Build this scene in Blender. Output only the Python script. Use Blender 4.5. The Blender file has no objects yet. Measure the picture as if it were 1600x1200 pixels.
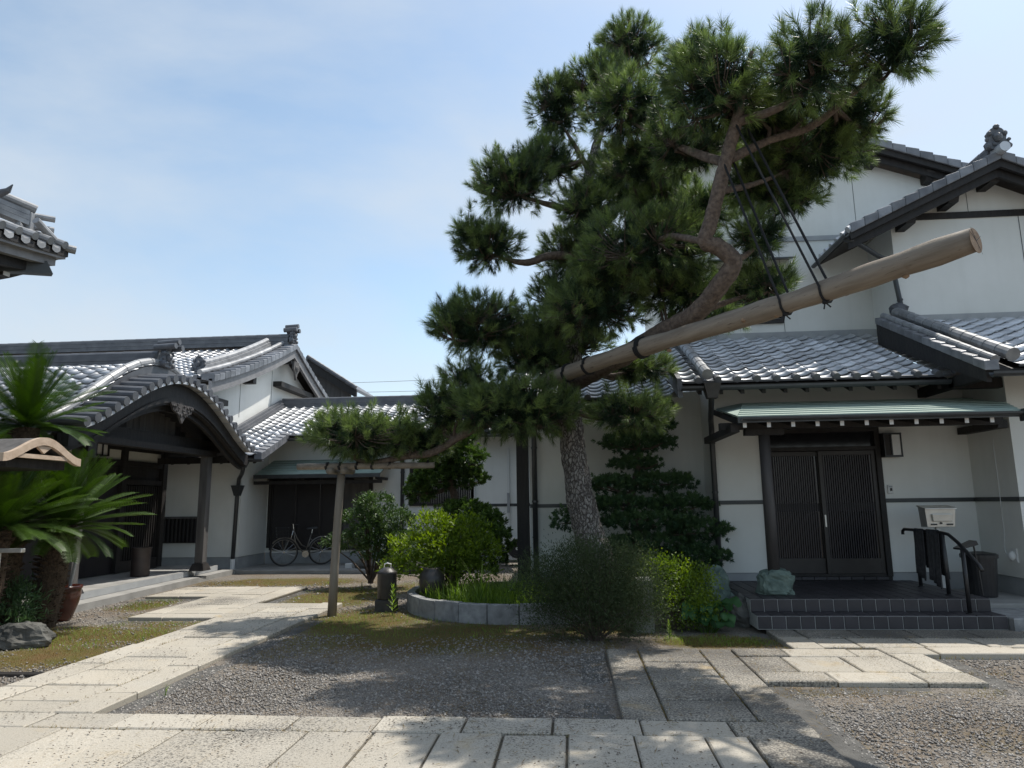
import bpy, math, random
import numpy as np
from mathutils import Vector, Matrix, noise as mnoise

rnd = random.Random(11)
rg = np.random.default_rng(11)
SC = bpy.context.scene
COL = SC.collection
R = math.radians

# ------------------------------------------------------------------ camera
CAM_LOC = Vector((0, 0, 1.5))
PITCH, YAW, ROLL = R(9.7), R(4.8), R(0.75)
fwd = Vector((-math.sin(YAW) * math.cos(PITCH), math.cos(YAW) * math.cos(PITCH), math.sin(PITCH)))
rgt = Vector((math.cos(YAW), math.sin(YAW), 0))
upv = rgt.cross(fwd)
cr = rgt * math.cos(ROLL) - upv * math.sin(ROLL)
cu = upv * math.cos(ROLL) + rgt * math.sin(ROLL)
cam = bpy.data.cameras.new('camera')
cam.sensor_width = 36
cam.lens = 36 * 1085 / 1600
cam.clip_end = 3000
camo = bpy.data.objects.new('camera', cam)
COL.objects.link(camo)
m = Matrix.Identity(4)
for i in range(3):
    m[i][0], m[i][1], m[i][2], m[i][3] = cr[i], cu[i], -fwd[i], CAM_LOC[i]
camo.matrix_world = m
SC.camera = camo

# ------------------------------------------------------------------ light
SUN_ELEV, SUN_AZ = R(63), R(45)          # the sun stands high behind the houses, to the right
world = bpy.data.worlds.new('World')
SC.world = world
world.use_nodes = True
wn, wl = world.node_tree.nodes, world.node_tree.links
wn.clear()
wout = wn.new('ShaderNodeOutputWorld')
bg = wn.new('ShaderNodeBackground')
sky = wn.new('ShaderNodeTexSky')
sky.sky_type = 'NISHITA'
sky.sun_disc = False
sky.sun_elevation = SUN_ELEV
sky.sun_rotation = SUN_AZ
sky.air_density = 1.0
sky.dust_density = 1.1
sky.ozone_density = 1.1
bg.inputs['Strength'].default_value = 0.125
tc = wn.new('ShaderNodeTexCoord')
mp = wn.new('ShaderNodeMapping')
mp.inputs['Scale'].default_value = (1.0, 1.2, 2.0)
mp.inputs['Rotation'].default_value = (0.1, 0.3, 0.4)
mp.inputs['Location'].default_value = (3.3, 1.1, 0)
n1 = wn.new('ShaderNodeTexNoise')
n1.inputs['Scale'].default_value = 1.5
n1.inputs['Detail'].default_value = 7
n1.inputs['Roughness'].default_value = 0.55
n1.inputs['Distortion'].default_value = 0.25
rp = wn.new('ShaderNodeValToRGB')
rp.color_ramp.elements[0].position = 0.40
rp.color_ramp.elements[0].color = (0, 0, 0, 1)
rp.color_ramp.elements[1].position = 0.67
rp.color_ramp.elements[1].color = (0.82, 0.82, 0.82, 1)
mx = wn.new('ShaderNodeMix')
mx.data_type = 'RGBA'
mx.inputs['B'].default_value = (3.7, 4.05, 4.4, 1)
wl.new(tc.outputs['Generated'], mp.inputs['Vector'])
wl.new(mp.outputs['Vector'], n1.inputs['Vector'])
wl.new(n1.outputs['Fac'], rp.inputs['Fac'])
wl.new(rp.outputs['Color'], mx.inputs['Factor'])
hsk = wn.new('ShaderNodeHueSaturation')
hsk.inputs['Hue'].default_value = 0.487
hsk.inputs['Saturation'].default_value = 0.88
wl.new(sky.outputs['Color'], hsk.inputs['Color'])
wl.new(hsk.outputs['Color'], mx.inputs['A'])
wl.new(mx.outputs['Result'], bg.inputs['Color'])
wl.new(bg.outputs['Background'], wout.inputs['Surface'])

sl = bpy.data.lights.new('sun', 'SUN')
sl.energy = 3.2
sl.angle = R(0.53)
sl.color = (1.0, 0.95, 0.87)
so = bpy.data.objects.new('sun', sl)
COL.objects.link(so)
sd = Vector((math.sin(SUN_AZ) * math.cos(SUN_ELEV), math.cos(SUN_AZ) * math.cos(SUN_ELEV), math.sin(SUN_ELEV)))
so.rotation_euler = sd.to_track_quat('Z', 'Y').to_euler()
so.location = (18, 16, 40)

SC.view_settings.view_transform = 'Standard'
SC.view_settings.look = 'None'
SC.view_settings.gamma = 1
SC.view_settings.exposure = 0.63
SC.view_settings.use_curve_mapping = False
SC.cycles.max_bounces = 6
SC.cycles.diffuse_bounces = 3
SC.cycles.transparent_max_bounces = 4


# ------------------------------------------------------------------ materials
def hexmat(name):
    mt = bpy.data.materials.new(name)
    mt.use_nodes = True
    nt = mt.node_tree
    return mt, nt.nodes, nt.links, nt.nodes['Principled BSDF']


def mixc(N, L, fac, a, b):
    x = N.new('ShaderNodeMix')
    x.data_type = 'RGBA'
    for sock, val in (('Factor', fac), ('A', a), ('B', b)):
        if hasattr(val, 'default_value') or hasattr(val, 'links'):
            L.new(val, x.inputs[sock])
        elif sock == 'Factor':
            x.inputs[sock].default_value = val
        else:
            x.inputs[sock].default_value = (*val, 1)
    return x.outputs['Result']


def ntex(N, L, scale, detail=4, vec=None, dist=0.0, rough=0.5, stretch=None):
    t = N.new('ShaderNodeTexNoise')
    t.inputs['Scale'].default_value = scale
    t.inputs['Detail'].default_value = detail
    t.inputs['Roughness'].default_value = rough
    t.inputs['Distortion'].default_value = dist
    if stretch:
        mpn = N.new('ShaderNodeMapping')
        mpn.inputs['Scale'].default_value = stretch
        L.new(vec, mpn.inputs['Vector'])
        vec = mpn.outputs['Vector']
    if vec:
        L.new(vec, t.inputs['Vector'])
    return t.outputs['Fac']


def ramp(N, L, fac, p0, p1, c0=(0, 0, 0), c1=(1, 1, 1)):
    r = N.new('ShaderNodeValToRGB')
    r.color_ramp.elements[0].position = p0
    r.color_ramp.elements[1].position = p1
    r.color_ramp.elements[0].color = (*c0, 1)
    r.color_ramp.elements[1].color = (*c1, 1)
    L.new(fac, r.inputs['Fac'])
    return r.outputs['Color']


def bump(N, L, bs, height, strength, dist=0.02):
    b = N.new('ShaderNodeBump')
    b.inputs['Strength'].default_value = strength
    b.inputs['Distance'].default_value = dist
    L.new(height, b.inputs['Height'])
    L.new(b.outputs['Normal'], bs.inputs['Normal'])


def simple(name, c1, c2=None, scale=6.0, rough=0.7, bs=None, metal=0.0, spec=0.5, stretch=None, objrand=0.0, rr=0.0, detail=5):
    """two tones mixed by world-space noise, optional bump (scale, strength) and per-object brightness"""
    mt, N, L, B = hexmat(name)
    geo = N.new('ShaderNodeNewGeometry')
    pos = geo.outputs['Position']
    f = ntex(N, L, scale, detail, pos, stretch=stretch)
    f = ramp(N, L, f, 0.3, 0.7)
    col = mixc(N, L, f, c1, c2 or c1)
    if objrand:
        oi = N.new('ShaderNodeObjectInfo')
        hsv = N.new('ShaderNodeHueSaturation')
        mr = N.new('ShaderNodeMapRange')
        mr.inputs['To Min'].default_value = 1 - objrand
        mr.inputs['To Max'].default_value = 1 + objrand
        L.new(oi.outputs['Random'], mr.inputs['Value'])
        L.new(mr.outputs['Result'], hsv.inputs['Value'])
        L.new(col, hsv.inputs['Color'])
        col = hsv.outputs['Color']
    L.new(col, B.inputs['Base Color'])
    B.inputs['Roughness'].default_value = rough
    B.inputs['Metallic'].default_value = metal
    B.inputs['Specular IOR Level'].default_value = spec
    if rr:
        mr2 = N.new('ShaderNodeMapRange')
        mr2.inputs['To Min'].default_value = rough - rr
        mr2.inputs['To Max'].default_value = rough + rr
        L.new(ntex(N, L, scale * 2.3, 3, pos), mr2.inputs['Value'])
        L.new(mr2.outputs['Result'], B.inputs['Roughness'])
    if bs:
        bump(N, L, B, ntex(N, L, bs[0], 6, pos, stretch=stretch), bs[1])
    return mt


def leafmat(name, dark, light, trans=0.3, rough=0.5, spec=0.4):
    mt, N, L, B = hexmat(name)
    at = N.new('ShaderNodeAttribute')
    at.attribute_name = 'tint'
    col = mixc(N, L, at.outputs['Fac'], dark, light)
    L.new(col, B.inputs['Base Color'])
    B.inputs['Roughness'].default_value = rough
    B.inputs['Specular IOR Level'].default_value = spec
    tr = N.new('ShaderNodeBsdfTranslucent')
    hs = N.new('ShaderNodeHueSaturation')
    hs.inputs['Value'].default_value = 1.5
    hs.inputs['Saturation'].default_value = 1.15
    L.new(col, hs.inputs['Color'])
    L.new(hs.outputs['Color'], tr.inputs['Color'])
    ms = N.new('ShaderNodeMixShader')
    ms.inputs['Fac'].default_value = trans
    L.new(B.outputs['BSDF'], ms.inputs[1])
    L.new(tr.outputs['BSDF'], ms.inputs[2])
    L.new(ms.outputs['Shader'], N['Material Output'].inputs['Surface'])
    return mt


M = {}


def plaster(name, c1, c2):
    mt, N, L, B = hexmat(name)
    geo = N.new('ShaderNodeNewGeometry')
    pos = geo.outputs['Position']
    f1 = ramp(N, L, ntex(N, L, 0.9, 6, pos, rough=0.6), 0.3, 0.75)
    f2 = ramp(N, L, ntex(N, L, 3.0, 5, pos, stretch=(2.2, 2.2, 0.12)), 0.5, 0.9, (0, 0, 0), (0.18, 0.18, 0.18))
    c = mixc(N, L, f1, c1, c2)
    c = mixc(N, L, f2, c, (c1[0] * 0.72, c1[1] * 0.72, c1[2] * 0.7))
    L.new(c, B.inputs['Base Color'])
    B.inputs['Roughness'].default_value = 0.85
    bump(N, L, B, ntex(N, L, 160, 3, pos), 0.12, 0.004)
    return mt


M['plaster'] = plaster('plaster', (0.69, 0.69, 0.645), (0.80, 0.80, 0.765))
M['plinth'] = simple('plinth', (0.30, 0.31, 0.32), (0.40, 0.41, 0.41), 3, 0.9, (60, 0.3))
M['belt'] = simple('belt', (0.035, 0.04, 0.042), (0.055, 0.06, 0.06), 5, 0.45)
M['wood'] = simple('dark_wood', (0.010, 0.0085, 0.008), (0.024, 0.020, 0.018), 14, 0.65, (40, 0.25), stretch=(1, 1, 0.12), rr=0.12)
M['woodgrey'] = simple('grey_wood', (0.06, 0.056, 0.055), (0.125, 0.118, 0.112), 9, 0.75, (30, 0.3), stretch=(1, 1, 0.15))
M['postwood'] = simple('canopy_post', (0.035, 0.031, 0.031), (0.085, 0.078, 0.076), 9, 0.7, (30, 0.3), stretch=(1, 1, 0.12))
M['barge'] = simple('barge_board', (0.19, 0.185, 0.19), (0.27, 0.265, 0.265), 5, 0.6, (25, 0.2))
def logmat():
    mt, N, L, B = hexmat('weathered_log')
    geo = N.new('ShaderNodeNewGeometry')
    m1 = N.new('ShaderNodeMapping')
    m1.inputs['Rotation'].default_value = (0, R(7), R(50.4))
    L.new(geo.outputs['Position'], m1.inputs['Vector'])
    m2 = N.new('ShaderNodeMapping')
    m2.inputs['Scale'].default_value = (0.16, 1.6, 1.6)
    L.new(m1.outputs['Vector'], m2.inputs['Vector'])
    v = m2.outputs['Vector']
    f = ramp(N, L, ntex(N, L, 7, 6, v, rough=0.6), 0.3, 0.7)
    c = mixc(N, L, f, (0.165, 0.13, 0.098), (0.31, 0.262, 0.208))
    g = ramp(N, L, ntex(N, L, 34, 4, v, rough=0.7, dist=0.4), 0.60, 0.70)
    c = mixc(N, L, g, c, (0.10, 0.075, 0.055))
    k = ramp(N, L, ntex(N, L, 3.2, 3, geo.outputs['Position']), 0.66, 0.74)
    c = mixc(N, L, k, c, (0.16, 0.11, 0.075))
    L.new(c, B.inputs['Base Color'])
    B.inputs['Roughness'].default_value = 0.75
    bump(N, L, B, ntex(N, L, 34, 4, v, rough=0.7, dist=0.4), 0.4, 0.01)
    return mt


M['log'] = logmat()
M['post'] = simple('weathered_post', (0.17, 0.14, 0.11), (0.28, 0.24, 0.19), 10, 0.8, (40, 0.35), stretch=(1, 1, 0.12))
M['log_end'] = simple('sawn_end', (0.20, 0.13, 0.08), (0.33, 0.23, 0.15), 18, 0.85, (60, 0.4))
M['rope'] = simple('rope', (0.008, 0.008, 0.009), (0.02, 0.02, 0.022), 60, 0.8, (300, 0.5))
M['pipe'] = simple('pipe', (0.035, 0.037, 0.04), (0.055, 0.058, 0.06), 6, 0.35, rr=0.1)
M['glass'] = simple('dark_glass', (0.008, 0.009, 0.011), (0.012, 0.012, 0.014), 3, 0.12, spec=0.6)
M['shutter'] = simple('shutter', (0.014, 0.012, 0.014), (0.021, 0.018, 0.02), 4, 0.45, rr=0.08)
M['white'] = simple('white_paint', (0.72, 0.72, 0.72), (0.8, 0.8, 0.8), 20, 0.5)
M['steel'] = simple('steel', (0.55, 0.54, 0.50), (0.66, 0.65, 0.61), 9, 0.38, metal=0.75, rr=0.1)
M['black'] = simple('black_paint', (0.014, 0.014, 0.016), (0.024, 0.024, 0.026), 10, 0.4)
M['cloth'] = simple('grey_cloth', (0.035, 0.036, 0.04), (0.065, 0.066, 0.07), 22, 0.95, (160, 0.4))
M['chrome'] = simple('chrome', (0.6, 0.6, 0.6), (0.7, 0.7, 0.7), 9, 0.25, metal=1.0)
M['bikeframe'] = simple('bike_frame', (0.16, 0.145, 0.13), (0.21, 0.19, 0.17), 9, 0.35, metal=0.6)
M['steptile'] = simple('step_tile', (0.030, 0.027, 0.031), (0.047, 0.043, 0.048), 5, 0.5, (90, 0.15), objrand=0.22, rr=0.1)
M['grout'] = simple('grout', (0.36, 0.36, 0.35), (0.46, 0.46, 0.44), 30, 0.95)
M['concrete'] = simple('concrete', (0.24, 0.235, 0.22), (0.36, 0.35, 0.33), 2.5, 0.9, (50, 0.35), rr=0.05)
M['kerb'] = simple('kerb_concrete', (0.06, 0.058, 0.053), (0.125, 0.12, 0.11), 7, 0.95, (70, 0.6))
M['planter'] = simple('planter_block', (0.20, 0.20, 0.20), (0.36, 0.36, 0.355), 9, 0.9, (70, 0.5), objrand=0.12)
M['greenstone'] = simple('green_stone', (0.065, 0.10, 0.088), (0.19, 0.25, 0.215), 6, 0.8, (14, 1.0), detail=10)
M['rock'] = simple('rock', (0.055, 0.055, 0.05), (0.16, 0.155, 0.14), 5, 0.9, (18, 0.9), detail=9)
M['redglaze'] = simple('red_glaze', (0.028, 0.008, 0.006), (0.085, 0.022, 0.013), 5, 0.2, rr=0.06)
M['browncan'] = simple('brown_can', (0.035, 0.026, 0.024), (0.06, 0.045, 0.04), 6, 0.5, (50, 0.15))
M['castiron'] = simple('cast_iron', (0.022, 0.02, 0.02), (0.05, 0.045, 0.042), 9, 0.42, (60, 0.2), rr=0.12)
M['jar'] = simple('glazed_jar', (0.03, 0.026, 0.023), (0.065, 0.057, 0.05), 7, 0.38, rr=0.1)
M['pale_wood'] = simple('pale_trim', (0.44, 0.33, 0.24), (0.56, 0.44, 0.34), 12, 0.65, (40, 0.2))
M['acwhite'] = simple('ac_white', (0.62, 0.62, 0.60), (0.68, 0.68, 0.66), 4, 0.5)
M['cream'] = simple('cream_band', (0.58, 0.57, 0.50), (0.66, 0.65, 0.58), 4, 0.8)


def tilemat():
    mt, N, L, B = hexmat('roof_tile')
    geo = N.new('ShaderNodeNewGeometry')
    pos = geo.outputs['Position']
    oi = N.new('ShaderNodeObjectInfo')
    f = ramp(N, L, ntex(N, L, 3.5, 6, pos, rough=0.65), 0.3, 0.75)
    c = mixc(N, L, f, (0.52, 0.53, 0.55), (0.68, 0.69, 0.71))
    sp = ramp(N, L, ntex(N, L, 45, 4, pos), 0.62, 0.75)
    c = mixc(N, L, sp, c, (0.68, 0.68, 0.66))
    hsv = N.new('ShaderNodeHueSaturation')
    mr = N.new('ShaderNodeMapRange')
    mr.inputs['To Min'].default_value = 0.74
    mr.inputs['To Max'].default_value = 1.16
    L.new(oi.outputs['Random'], mr.inputs['Value'])
    L.new(mr.outputs['Result'], hsv.inputs['Value'])
    L.new(c, hsv.inputs['Color'])
    L.new(hsv.outputs['Color'], B.inputs['Base Color'])
    m2 = N.new('ShaderNodeMapRange')
    m2.inputs['To Min'].default_value = 0.40
    m2.inputs['To Max'].default_value = 0.60
    L.new(ntex(N, L, 8, 4, pos), m2.inputs['Value'])
    L.new(m2.outputs['Result'], B.inputs['Roughness'])
    B.inputs['Specular IOR Level'].default_value = 0.75
    B.inputs['Metallic'].default_value = 0.5
    bump(N, L, B, ntex(N, L, 120, 4, pos), 0.12, 0.004)
    return mt


M['tile'] = tilemat()
M['halltile'] = simple('hall_tile', (0.20, 0.205, 0.215), (0.36, 0.365, 0.37), 6, 0.5, (80, 0.15), objrand=0.2, rr=0.1, metal=0.2)
M['vergetile'] = simple('verge_tile', (0.13, 0.135, 0.15), (0.26, 0.265, 0.28), 5, 0.45, (80, 0.15), objrand=0.3, rr=0.1, metal=0.2)
M['tiledark'] = simple('ridge_tile', (0.075, 0.08, 0.092), (0.135, 0.14, 0.152), 4, 0.5, (80, 0.15), objrand=0.15, rr=0.1)


def coppermat():
    mt, N, L, B = hexmat('copper_patina')
    geo = N.new('ShaderNodeNewGeometry')
    pos = geo.outputs['Position']
    f = ramp(N, L, ntex(N, L, 2.4, 6, pos, stretch=(1, 3, 1)), 0.3, 0.72)
    c = mixc(N, L, f, (0.24, 0.32, 0.275), (0.38, 0.455, 0.405))
    g = ramp(N, L, ntex(N, L, 9, 5, pos, stretch=(0.35, 2.5, 1)), 0.6, 0.8)
    c = mixc(N, L, g, c, (0.10, 0.13, 0.11))
    L.new(c, B.inputs['Base Color'])
    B.inputs['Roughness'].default_value = 0.6
    return mt


M['copper'] = coppermat()


def granite(name='granite_slab', lich=(0.82, 0.93)):
    mt, N, L, B = hexmat(name)
    geo = N.new('ShaderNodeNewGeometry')
    pos = geo.outputs['Position']
    oi = N.new('ShaderNodeObjectInfo')
    fa = ramp(N, L, ntex(N, L, 1.3, 6, pos, rough=0.65), 0.3, 0.72)
    c = mixc(N, L, fa, (0.395, 0.345, 0.265), (0.36, 0.335, 0.29))
    sp = ramp(N, L, ntex(N, L, 120, 3, pos), 0.42, 0.60)
    c = mixc(N, L, sp, c, (0.46, 0.425, 0.36))
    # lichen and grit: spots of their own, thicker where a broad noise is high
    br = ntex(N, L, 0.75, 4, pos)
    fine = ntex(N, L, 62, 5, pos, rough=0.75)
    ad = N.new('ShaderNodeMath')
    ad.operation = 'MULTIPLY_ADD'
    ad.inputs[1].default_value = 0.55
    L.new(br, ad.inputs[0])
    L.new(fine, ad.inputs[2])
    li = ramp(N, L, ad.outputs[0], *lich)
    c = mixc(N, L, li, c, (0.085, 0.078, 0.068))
    st = ramp(N, L, ntex(N, L, 2.1, 5, pos, dist=0.5), 0.62, 0.78, (0, 0, 0), (0.55, 0.55, 0.55))
    c = mixc(N, L, st, c, (0.50, 0.36, 0.17))
    hsv = N.new('ShaderNodeHueSaturation')
    mr = N.new('ShaderNodeMapRange')
    mr.inputs['To Min'].default_value = 0.86
    mr.inputs['To Max'].default_value = 1.1
    L.new(oi.outputs['Random'], mr.inputs['Value'])
    L.new(mr.outputs['Result'], hsv.inputs['Value'])
    L.new(c, hsv.inputs['Color'])
    L.new(hsv.outputs['Color'], B.inputs['Base Color'])
    B.inputs['Roughness'].default_value = 0.8
    bump(N, L, B, fine, 0.35, 0.006)
    return mt


M['granite'] = granite()
M['granite_lichen'] = granite('lichen_slab', (0.63, 0.83))  # heavier black lichen, with the shade over these slabs put into the colour


def groundmat():
    mt, N, L, B = hexmat('ground')
    geo = N.new('ShaderNodeNewGeometry')
    pos = geo.outputs['Position']
    vo = N.new('ShaderNodeTexVoronoi')
    vo.inputs['Scale'].default_value = 75
    L.new(pos, vo.inputs['Vector'])
    sep = N.new('ShaderNodeSeparateColor')
    L.new(vo.outputs['Color'], sep.inputs['Color'])
    g = mixc(N, L, sep.outputs[0], (0.115, 0.104, 0.093), (0.33, 0.305, 0.27))
    br = ramp(N, L, ntex(N, L, 0.9, 5, pos), 0.35, 0.7)
    g = mixc(N, L, br, g, (0.19, 0.15, 0.11))
    mo = ramp(N, L, ntex(N, L, 3.1, 6, pos, rough=0.65), 0.35, 0.66)
    ms_ = mixc(N, L, mo, (0.15, 0.10, 0.045), (0.115, 0.115, 0.035))
    at = N.new('ShaderNodeAttribute')
    at.attribute_name = 'moss'
    ad = N.new('ShaderNodeMath')
    ad.operation = 'MULTIPLY_ADD'
    ad.inputs[1].default_value = 0.7
    L.new(ntex(N, L, 14, 6, pos, rough=0.7), ad.inputs[0])
    L.new(at.outputs['Fac'], ad.inputs[2])
    fac = ramp(N, L, ad.outputs[0], 0.66, 0.92)
    c = mixc(N, L, fac, g, ms_)
    L.new(c, B.inputs['Base Color'])
    B.inputs['Roughness'].default_value = 0.95
    B.inputs['Specular IOR Level'].default_value = 0.2
    bump(N, L, B, vo.outputs['Distance'], 0.8, 0.02)
    return mt


M['ground'] = groundmat()


def barkmat():
    mt, N, L, B = hexmat('pine_bark')
    geo = N.new('ShaderNodeNewGeometry')
    pos = geo.outputs['Position']
    nz = N.new('ShaderNodeTexNoise')
    nz.inputs['Scale'].default_value = 9
    nz.inputs['Detail'].default_value = 4
    L.new(pos, nz.inputs['Vector'])
    va = N.new('ShaderNodeVectorMath')
    va.operation = 'MULTIPLY_ADD'
    va.inputs[1].default_value = (0.11, 0.11, 0.16)
    L.new(nz.outputs['Color'], va.inputs[0])
    L.new(pos, va.inputs[2])
    mpn = N.new('ShaderNodeMapping')
    mpn.inputs['Scale'].default_value = (1, 1, 0.42)
    L.new(va.outputs['Vector'], mpn.inputs['Vector'])
    vo = N.new('ShaderNodeTexVoronoi')
    vo.feature = 'DISTANCE_TO_EDGE'
    vo.inputs['Scale'].default_value = 27
    L.new(mpn.outputs['Vector'], vo.inputs['Vector'])
    vc = N.new('ShaderNodeTexVoronoi')
    vc.inputs['Scale'].default_value = 27
    L.new(mpn.outputs['Vector'], vc.inputs['Vector'])
    sp = N.new('ShaderNodeSeparateColor')
    L.new(vc.outputs['Color'], sp.inputs['Color'])
    e = ramp(N, L, vo.outputs['Distance'], 0.0, 0.22)
    f = ramp(N, L, ntex(N, L, 60, 5, pos, rough=0.7), 0.3, 0.75)
    c = mixc(N, L, sp.outputs[0], (0.13, 0.112, 0.10), (0.29, 0.27, 0.245))
    c = mixc(N, L, f, c, (0.36, 0.335, 0.305))
    c = mixc(N, L, e, (0.040, 0.031, 0.026), c)
    L.new(c, B.inputs['Base Color'])
    B.inputs['Roughness'].default_value = 0.9
    ad = N.new('ShaderNodeMath')
    ad.operation = 'MULTIPLY_ADD'
    ad.inputs[1].default_value = 0.35
    L.new(f, ad.inputs[0])
    L.new(e, ad.inputs[2])
    bump(N, L, B, ad.outputs[0], 0.8, 0.02)
    return mt


M['bark'] = barkmat()
M['limbbark'] = simple('limb_bark', (0.075, 0.055, 0.045), (0.19, 0.145, 0.115), 22, 0.9, (55, 0.9), detail=8)
M['twig'] = simple('twig', (0.06, 0.042, 0.032), (0.12, 0.09, 0.07), 14, 0.9, (60, 0.5))
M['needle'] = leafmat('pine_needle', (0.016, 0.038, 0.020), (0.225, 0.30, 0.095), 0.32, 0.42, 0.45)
M['needle_old'] = leafmat('shaded_needle', (0.020, 0.045, 0.016), (0.07, 0.12, 0.035), 0.2, 0.5, 0.35)
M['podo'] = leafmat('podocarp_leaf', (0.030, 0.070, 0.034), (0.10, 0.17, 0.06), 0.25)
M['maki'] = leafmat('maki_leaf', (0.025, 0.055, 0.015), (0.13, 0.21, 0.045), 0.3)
M['darkleaf'] = leafmat('camellia_leaf', (0.022, 0.052, 0.015), (0.11, 0.175, 0.05), 0.22, 0.5, 0.4)
M['lime'] = leafmat('lime_leaf', (0.055, 0.105, 0.014), (0.25, 0.335, 0.045), 0.42)
M['greyleaf'] = leafmat('grey_leaf', (0.026, 0.042, 0.018), (0.095, 0.125, 0.055), 0.22, 0.65, 0.2)
M['grass'] = leafmat('grass_blade', (0.07, 0.13, 0.02), (0.25, 0.36, 0.06), 0.42)
M['dry'] = leafmat('dry_moss', (0.20, 0.12, 0.05), (0.22, 0.205, 0.06), 0.3, 0.8, 0.2)
M['cycad'] = leafmat('cycad_leaflet', (0.009, 0.028, 0.006), (0.060, 0.115, 0.013), 0.18, 0.45, 0.35)
M['butter'] = leafmat('butterbur_leaf', (0.03, 0.085, 0.03), (0.08, 0.19, 0.06), 0.35)
M['fibre'] = simple('cycad_fibre', (0.035, 0.022, 0.014), (0.11, 0.075, 0.05), 30, 0.95, (70, 0.9))
mt, N, L, B = hexmat('pebble')
at = N.new('ShaderNodeAttribute')
at.attribute_name = 'tint'
c = mixc(N, L, at.outputs['Fac'], (0.12, 0.107, 0.096), (0.43, 0.40, 0.36))
L.new(c, B.inputs['Base Color'])
B.inputs['Roughness'].default_value = 0.75
M['pebble'] = mt


# ------------------------------------------------------------------ building helpers
def origin(p):
    v = Vector((0, 0, 0))
    while p is not None:
        v += p.location
        p = p.parent
    return v


def tag(o, label=None, cat=None, group=None, kind=None):
    if label:
        o['label'] = label
    if cat:
        o['category'] = cat
    if group:
        o['group'] = group
    if kind:
        o['kind'] = kind
    return o


def thing(name, label, cat, loc=(0, 0, 0), group=None):
    o = bpy.data.objects.new(name, None)
    o.empty_display_size = 0.2
    COL.objects.link(o)
    o.location = loc
    return tag(o, label, cat, group)


def link_mesh(name, me, parent=None, loc=(0, 0, 0)):
    o = bpy.data.objects.new(name, me)
    COL.objects.link(o)
    o.parent = parent
    o.location = loc
    return o


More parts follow.
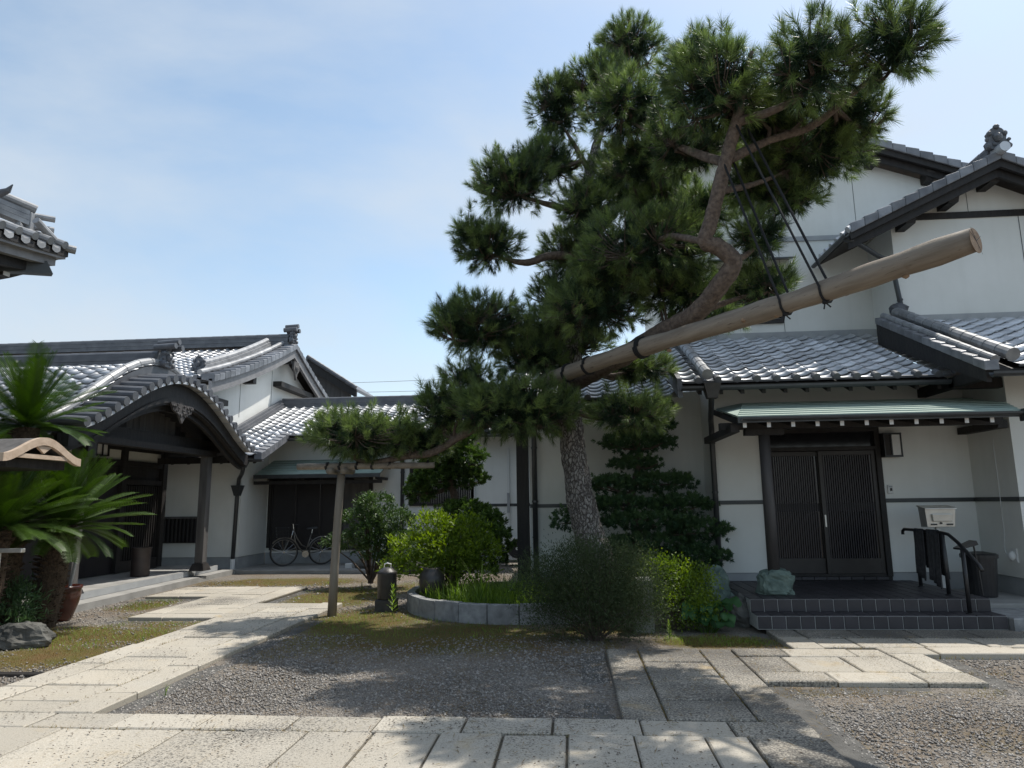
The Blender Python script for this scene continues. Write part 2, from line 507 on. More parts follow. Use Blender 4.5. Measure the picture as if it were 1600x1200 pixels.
class MB:
    def __init__(s):
        s.v, s.f = [], []

    def add(s, vs, fs):
        k = len(s.v)
        s.v += [tuple(p) for p in vs]
        s.f += [tuple(i + k for i in f) for f in fs]
        return s

    def hexa(s, b, t):
        return s.add(list(b) + list(t), [(3, 2, 1, 0), (4, 5, 6, 7), (0, 1, 5, 4), (1, 2, 6, 5), (2, 3, 7, 6), (3, 0, 4, 7)])

    def box(s, x0, x1, y0, y1, z0, z1):
        return s.hexa([(x0, y0, z0), (x1, y0, z0), (x1, y1, z0), (x0, y1, z0)], [(x0, y0, z1), (x1, y0, z1), (x1, y1, z1), (x0, y1, z1)])

    def cham(s, x0, x1, y0, y1, z0, z1, c=0.006, j=0.0):
        """box with a chamfered top edge and slightly uneven top"""
        q = [rnd.uniform(-j, j) for _ in range(4)]
        b = [(x0, y0), (x1, y0), (x1, y1), (x0, y1)]
        t = [(x0 + c, y0 + c), (x1 - c, y0 + c), (x1 - c, y1 - c), (x0 + c, y1 - c)]
        vs = [(x, y, z0) for x, y in b] + [(x, y, z1 - c + q[i]) for i, (x, y) in enumerate(b)] + [(x, y, z1 + q[i]) for i, (x, y) in enumerate(t)]
        fs = [(8, 9, 10, 11)]
        for i in range(4):
            k = (i + 1) % 4
            fs += [(i, k, 4 + k, 4 + i), (4 + i, 4 + k, 8 + k, 8 + i)]
        return s.add(vs, fs)

    def prism(s, poly, z0, z1):
        n = len(poly)
        vs = [(x, y, z0) for x, y in poly] + [(x, y, z1) for x, y in poly]
        fs = [tuple(range(n - 1, -1, -1)), tuple(range(n, 2 * n))]
        fs += [(i, (i + 1) % n, n + (i + 1) % n, n + i) for i in range(n)]
        return s.add(vs, fs)

    def extr(s, poly, vec):
        n = len(poly)
        vs = [tuple(p) for p in poly] + [tuple(Vector(p) + Vector(vec)) for p in poly]
        fs = [tuple(range(n - 1, -1, -1)), tuple(range(n, 2 * n))]
        fs += [(i, (i + 1) % n, n + (i + 1) % n, n + i) for i in range(n)]
        return s.add(vs, fs)

    def tube(s, pts, rad, n=8, cap=True):
        pts = [Vector(p) for p in pts]
        if not hasattr(rad, '__len__'):
            rad = [rad] * len(pts)
        vs, fs = [], []
        ref = None
        for i, p in enumerate(pts):
            a = pts[max(i - 1, 0)]
            b = pts[min(i + 1, len(pts) - 1)]
            t = (b - a).normalized()
            if ref is None:
                ref = Vector((0, 0, 1)) if abs(t.z) < 0.9 else Vector((1, 0, 0))
            u = (ref - t * ref.dot(t)).normalized()
            w = t.cross(u)
            ref = u
            for k in range(n):
                an = 2 * math.pi * k / n
                vs.append(p + (u * math.cos(an) + w * math.sin(an)) * rad[i])
        for i in range(len(pts) - 1):
            for k in range(n):
                k2 = (k + 1) % n
                fs.append((i * n + k, i * n + k2, (i + 1) * n + k2, (i + 1) * n + k))
        if cap:
            fs.append(tuple(range(n - 1, -1, -1)))
            fs.append(tuple((len(pts) - 1) * n + k for k in range(n)))
        return s.add(vs, fs)

    def lathe(s, prof, c, n=20):
        vs, fs = [], []
        for r, z in prof:
            for k in range(n):
                a = 2 * math.pi * k / n
                vs.append((c[0] + r * math.cos(a), c[1] + r * math.sin(a), c[2] + z))
        for i in range(len(prof) - 1):
            for k in range(n):
                k2 = (k + 1) % n
                fs.append((i * n + k, i * n + k2, (i + 1) * n + k2, (i + 1) * n + k))
        fs.append(tuple(range(n - 1, -1, -1)))
        fs.append(tuple((len(prof) - 1) * n + k for k in range(n)))
        return s.add(vs, fs)

    def blob(s, c, r, seed=0, amp=0.2, nu=14, nv=9, freq=1.6, flat=None, sq=None):
        vs, fs = [], []
        for i in range(nv + 1):
            ph = math.pi * i / nv
            for k in range(nu):
                th = 2 * math.pi * k / nu
                d = Vector((math.sin(ph) * math.cos(th), math.sin(ph) * math.sin(th), math.cos(ph)))
                q = 1 + amp * mnoise.noise(d * freq + Vector((seed * 3.1, seed, 0))) + amp * 0.5 * mnoise.noise(d * freq * 2.7 + Vector((seed, 9, 2)))
                if flat:
                    ch = mnoise.cell_vector(d * flat + Vector((seed, 0, 0)))
                    q *= 1 + 0.10 * (ch.x - 0.5)
                if sq:
                    d = Vector([math.copysign(abs(e) ** sq, e) for e in d])
                vs.append((c[0] + d.x * r[0] * q, c[1] + d.y * r[1] * q, c[2] + d.z * r[2] * q))
        for i in range(nv):
            for k in range(nu):
                k2 = (k + 1) % nu
                fs.append((i * nu + k, (i + 1) * nu + k, (i + 1) * nu + k2, i * nu + k2))
        return s.add(vs, fs)

    def build(s, name, mat, parent=None, smooth=False, bevel=0.0):
        me = bpy.data.meshes.new(name)
        og = origin(parent)
        me.from_pydata([(x - og.x, y - og.y, z - og.z) for x, y, z in s.v], [], s.f)
        me.validate()
        me.materials.append(M[mat] if isinstance(mat, str) else mat)
        if smooth:
            me.polygons.foreach_set('use_smooth', [True] * len(me.polygons))
        me.update()
        o = link_mesh(name, me, parent)
        if bevel:
            b = o.modifiers.new('bevel', 'BEVEL')
            b.width = bevel
            b.segments = 2
            b.limit_method = 'ANGLE'
        return o


def npmesh(name, V, F, mat, parent=None, tint=None, smooth=False, loc=None):
    """V (n,3), F (m,k) -> one mesh; tint = one value per face"""
    V = np.asarray(V, dtype=np.float32).reshape(-1, 3)
    F = np.asarray(F, dtype=np.int32)
    og = np.array(origin(parent)) if loc is None else np.array(loc)
    if loc is not None:
        pass
    V = V - og
    me = bpy.data.meshes.new(name)
    me.vertices.add(len(V))
    me.vertices.foreach_set('co', V.ravel())
    me.loops.add(F.size)
    me.loops.foreach_set('vertex_index', F.ravel())
    me.polygons.add(len(F))
    k = F.shape[1]
    me.polygons.foreach_set('loop_start', np.arange(0, F.size, k, dtype=np.int32))
    if smooth:
        me.polygons.foreach_set('use_smooth', np.ones(len(F), dtype=bool))
    if tint is not None:
        a = me.attributes.new('tint', 'FLOAT', 'FACE')
        a.data.foreach_set('value', np.asarray(tint, dtype=np.float32))
    me.materials.append(M[mat])
    me.update(calc_edges=True)
    o = link_mesh(name, me, parent)
    if loc is not None:
        o.location = loc
    return o


def inst(name, me, mat4, parent):
    o = bpy.data.objects.new(name, me)
    COL.objects.link(o)
    o.parent = parent
    og = origin(parent)
    m4 = mat4.copy()
    m4.translation = m4.translation - og
    o.matrix_basis = m4
    return o


def in_view(p, mx=1.12):
    v = Vector(p) - CAM_LOC
    z = v.dot(fwd)
    return z > 0.3 and abs(v.dot(cr) / z) < 0.737 * mx and abs(v.dot(cu) / z) < 0.553 * mx


# ------------------------------------------------------------------ ground, paths
def moss_at(x, y):
    g = 0.0
    for cx, cy, sx, sy, a in ((-1.7, 8.5, 2.1, 1.25, 0.78), (-2.9, 9.6, 0.9, 1.4, 0.85), (0.2, 8.9, 0.8, 0.5, 0.6), (-3.3, 7.6, 0.4, 1.5, 0.4),
                              (-6.3, 8.3, 1.2, 0.95, 0.9), (-5.4, 8.5, 0.7, 0.8, 0.75), (2.6, 5.0, 1.4, 0.7, 0.34), (-5.9, 9.9, 0.9, 0.6, 0.6), (-5.6, 7.3, 1.1, 0.8, 0.8), (-5.4, 9.2, 0.9, 0.5, 0.6), (-6.8, 11.0, 0.5, 0.9, 0.7),
                              (-4.0, 12.0, 1.1, 1.6, 0.85), (-2.9, 13.2, 1.5, 1.4, 0.55), (-6.0, 14.3, 2.2, 0.9, 0.8), (1.5, 8.2, 0.9, 0.42, 0.75),
                              (2.0, 6.15, 1.6, 0.22, 0.4), (1.75, 5.2, 0.25, 1.2, 0.4), (-3.4, 5.6, 0.4, 0.5, 0.2)):
        g = max(g, a * math.exp(-((x - cx) / sx) ** 2 - ((y - cy) / sy) ** 2))
    return g


xs = [-400, -150, -60, -30, -18, -12] + [round(-9.5 + 0.11 * i, 3) for i in range(160)] + [10, 14, 20, 40, 100, 400]
ys = [-60, -20, -5, 0, 2, 3] + [round(3.2 + 0.11 * i, 3) for i in range(135)] + [19, 22, 28, 40, 70, 150, 400, 900]
gv, mv = [], []
for y in ys:
    for x in xs:
        z = -0.05
        if -9 < x < 8 and 3 < y < 17:
            z += 0.012 * mnoise.noise(Vector((x * 0.9, y * 0.9, 0))) + 0.004 * mnoise.noise(Vector((x * 5, y * 5, 3)))
        gv.append((x, y, z))
        mv.append(moss_at(x, y) + 0.12 * mnoise.noise(Vector((x * 1.7, y * 1.7, 7))))
nx = len(xs)
gf = [(j * nx + i, j * nx + i + 1, (j + 1) * nx + i + 1, (j + 1) * nx + i) for j in range(len(ys) - 1) for i in range(nx - 1)]
me = bpy.data.meshes.new('ground')
me.from_pydata(gv, [], gf)
a = me.attributes.new('moss', 'FLOAT', 'POINT')
a.data.foreach_set('value', mv)
me.materials.append(M['ground'])
tag(link_mesh('ground', me), 'gravel courtyard ground with patches of brown moss and weeds', kind='structure')

path_root = thing('stone_path', None, None)
path_root['kind'] = 'structure'
path_root['label'] = 'pale granite slab paths crossing the gravel courtyard'
bedm = MB()


def slab(x0, x1, y0, y1):
    g = 0.006
    c = ((x0 + x1) / 2, (y0 + y1) / 2)
    mb = MB()
    mb.cham(x0 + g + rnd.uniform(0, 0.004), x1 - g - rnd.uniform(0, 0.004), y0 + g + rnd.uniform(0, 0.004), y1 - g - rnd.uniform(0, 0.004),
            -0.07, rnd.uniform(-0.005, 0.006), 0.009, 0.003)
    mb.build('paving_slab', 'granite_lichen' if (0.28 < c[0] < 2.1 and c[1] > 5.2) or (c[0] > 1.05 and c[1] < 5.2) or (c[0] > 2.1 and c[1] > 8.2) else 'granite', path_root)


def row_y(x0, x1, ya, yb, step, off=0.0):
    """slabs one after the other along Y between x0 and x1"""
    y = ya
    first = True
    while y < yb - 0.05:
        st = step * rnd.uniform(0.93, 1.07)
        if first and off:
            st = off
        first = False
        y2 = min(y + st, yb)
        if yb - y2 < step * 0.3:
            y2 = yb
        slab(x0, x1, y, y2)
        y = y2


def row_x(y0, y1, xa, xb, step, off=0.0):
    x = xa
    first = True
    while x < xb - 0.05:
        st = step * rnd.uniform(0.96, 1.04)
        if first and off:
            st = off
        first = False
        x2 = min(x + st, xb)
        if xb - x2 < step * 0.3:
            x2 = xb
        slab(x, x2, y0, y1)
        x = x2


# path across the foreground
row_x(4.88, 5.22, -7.3, 1.56, 0.62, 0.4)
row_x(3.55, 4.88, -7.3, 1.08, 0.435, 0.2)
row_x(2.3, 3.55, -7.3, 1.08, 0.435, 0.3)
row_y(1.08, 1.56, 2.3, 4.88, 0.95, 0.5)
# path to the porch on the left
row_y(-3.93, -3.60, 5.22, 10.95, 0.92, 0.55)
row_y(-4.60, -3.93, 5.22, 9.55, 0.52, 0.3)
row_y(-4.60, -3.93, 9.55, 10.95, 0.48)
row_y(-4.93, -4.60, 5.22, 9.55, 0.9, 0.7)
row_x(9.55, 9.9, -6.2, -4.60, 0.7, 0.5)
row_y(-5.0, -4.60, 9.9, 10.95, 0.55)
row_y(-5.35, -5.0, 9.9, 13.1, 0.85, 0.5)
row_y(-5.9, -5.35, 9.9, 13.1, 0.55, 0.3)
row_y(-6.2, -5.9, 9.9, 13.1, 0.85, 0.6)
row_x(11.75, 12.1, -7.35, -6.2, 0.6)
row_x(12.1, 12.75, -7.35, -6.2, 0.5)
row_x(12.75, 13.1, -7.35, -6.2, 0.6, 0.4)
# path to the house door on the right
row_y(0.30, 0.62, 5.22, 7.62, 1.1, 0.95)
row_y(0.62, 1.24, 5.22, 7.62, 0.62, 0.5)
row_y(1.24, 1.56, 5.22, 7.62, 0.9, 0.7)
row_x(6.32, 6.66, 1.56, 3.36, 0.72, 0.6)
row_x(6.66, 7.28, 1.56, 3.02, 0.55, 0.4)
row_y(3.02, 3.36, 6.66, 7.42, 0.8)
row_x(7.28, 7.62, 1.56, 3.02, 0.66, 0.5)
row_x(7.42, 7.74, 3.02, 6.6, 0.8, 0.5)
row_y(2.2, 2.52, 7.62, 8.70, 0.6)
row_x(7.74, 8.22, 2.52, 6.6, 0.62, 0.4)
row_x(8.22, 8.70, 2.52, 6.6, 0.62, 0.6)
# dark bedding in the joints
bed = MB()
for x0, x1, y0, y1 in ((-7.28, 1.54, 2.32, 5.2), (-4.91, -3.62, 5.2, 10.93), (-6.18, -4.98, 9.57, 13.08), (-7.33, -6.18, 11.77, 13.08), (-4.98, -4.6, 9.57, 10.93),
                       (0.32, 1.54, 5.2, 7.6), (1.54, 3.34, 6.34, 7.4), (1.54, 3.0, 7.4, 7.6), (2.22, 6.58, 7.62, 8.68), (3.0, 6.58, 7.44, 7.62)):
    bed.box(x0, x1, y0, y1, -0.075, -0.022)
bed.build('joint_bed', simple('joint_soil', (0.07, 0.06, 0.045), (0.13, 0.115, 0.085), 20, 0.95), path_root)

# concrete edging beside the slabs
for name, segs in (('edging_strip', [(-3.60, -3.40, 5.24, 9.6)]), ('edging_strip', [(0.04, 0.29, 5.24, 7.6)]), ('edging_strip', [(1.57, 1.80, 3.0, 6.31)]),
                   ('edging_strip', [(1.81, 3.36, 6.10, 6.31)]), ('edging_strip', [(3.37, 3.62, 6.1, 7.40)]), ('edging_strip', [(-7.4, -6.22, 11.55, 11.74)]), ('edging_strip', [(-6.4, -4.95, 9.36, 9.54)]), ('edging_strip', [(-4.98, -4.8, 10.97, 13.0)]), ('edging_strip', [(2.0, 2.19, 7.63, 8.7)])):
    mb = MB()
    for x0, x1, y0, y1 in segs:
        mb.cham(x0, x1, y0, y1, -0.12, -0.046, 0.006)
    o = mb.build(name, 'kerb', path_root)

# pebbles: real stones over the near gravel
def on_path(x, y, e=0.03):
    for x0, x1, y0, y1 in ((-7.3, 1.56, 2.3, 5.22), (-4.93, -3.6, 5.2, 10.95), (-6.2, -4.95, 9.55, 13.1), (-7.35, -6.2, 11.75, 13.1),
                           (0.3, 1.56, 5.2, 7.62), (1.5, 3.36, 6.32, 7.62), (2.2, 6.6, 7.42, 8.75)):
        if x0 - e < x < x1 + e and y0 - e < y < y1 + e:
            return True
    return False


OCT = np.array([(1, 0, 0), (0, 1, 0), (-1, 0, 0), (0, -1, 0), (0, 0, 1), (0, 0, -1)], dtype=np.float32)
OCF = np.array([(0, 1, 4), (1, 2, 4), (2, 3, 4), (3, 0, 4), (1, 0, 5), (2, 1, 5), (3, 2, 5), (0, 3, 5)])


def pebbles(name, regions, label):
    P, S = [], []
    for x0, x1, y0, y1, n, s in regions:
        for _ in range(n):
            x, y = rnd.uniform(x0, x1), rnd.uniform(y0, y1)
            if on_path(x, y) or moss_at(x, y) + 0.3 * mnoise.noise(Vector((x * 2, y * 2, 5))) > rnd.uniform(0.2, 0.75):
                continue
            P.append((x, y, -0.05 + rnd.uniform(-0.002, 0.006)))
            S.append(s * 0.86 * min(2.2, rnd.lognormvariate(-0.12, 0.42)))
    P, S = np.array(P), np.array(S)
    n = len(P)
    an = rg.uniform(0, 6.28, n)
    q = OCT[None] * (1 + rg.uniform(-0.35, 0.35, (n, 6, 1)))
    q = q * S[:, None, None]
    q[:, :, 2] *= 0.7
    ca, sa = np.cos(an)[:, None], np.sin(an)[:, None]
    V = np.stack([q[:, :, 0] * ca - q[:, :, 1] * sa, q[:, :, 0] * sa + q[:, :, 1] * ca, q[:, :, 2]], -1) + P[:, None]
    F = (OCF[None] + (np.arange(n) * 6)[:, None, None]).reshape(-1, 3)
    t = np.repeat(rg.beta(1.3, 2.2, n), 8)
    o = npmesh(name, V, F, 'pebble', None, t)
    tag(o, label, kind='stuff')


pebbles('gravel', [(-3.7, 0.4, 5.15, 6.4, 22000, 0.0085), (-3.7, 0.4, 6.4, 8.6, 20000, 0.011), (1.7, 4.6, 4.2, 6.2, 22000, 0.009), (3.4, 5.6, 5.5, 7.5, 6000, 0.010),
                   (-8, -4.9, 5.6, 9.6, 11000, 0.012), (-7.6, -2.4, 9.6, 14.5, 9000, 0.015)], 'loose grey gravel stones covering the courtyard')

# tile platform of porch and house come with their buildings below
# iron drain cover
t = MB().box(-7.0, -5.02, 6.46, 6.56, -0.06, -0.028).build('drain_channel', 'castiron')
tag(t, 'dark iron drain channel set in the gravel beside the slab path', 'drain')


# ------------------------------------------------------------------ roof tiles
TW, TE, TL = 0.275, 0.235, 0.29


def tile_profile(u):
    if u < 0.68:
        return -0.020 * math.sin(math.pi * u / 0.68)
    return 0.027 * math.sin(math.pi * (u - 0.68) / 0.32)


def make_tile(name, cap=False, w=TW, le=TL, hz=1.0):
    mb = MB()
    n = 9
    us = [0, 0.12, 0.25, 0.38, 0.5, 0.62, 0.70, 0.77, 0.84, 0.91, 1.0]
    n = len(us)
    vs = []
    for y, lift in ((0.0, 0.034), (le, 0.004)):
        for u in us:
            vs.append((u * w * 1.02, y, tile_profile(u) * hz + lift))
    for u in us:
        vs.append((u * w * 1.02, 0.006, tile_profile(u) * hz + 0.034 - 0.016))
    fs = []
    for i in range(n - 1):
        fs.append((i, i + 1, n + i + 1, n + i))
        fs.append((2 * n + i, 2 * n + i + 1, i + 1, i))
    mb.add(vs, fs)
    if cap:
        c = 0.84 * w
        k = len(mb.v)
        ring = [(c + 0.052 * math.cos(a), -0.012, 0.034 + 0.010 + 0.050 * math.sin(a)) for a in [i * 2 * math.pi / 12 for i in range(12)]]
        ring2 = [(x, 0.10, z) for x, y, z in ring]
        mb.add(ring + ring2, [tuple(range(11, -1, -1))] + [(i, (i + 1) % 12, 12 + (i + 1) % 12, 12 + i) for i in range(12)])
        mb.hexa([(0, -0.006, 0.0), (w, -0.006, 0.0), (w, 0.01, 0.0), (0, 0.01, 0.0)], [(0, -0.006, 0.03), (w, -0.006, 0.03), (w, 0.01, 0.03), (0, 0.01, 0.03)])
    me = bpy.data.meshes.new(name)
    me.from_pydata(mb.v, [], mb.f)
    me.materials.append(M['tile'])
    me.materials.append(M['tiledark'])
    nsm = 2 * (n - 1)
    me.polygons.foreach_set('material_index', [0] * nsm + [1] * (len(me.polygons) - nsm))  # eave cap faces in the darker tile: their shade put into the colour
    sm = [(i % 2 == 0) for i in range(nsm)] + [False] * (len(me.polygons) - nsm)
    me.polygons.foreach_set('use_smooth', sm)
    return me


TILE = make_tile('roof_tile_mesh')
EAVE = make_tile('eave_tile_mesh', True)
TILE_L = make_tile('roof_tile_mesh_wide', False, 0.30, 0.31, 1.15)


def frame_at(P, s, t, e=0.02):
    p = Vector(P(s, t))
    u = (Vector(P(s + e, t)) - p).normalized()
    v = (Vector(P(s, t + e)) - p).normalized()
    n = u.cross(v).normalized()
    v = n.cross(u)
    m4 = Matrix.Identity(4)
    for i in range(3):
        m4[i][0], m4[i][1], m4[i][2], m4[i][3] = u[i], v[i], n[i], p[i]
    return m4


def tile_roof(part, P, ncol, nrow, keep=None, limit=300, caps=True, me=None, w=TW, e=TE):
    me = me or TILE
    items = []
    for r in range(nrow):
        for c in range(ncol):
            if keep and not keep(c, r):
                continue
            m4 = frame_at(P, c * w, r * e)
            jit = Matrix.Rotation(rnd.gauss(0, 0.016), 4, 'X') @ Matrix.Rotation(rnd.gauss(0, 0.012), 4, 'Y') @ Matrix.Rotation(rnd.gauss(0, 0.012), 4, 'Z')
            m4 = m4 @ jit
            p = m4.translation
            d = (p - CAM_LOC).length + (0 if in_view(p, 1.05) else 1000)
            items.append((d, m4, caps and r == 0))
    items.sort(key=lambda q: q[0])
    rest = MB()
    for i, (d, m4, cp) in enumerate(items):
        if i < limit and d < 1000:
            inst('roof_tile', EAVE if cp else me, m4, part)
        else:
            mm = EAVE if cp else me
            rest.add([m4 @ v.co for v in mm.vertices], [tuple(p.vertices) for p in mm.polygons])
    if rest.v:
        o = rest.build('tile_field', 'tile', part)
        o['kind'] = 'stuff'


def plane_P(x0, y0, z0, slope):
    c = 1 / math.sqrt(1 + slope * slope)
    return lambda s, t: (x0 + s, y0 + t * c, z0 + t * slope * c)


def onigawara(name, parent, c, s, face, mat='tiledark'):
    """ridge-end ornament: shield plate, rim scrolls, boss and projecting round caps. face = unit vector it looks along"""
    f = Vector(face)
    r = f.cross(Vector((0, 0, 1))).normalized()
    c = Vector(c)
    mb = MB()

    def pt(a, b, d=0.0):
        return c + r * a * s + Vector((0, 0, b * s)) + f * d * s
    poly = [(-0.55, -0.5), (-0.62, -0.2), (-0.42, 0.05), (-0.5, 0.35), (-0.28, 0.62), (0, 0.78), (0.28, 0.62), (0.5, 0.35), (0.42, 0.05), (0.62, -0.2), (0.55, -0.5)]
    mb.extr([pt(a, b, -0.12) for a, b in poly], f * 0.24 * s)
    for a, b, q in ((-0.5, -0.35, .17), (0.5, -0.35, .17), (-0.38, 0.35, .14), (0.38, 0.35, .14), (0, 0.72, .15), (0, 0.12, .26), (-0.2, -0.25, .12), (0.2, -0.25, .12), (-.55, 0, .1), (.55, 0, .1)):
        mb.blob(pt(a, b, 0.12), (q * s, q * s, q * s), seed=a * 7 + b, amp=0.15, nu=9, nv=6)
    return mb.build(name, mat, parent)


def ridge(parent, a, b, w, h, layers=4, cap=0.075, name='ridge', seg=0.35):
    """stacked flat ridge tiles with a round capping row"""
    a, b = Vector(a), Vector(b)
    d = (b - a).normalized()
    sd_ = d.cross(Vector((0, 0, 1))).normalized()
    up = sd_.cross(d)
    mb = MB()
    for i in range(layers):
        ww = w * (1 - 0.10 * i / max(layers - 1, 1)) * (1.0 if i % 2 == 0 else 0.93)
        z0, z1 = h * i / layers, h * (i + 1) / layers - 0.004
        q = [a + sd_ * ww / 2, b + sd_ * ww / 2, b - sd_ * ww / 2, a - sd_ * ww / 2]
        mb.hexa([p + up * z0 for p in q], [p + up * z1 for p in q])
    o = mb.build(name, 'tiledark', parent)
    n = max(1, int((b - a).length / seg))
    cm = MB()
    for i in range(n):
        p, q = a + (b - a) * (i / n), a + (b - a) * ((i + 1) / n)
        cm.tube([p + up * (h + 0.01), q + up * (h + 0.01)], [cap, cap * 0.93], 10)
    c = cm.build('ridge_cap', 'tiledark', o)
    c['kind'] = 'stuff'
    return o


def gutter(parent, a, b, r=0.055, name='gutter'):
    a, b = Vector(a), Vector(b)
    d = (b - a).normalized()
    s_ = d.cross(Vector((0, 0, 1))).normalized()
    mb = MB()
    prof = [(-1, 0.1), (-0.95, -0.45), (-0.5, -0.9), (0, -1), (0.5, -0.9), (0.95, -0.45), (1, 0.1), (0.9, 0.1), (0.8, -0.35), (0, -0.85), (-0.8, -0.35), (-0.9, 0.1)]
    mb.extr([a + s_ * x * r + Vector((0, 0, z * r)) for x, z in prof], b - a)
    return mb.build(name, 'pipe', parent)


# ------------------------------------------------------------------ entrance house on the right
EH = thing('entrance_house', 'white plastered single storey house with tiled roof, green canopy and dark lattice sliding doors', 'house', (4.0, 11.0, 0))
wl_ = MB()
wl_.box(2.20, 2.90, 11.0, 11.15, 0.42, 3.42)
wl_.box(4.66, 5.95, 11.0, 11.15, 0.42, 3.42)
wl_.box(2.90, 4.66, 11.0, 11.15, 2.56, 3.42)
wl_.box(2.20, 2.34, 11.15, 13.0, 0.42, 3.45)
wl_.box(5.95, 6.09, 9.95, 11.15, 0.42, 3.5)
wl_.box(6.09, 10.5, 9.95, 10.09, 0.42, 3.5)
wall = wl_.build('wall', 'plaster', EH)
for a in ((2.22, 2.90, 11.02, 11.15), (4.66, 5.97, 11.02, 11.15), (2.22, 2.34, 11.15, 13.0), (5.97, 6.09, 9.97, 11.02), (6.09, 10.5, 9.97, 10.09)):
    MB().box(*a, 0, 0.42).build('plinth', 'plinth', EH)
for a in ((2.185, 2.90, 10.985, 11.0), (4.66, 5.95, 10.985, 11.0), (5.935, 5.95, 9.935, 10.985), (5.95, 10.5, 9.935, 9.95), (2.185, 2.2, 11.0, 11.88)):
    MB().box(*a, 1.43, 1.49).build('belt_rail', 'belt', EH)
# roof deck + tiles
RS = 0.45
rf = MB()
rf.hexa([(1.62, 10.12, 3.10), (5.30, 10.12, 3.10), (5.30, 13.0, 4.396), (1.62, 13.0, 4.396)], [(1.62, 10.12, 3.15), (5.30, 10.12, 3.15), (5.30, 13.0, 4.446), (1.62, 13.0, 4.446)])
roof = rf.build('roof', 'wood', EH)
tile_roof(roof, plane_P(1.62, 10.06, 3.165, RS), 14, 13, limit=170)
# verge roll on the left edge and its end disc
vm = MB()
for i in range(11):
    t0, t1 = i / 11, (i + 1) / 11
    p = Vector((1.98, 10.02 + 2.95 * t0, 3.28 + 2.95 * RS * t0))
    q = Vector((1.98, 10.02 + 2.95 * t1, 3.28 + 2.95 * RS * t1))
    MB().tube([p, q], [0.082, 0.075], 12).build('verge_roll', 'halltile', roof, smooth=False)
MB().hexa([(1.55, 10.05, 2.96), (1.62, 10.05, 2.96), (1.62, 13, 4.29), (1.55, 13, 4.29)], [(1.55, 10.05, 3.24), (1.62, 10.05, 3.24), (1.62, 13, 4.56), (1.55, 13, 4.56)]).build('verge_board', 'tiledark', roof)
# right wing roof, higher, with its dark verge board
rf2 = MB()
WS = 0.466
rf2.hexa([(5.30, 9.12, 3.03), (10.5, 9.12, 3.03), (10.5, 12.0, 4.372), (5.30, 12.0, 4.372)], [(5.30, 9.12, 3.09), (10.5, 9.12, 3.09), (10.5, 12.0, 4.432), (5.30, 12.0, 4.432)])
roof2 = rf2.build('wing_roof', 'wood', EH)
tile_roof(roof2, plane_P(5.62, 9.06, 3.105, WS), 13, 13, limit=130)
MB().hexa([(5.24, 9.1, 2.92), (5.30, 9.1, 2.92), (5.30, 12.0, 4.05), (5.24, 12.0, 4.05)], [(5.24, 9.1, 3.13), (5.30, 9.1, 3.13), (5.30, 12.0, 4.47), (5.24, 12.0, 4.47)]).build('verge_board', 'wood', roof2)
for i in range(12):
    t0, t1 = i / 12, (i + 1) / 12
    for xx, rr_, zz in ((5.34, 0.055, 0.10), (5.56, 0.088, 0.155)):
        p = Vector((xx, 9.04 + 2.9 * t0, 3.10 + zz + 2.9 * WS * t0))
        q = Vector((xx, 9.04 + 2.9 * t1, 3.10 + zz + 2.9 * WS * t1))
        MB().tube([p, q], [rr_, rr_ * 0.92], 12).build('verge_roll', 'halltile', roof2)
    p = Vector((5.20, 9.04 + 2.9 * t0, 3.13 + 2.9 * WS * t0))
    mb = MB()
    dz = 2.9 * WS / 12
    mb.hexa([p + Vector((0, 0, -0.07)), p + Vector((0.18, 0, -0.07)), p + Vector((0.18, 0.25, -0.07 + dz)), p + Vector((0, 0.25, -0.07 + dz))],
            [p + Vector((0, 0, 0.055)), p + Vector((0.18, 0, 0.075)), p + Vector((0.18, 0.25, 0.055 + dz)), p + Vector((0, 0.25, 0.035 + dz))])
    mb.build('verge_tile', 'vergetile', roof2, bevel=0.012)
# flashing where roofs meet the upper walls
MB().box(2.25, 5.64, 12.93, 12.998, 4.42, 4.56).build('flashing', 'plinth', EH)
MB().box(5.64, 10.5, 11.93, 11.998, 4.40, 4.54).build('flashing', 'plinth', EH)
# corner block of the verge top
MB().blob((5.62, 11.98, 4.66), (0.16, 0.12, 0.11), 3, 0.25, 10, 7).build('verge_end', 'tiledark', roof2)
# eaves: gutter, rafters
gutter(EH, (1.60, 10.01, 3.10), (5.28, 10.01, 3.10))
gutter(EH, (5.26, 9.02, 3.03), (10.5, 9.02, 3.03))
for i in range(12):
    x = 1.85 + i * 0.30
    MB().hexa([(x, 10.10, 3.0), (x + 0.05, 10.10, 3.0), (x + 0.05, 11.0, 3.40), (x, 11.0, 3.40)], [(x, 10.10, 3.085), (x + 0.05, 10.10, 3.085), (x + 0.05, 11.0, 3.485), (x, 11.0, 3.485)]).build('rafter', 'wood', EH)
for i in range(9):
    x = 6.0 + i * 0.42
    MB().hexa([(x, 9.12, 2.93), (x + 0.05, 9.12, 2.93), (x + 0.05, 9.95, 3.31), (x, 9.95, 3.31)], [(x, 9.12, 3.02), (x + 0.05, 9.12, 3.02), (x + 0.05, 9.95, 3.40), (x, 9.95, 3.40)]).build('rafter', 'wood', EH)
MB().box(5.30, 5.42, 9.3, 11.6, 3.0, 3.14).build('eave_beam', 'wood', EH)
MB().box(5.30, 6.0, 9.98, 10.1, 2.98, 3.12).build('eave_beam', 'wood', EH)

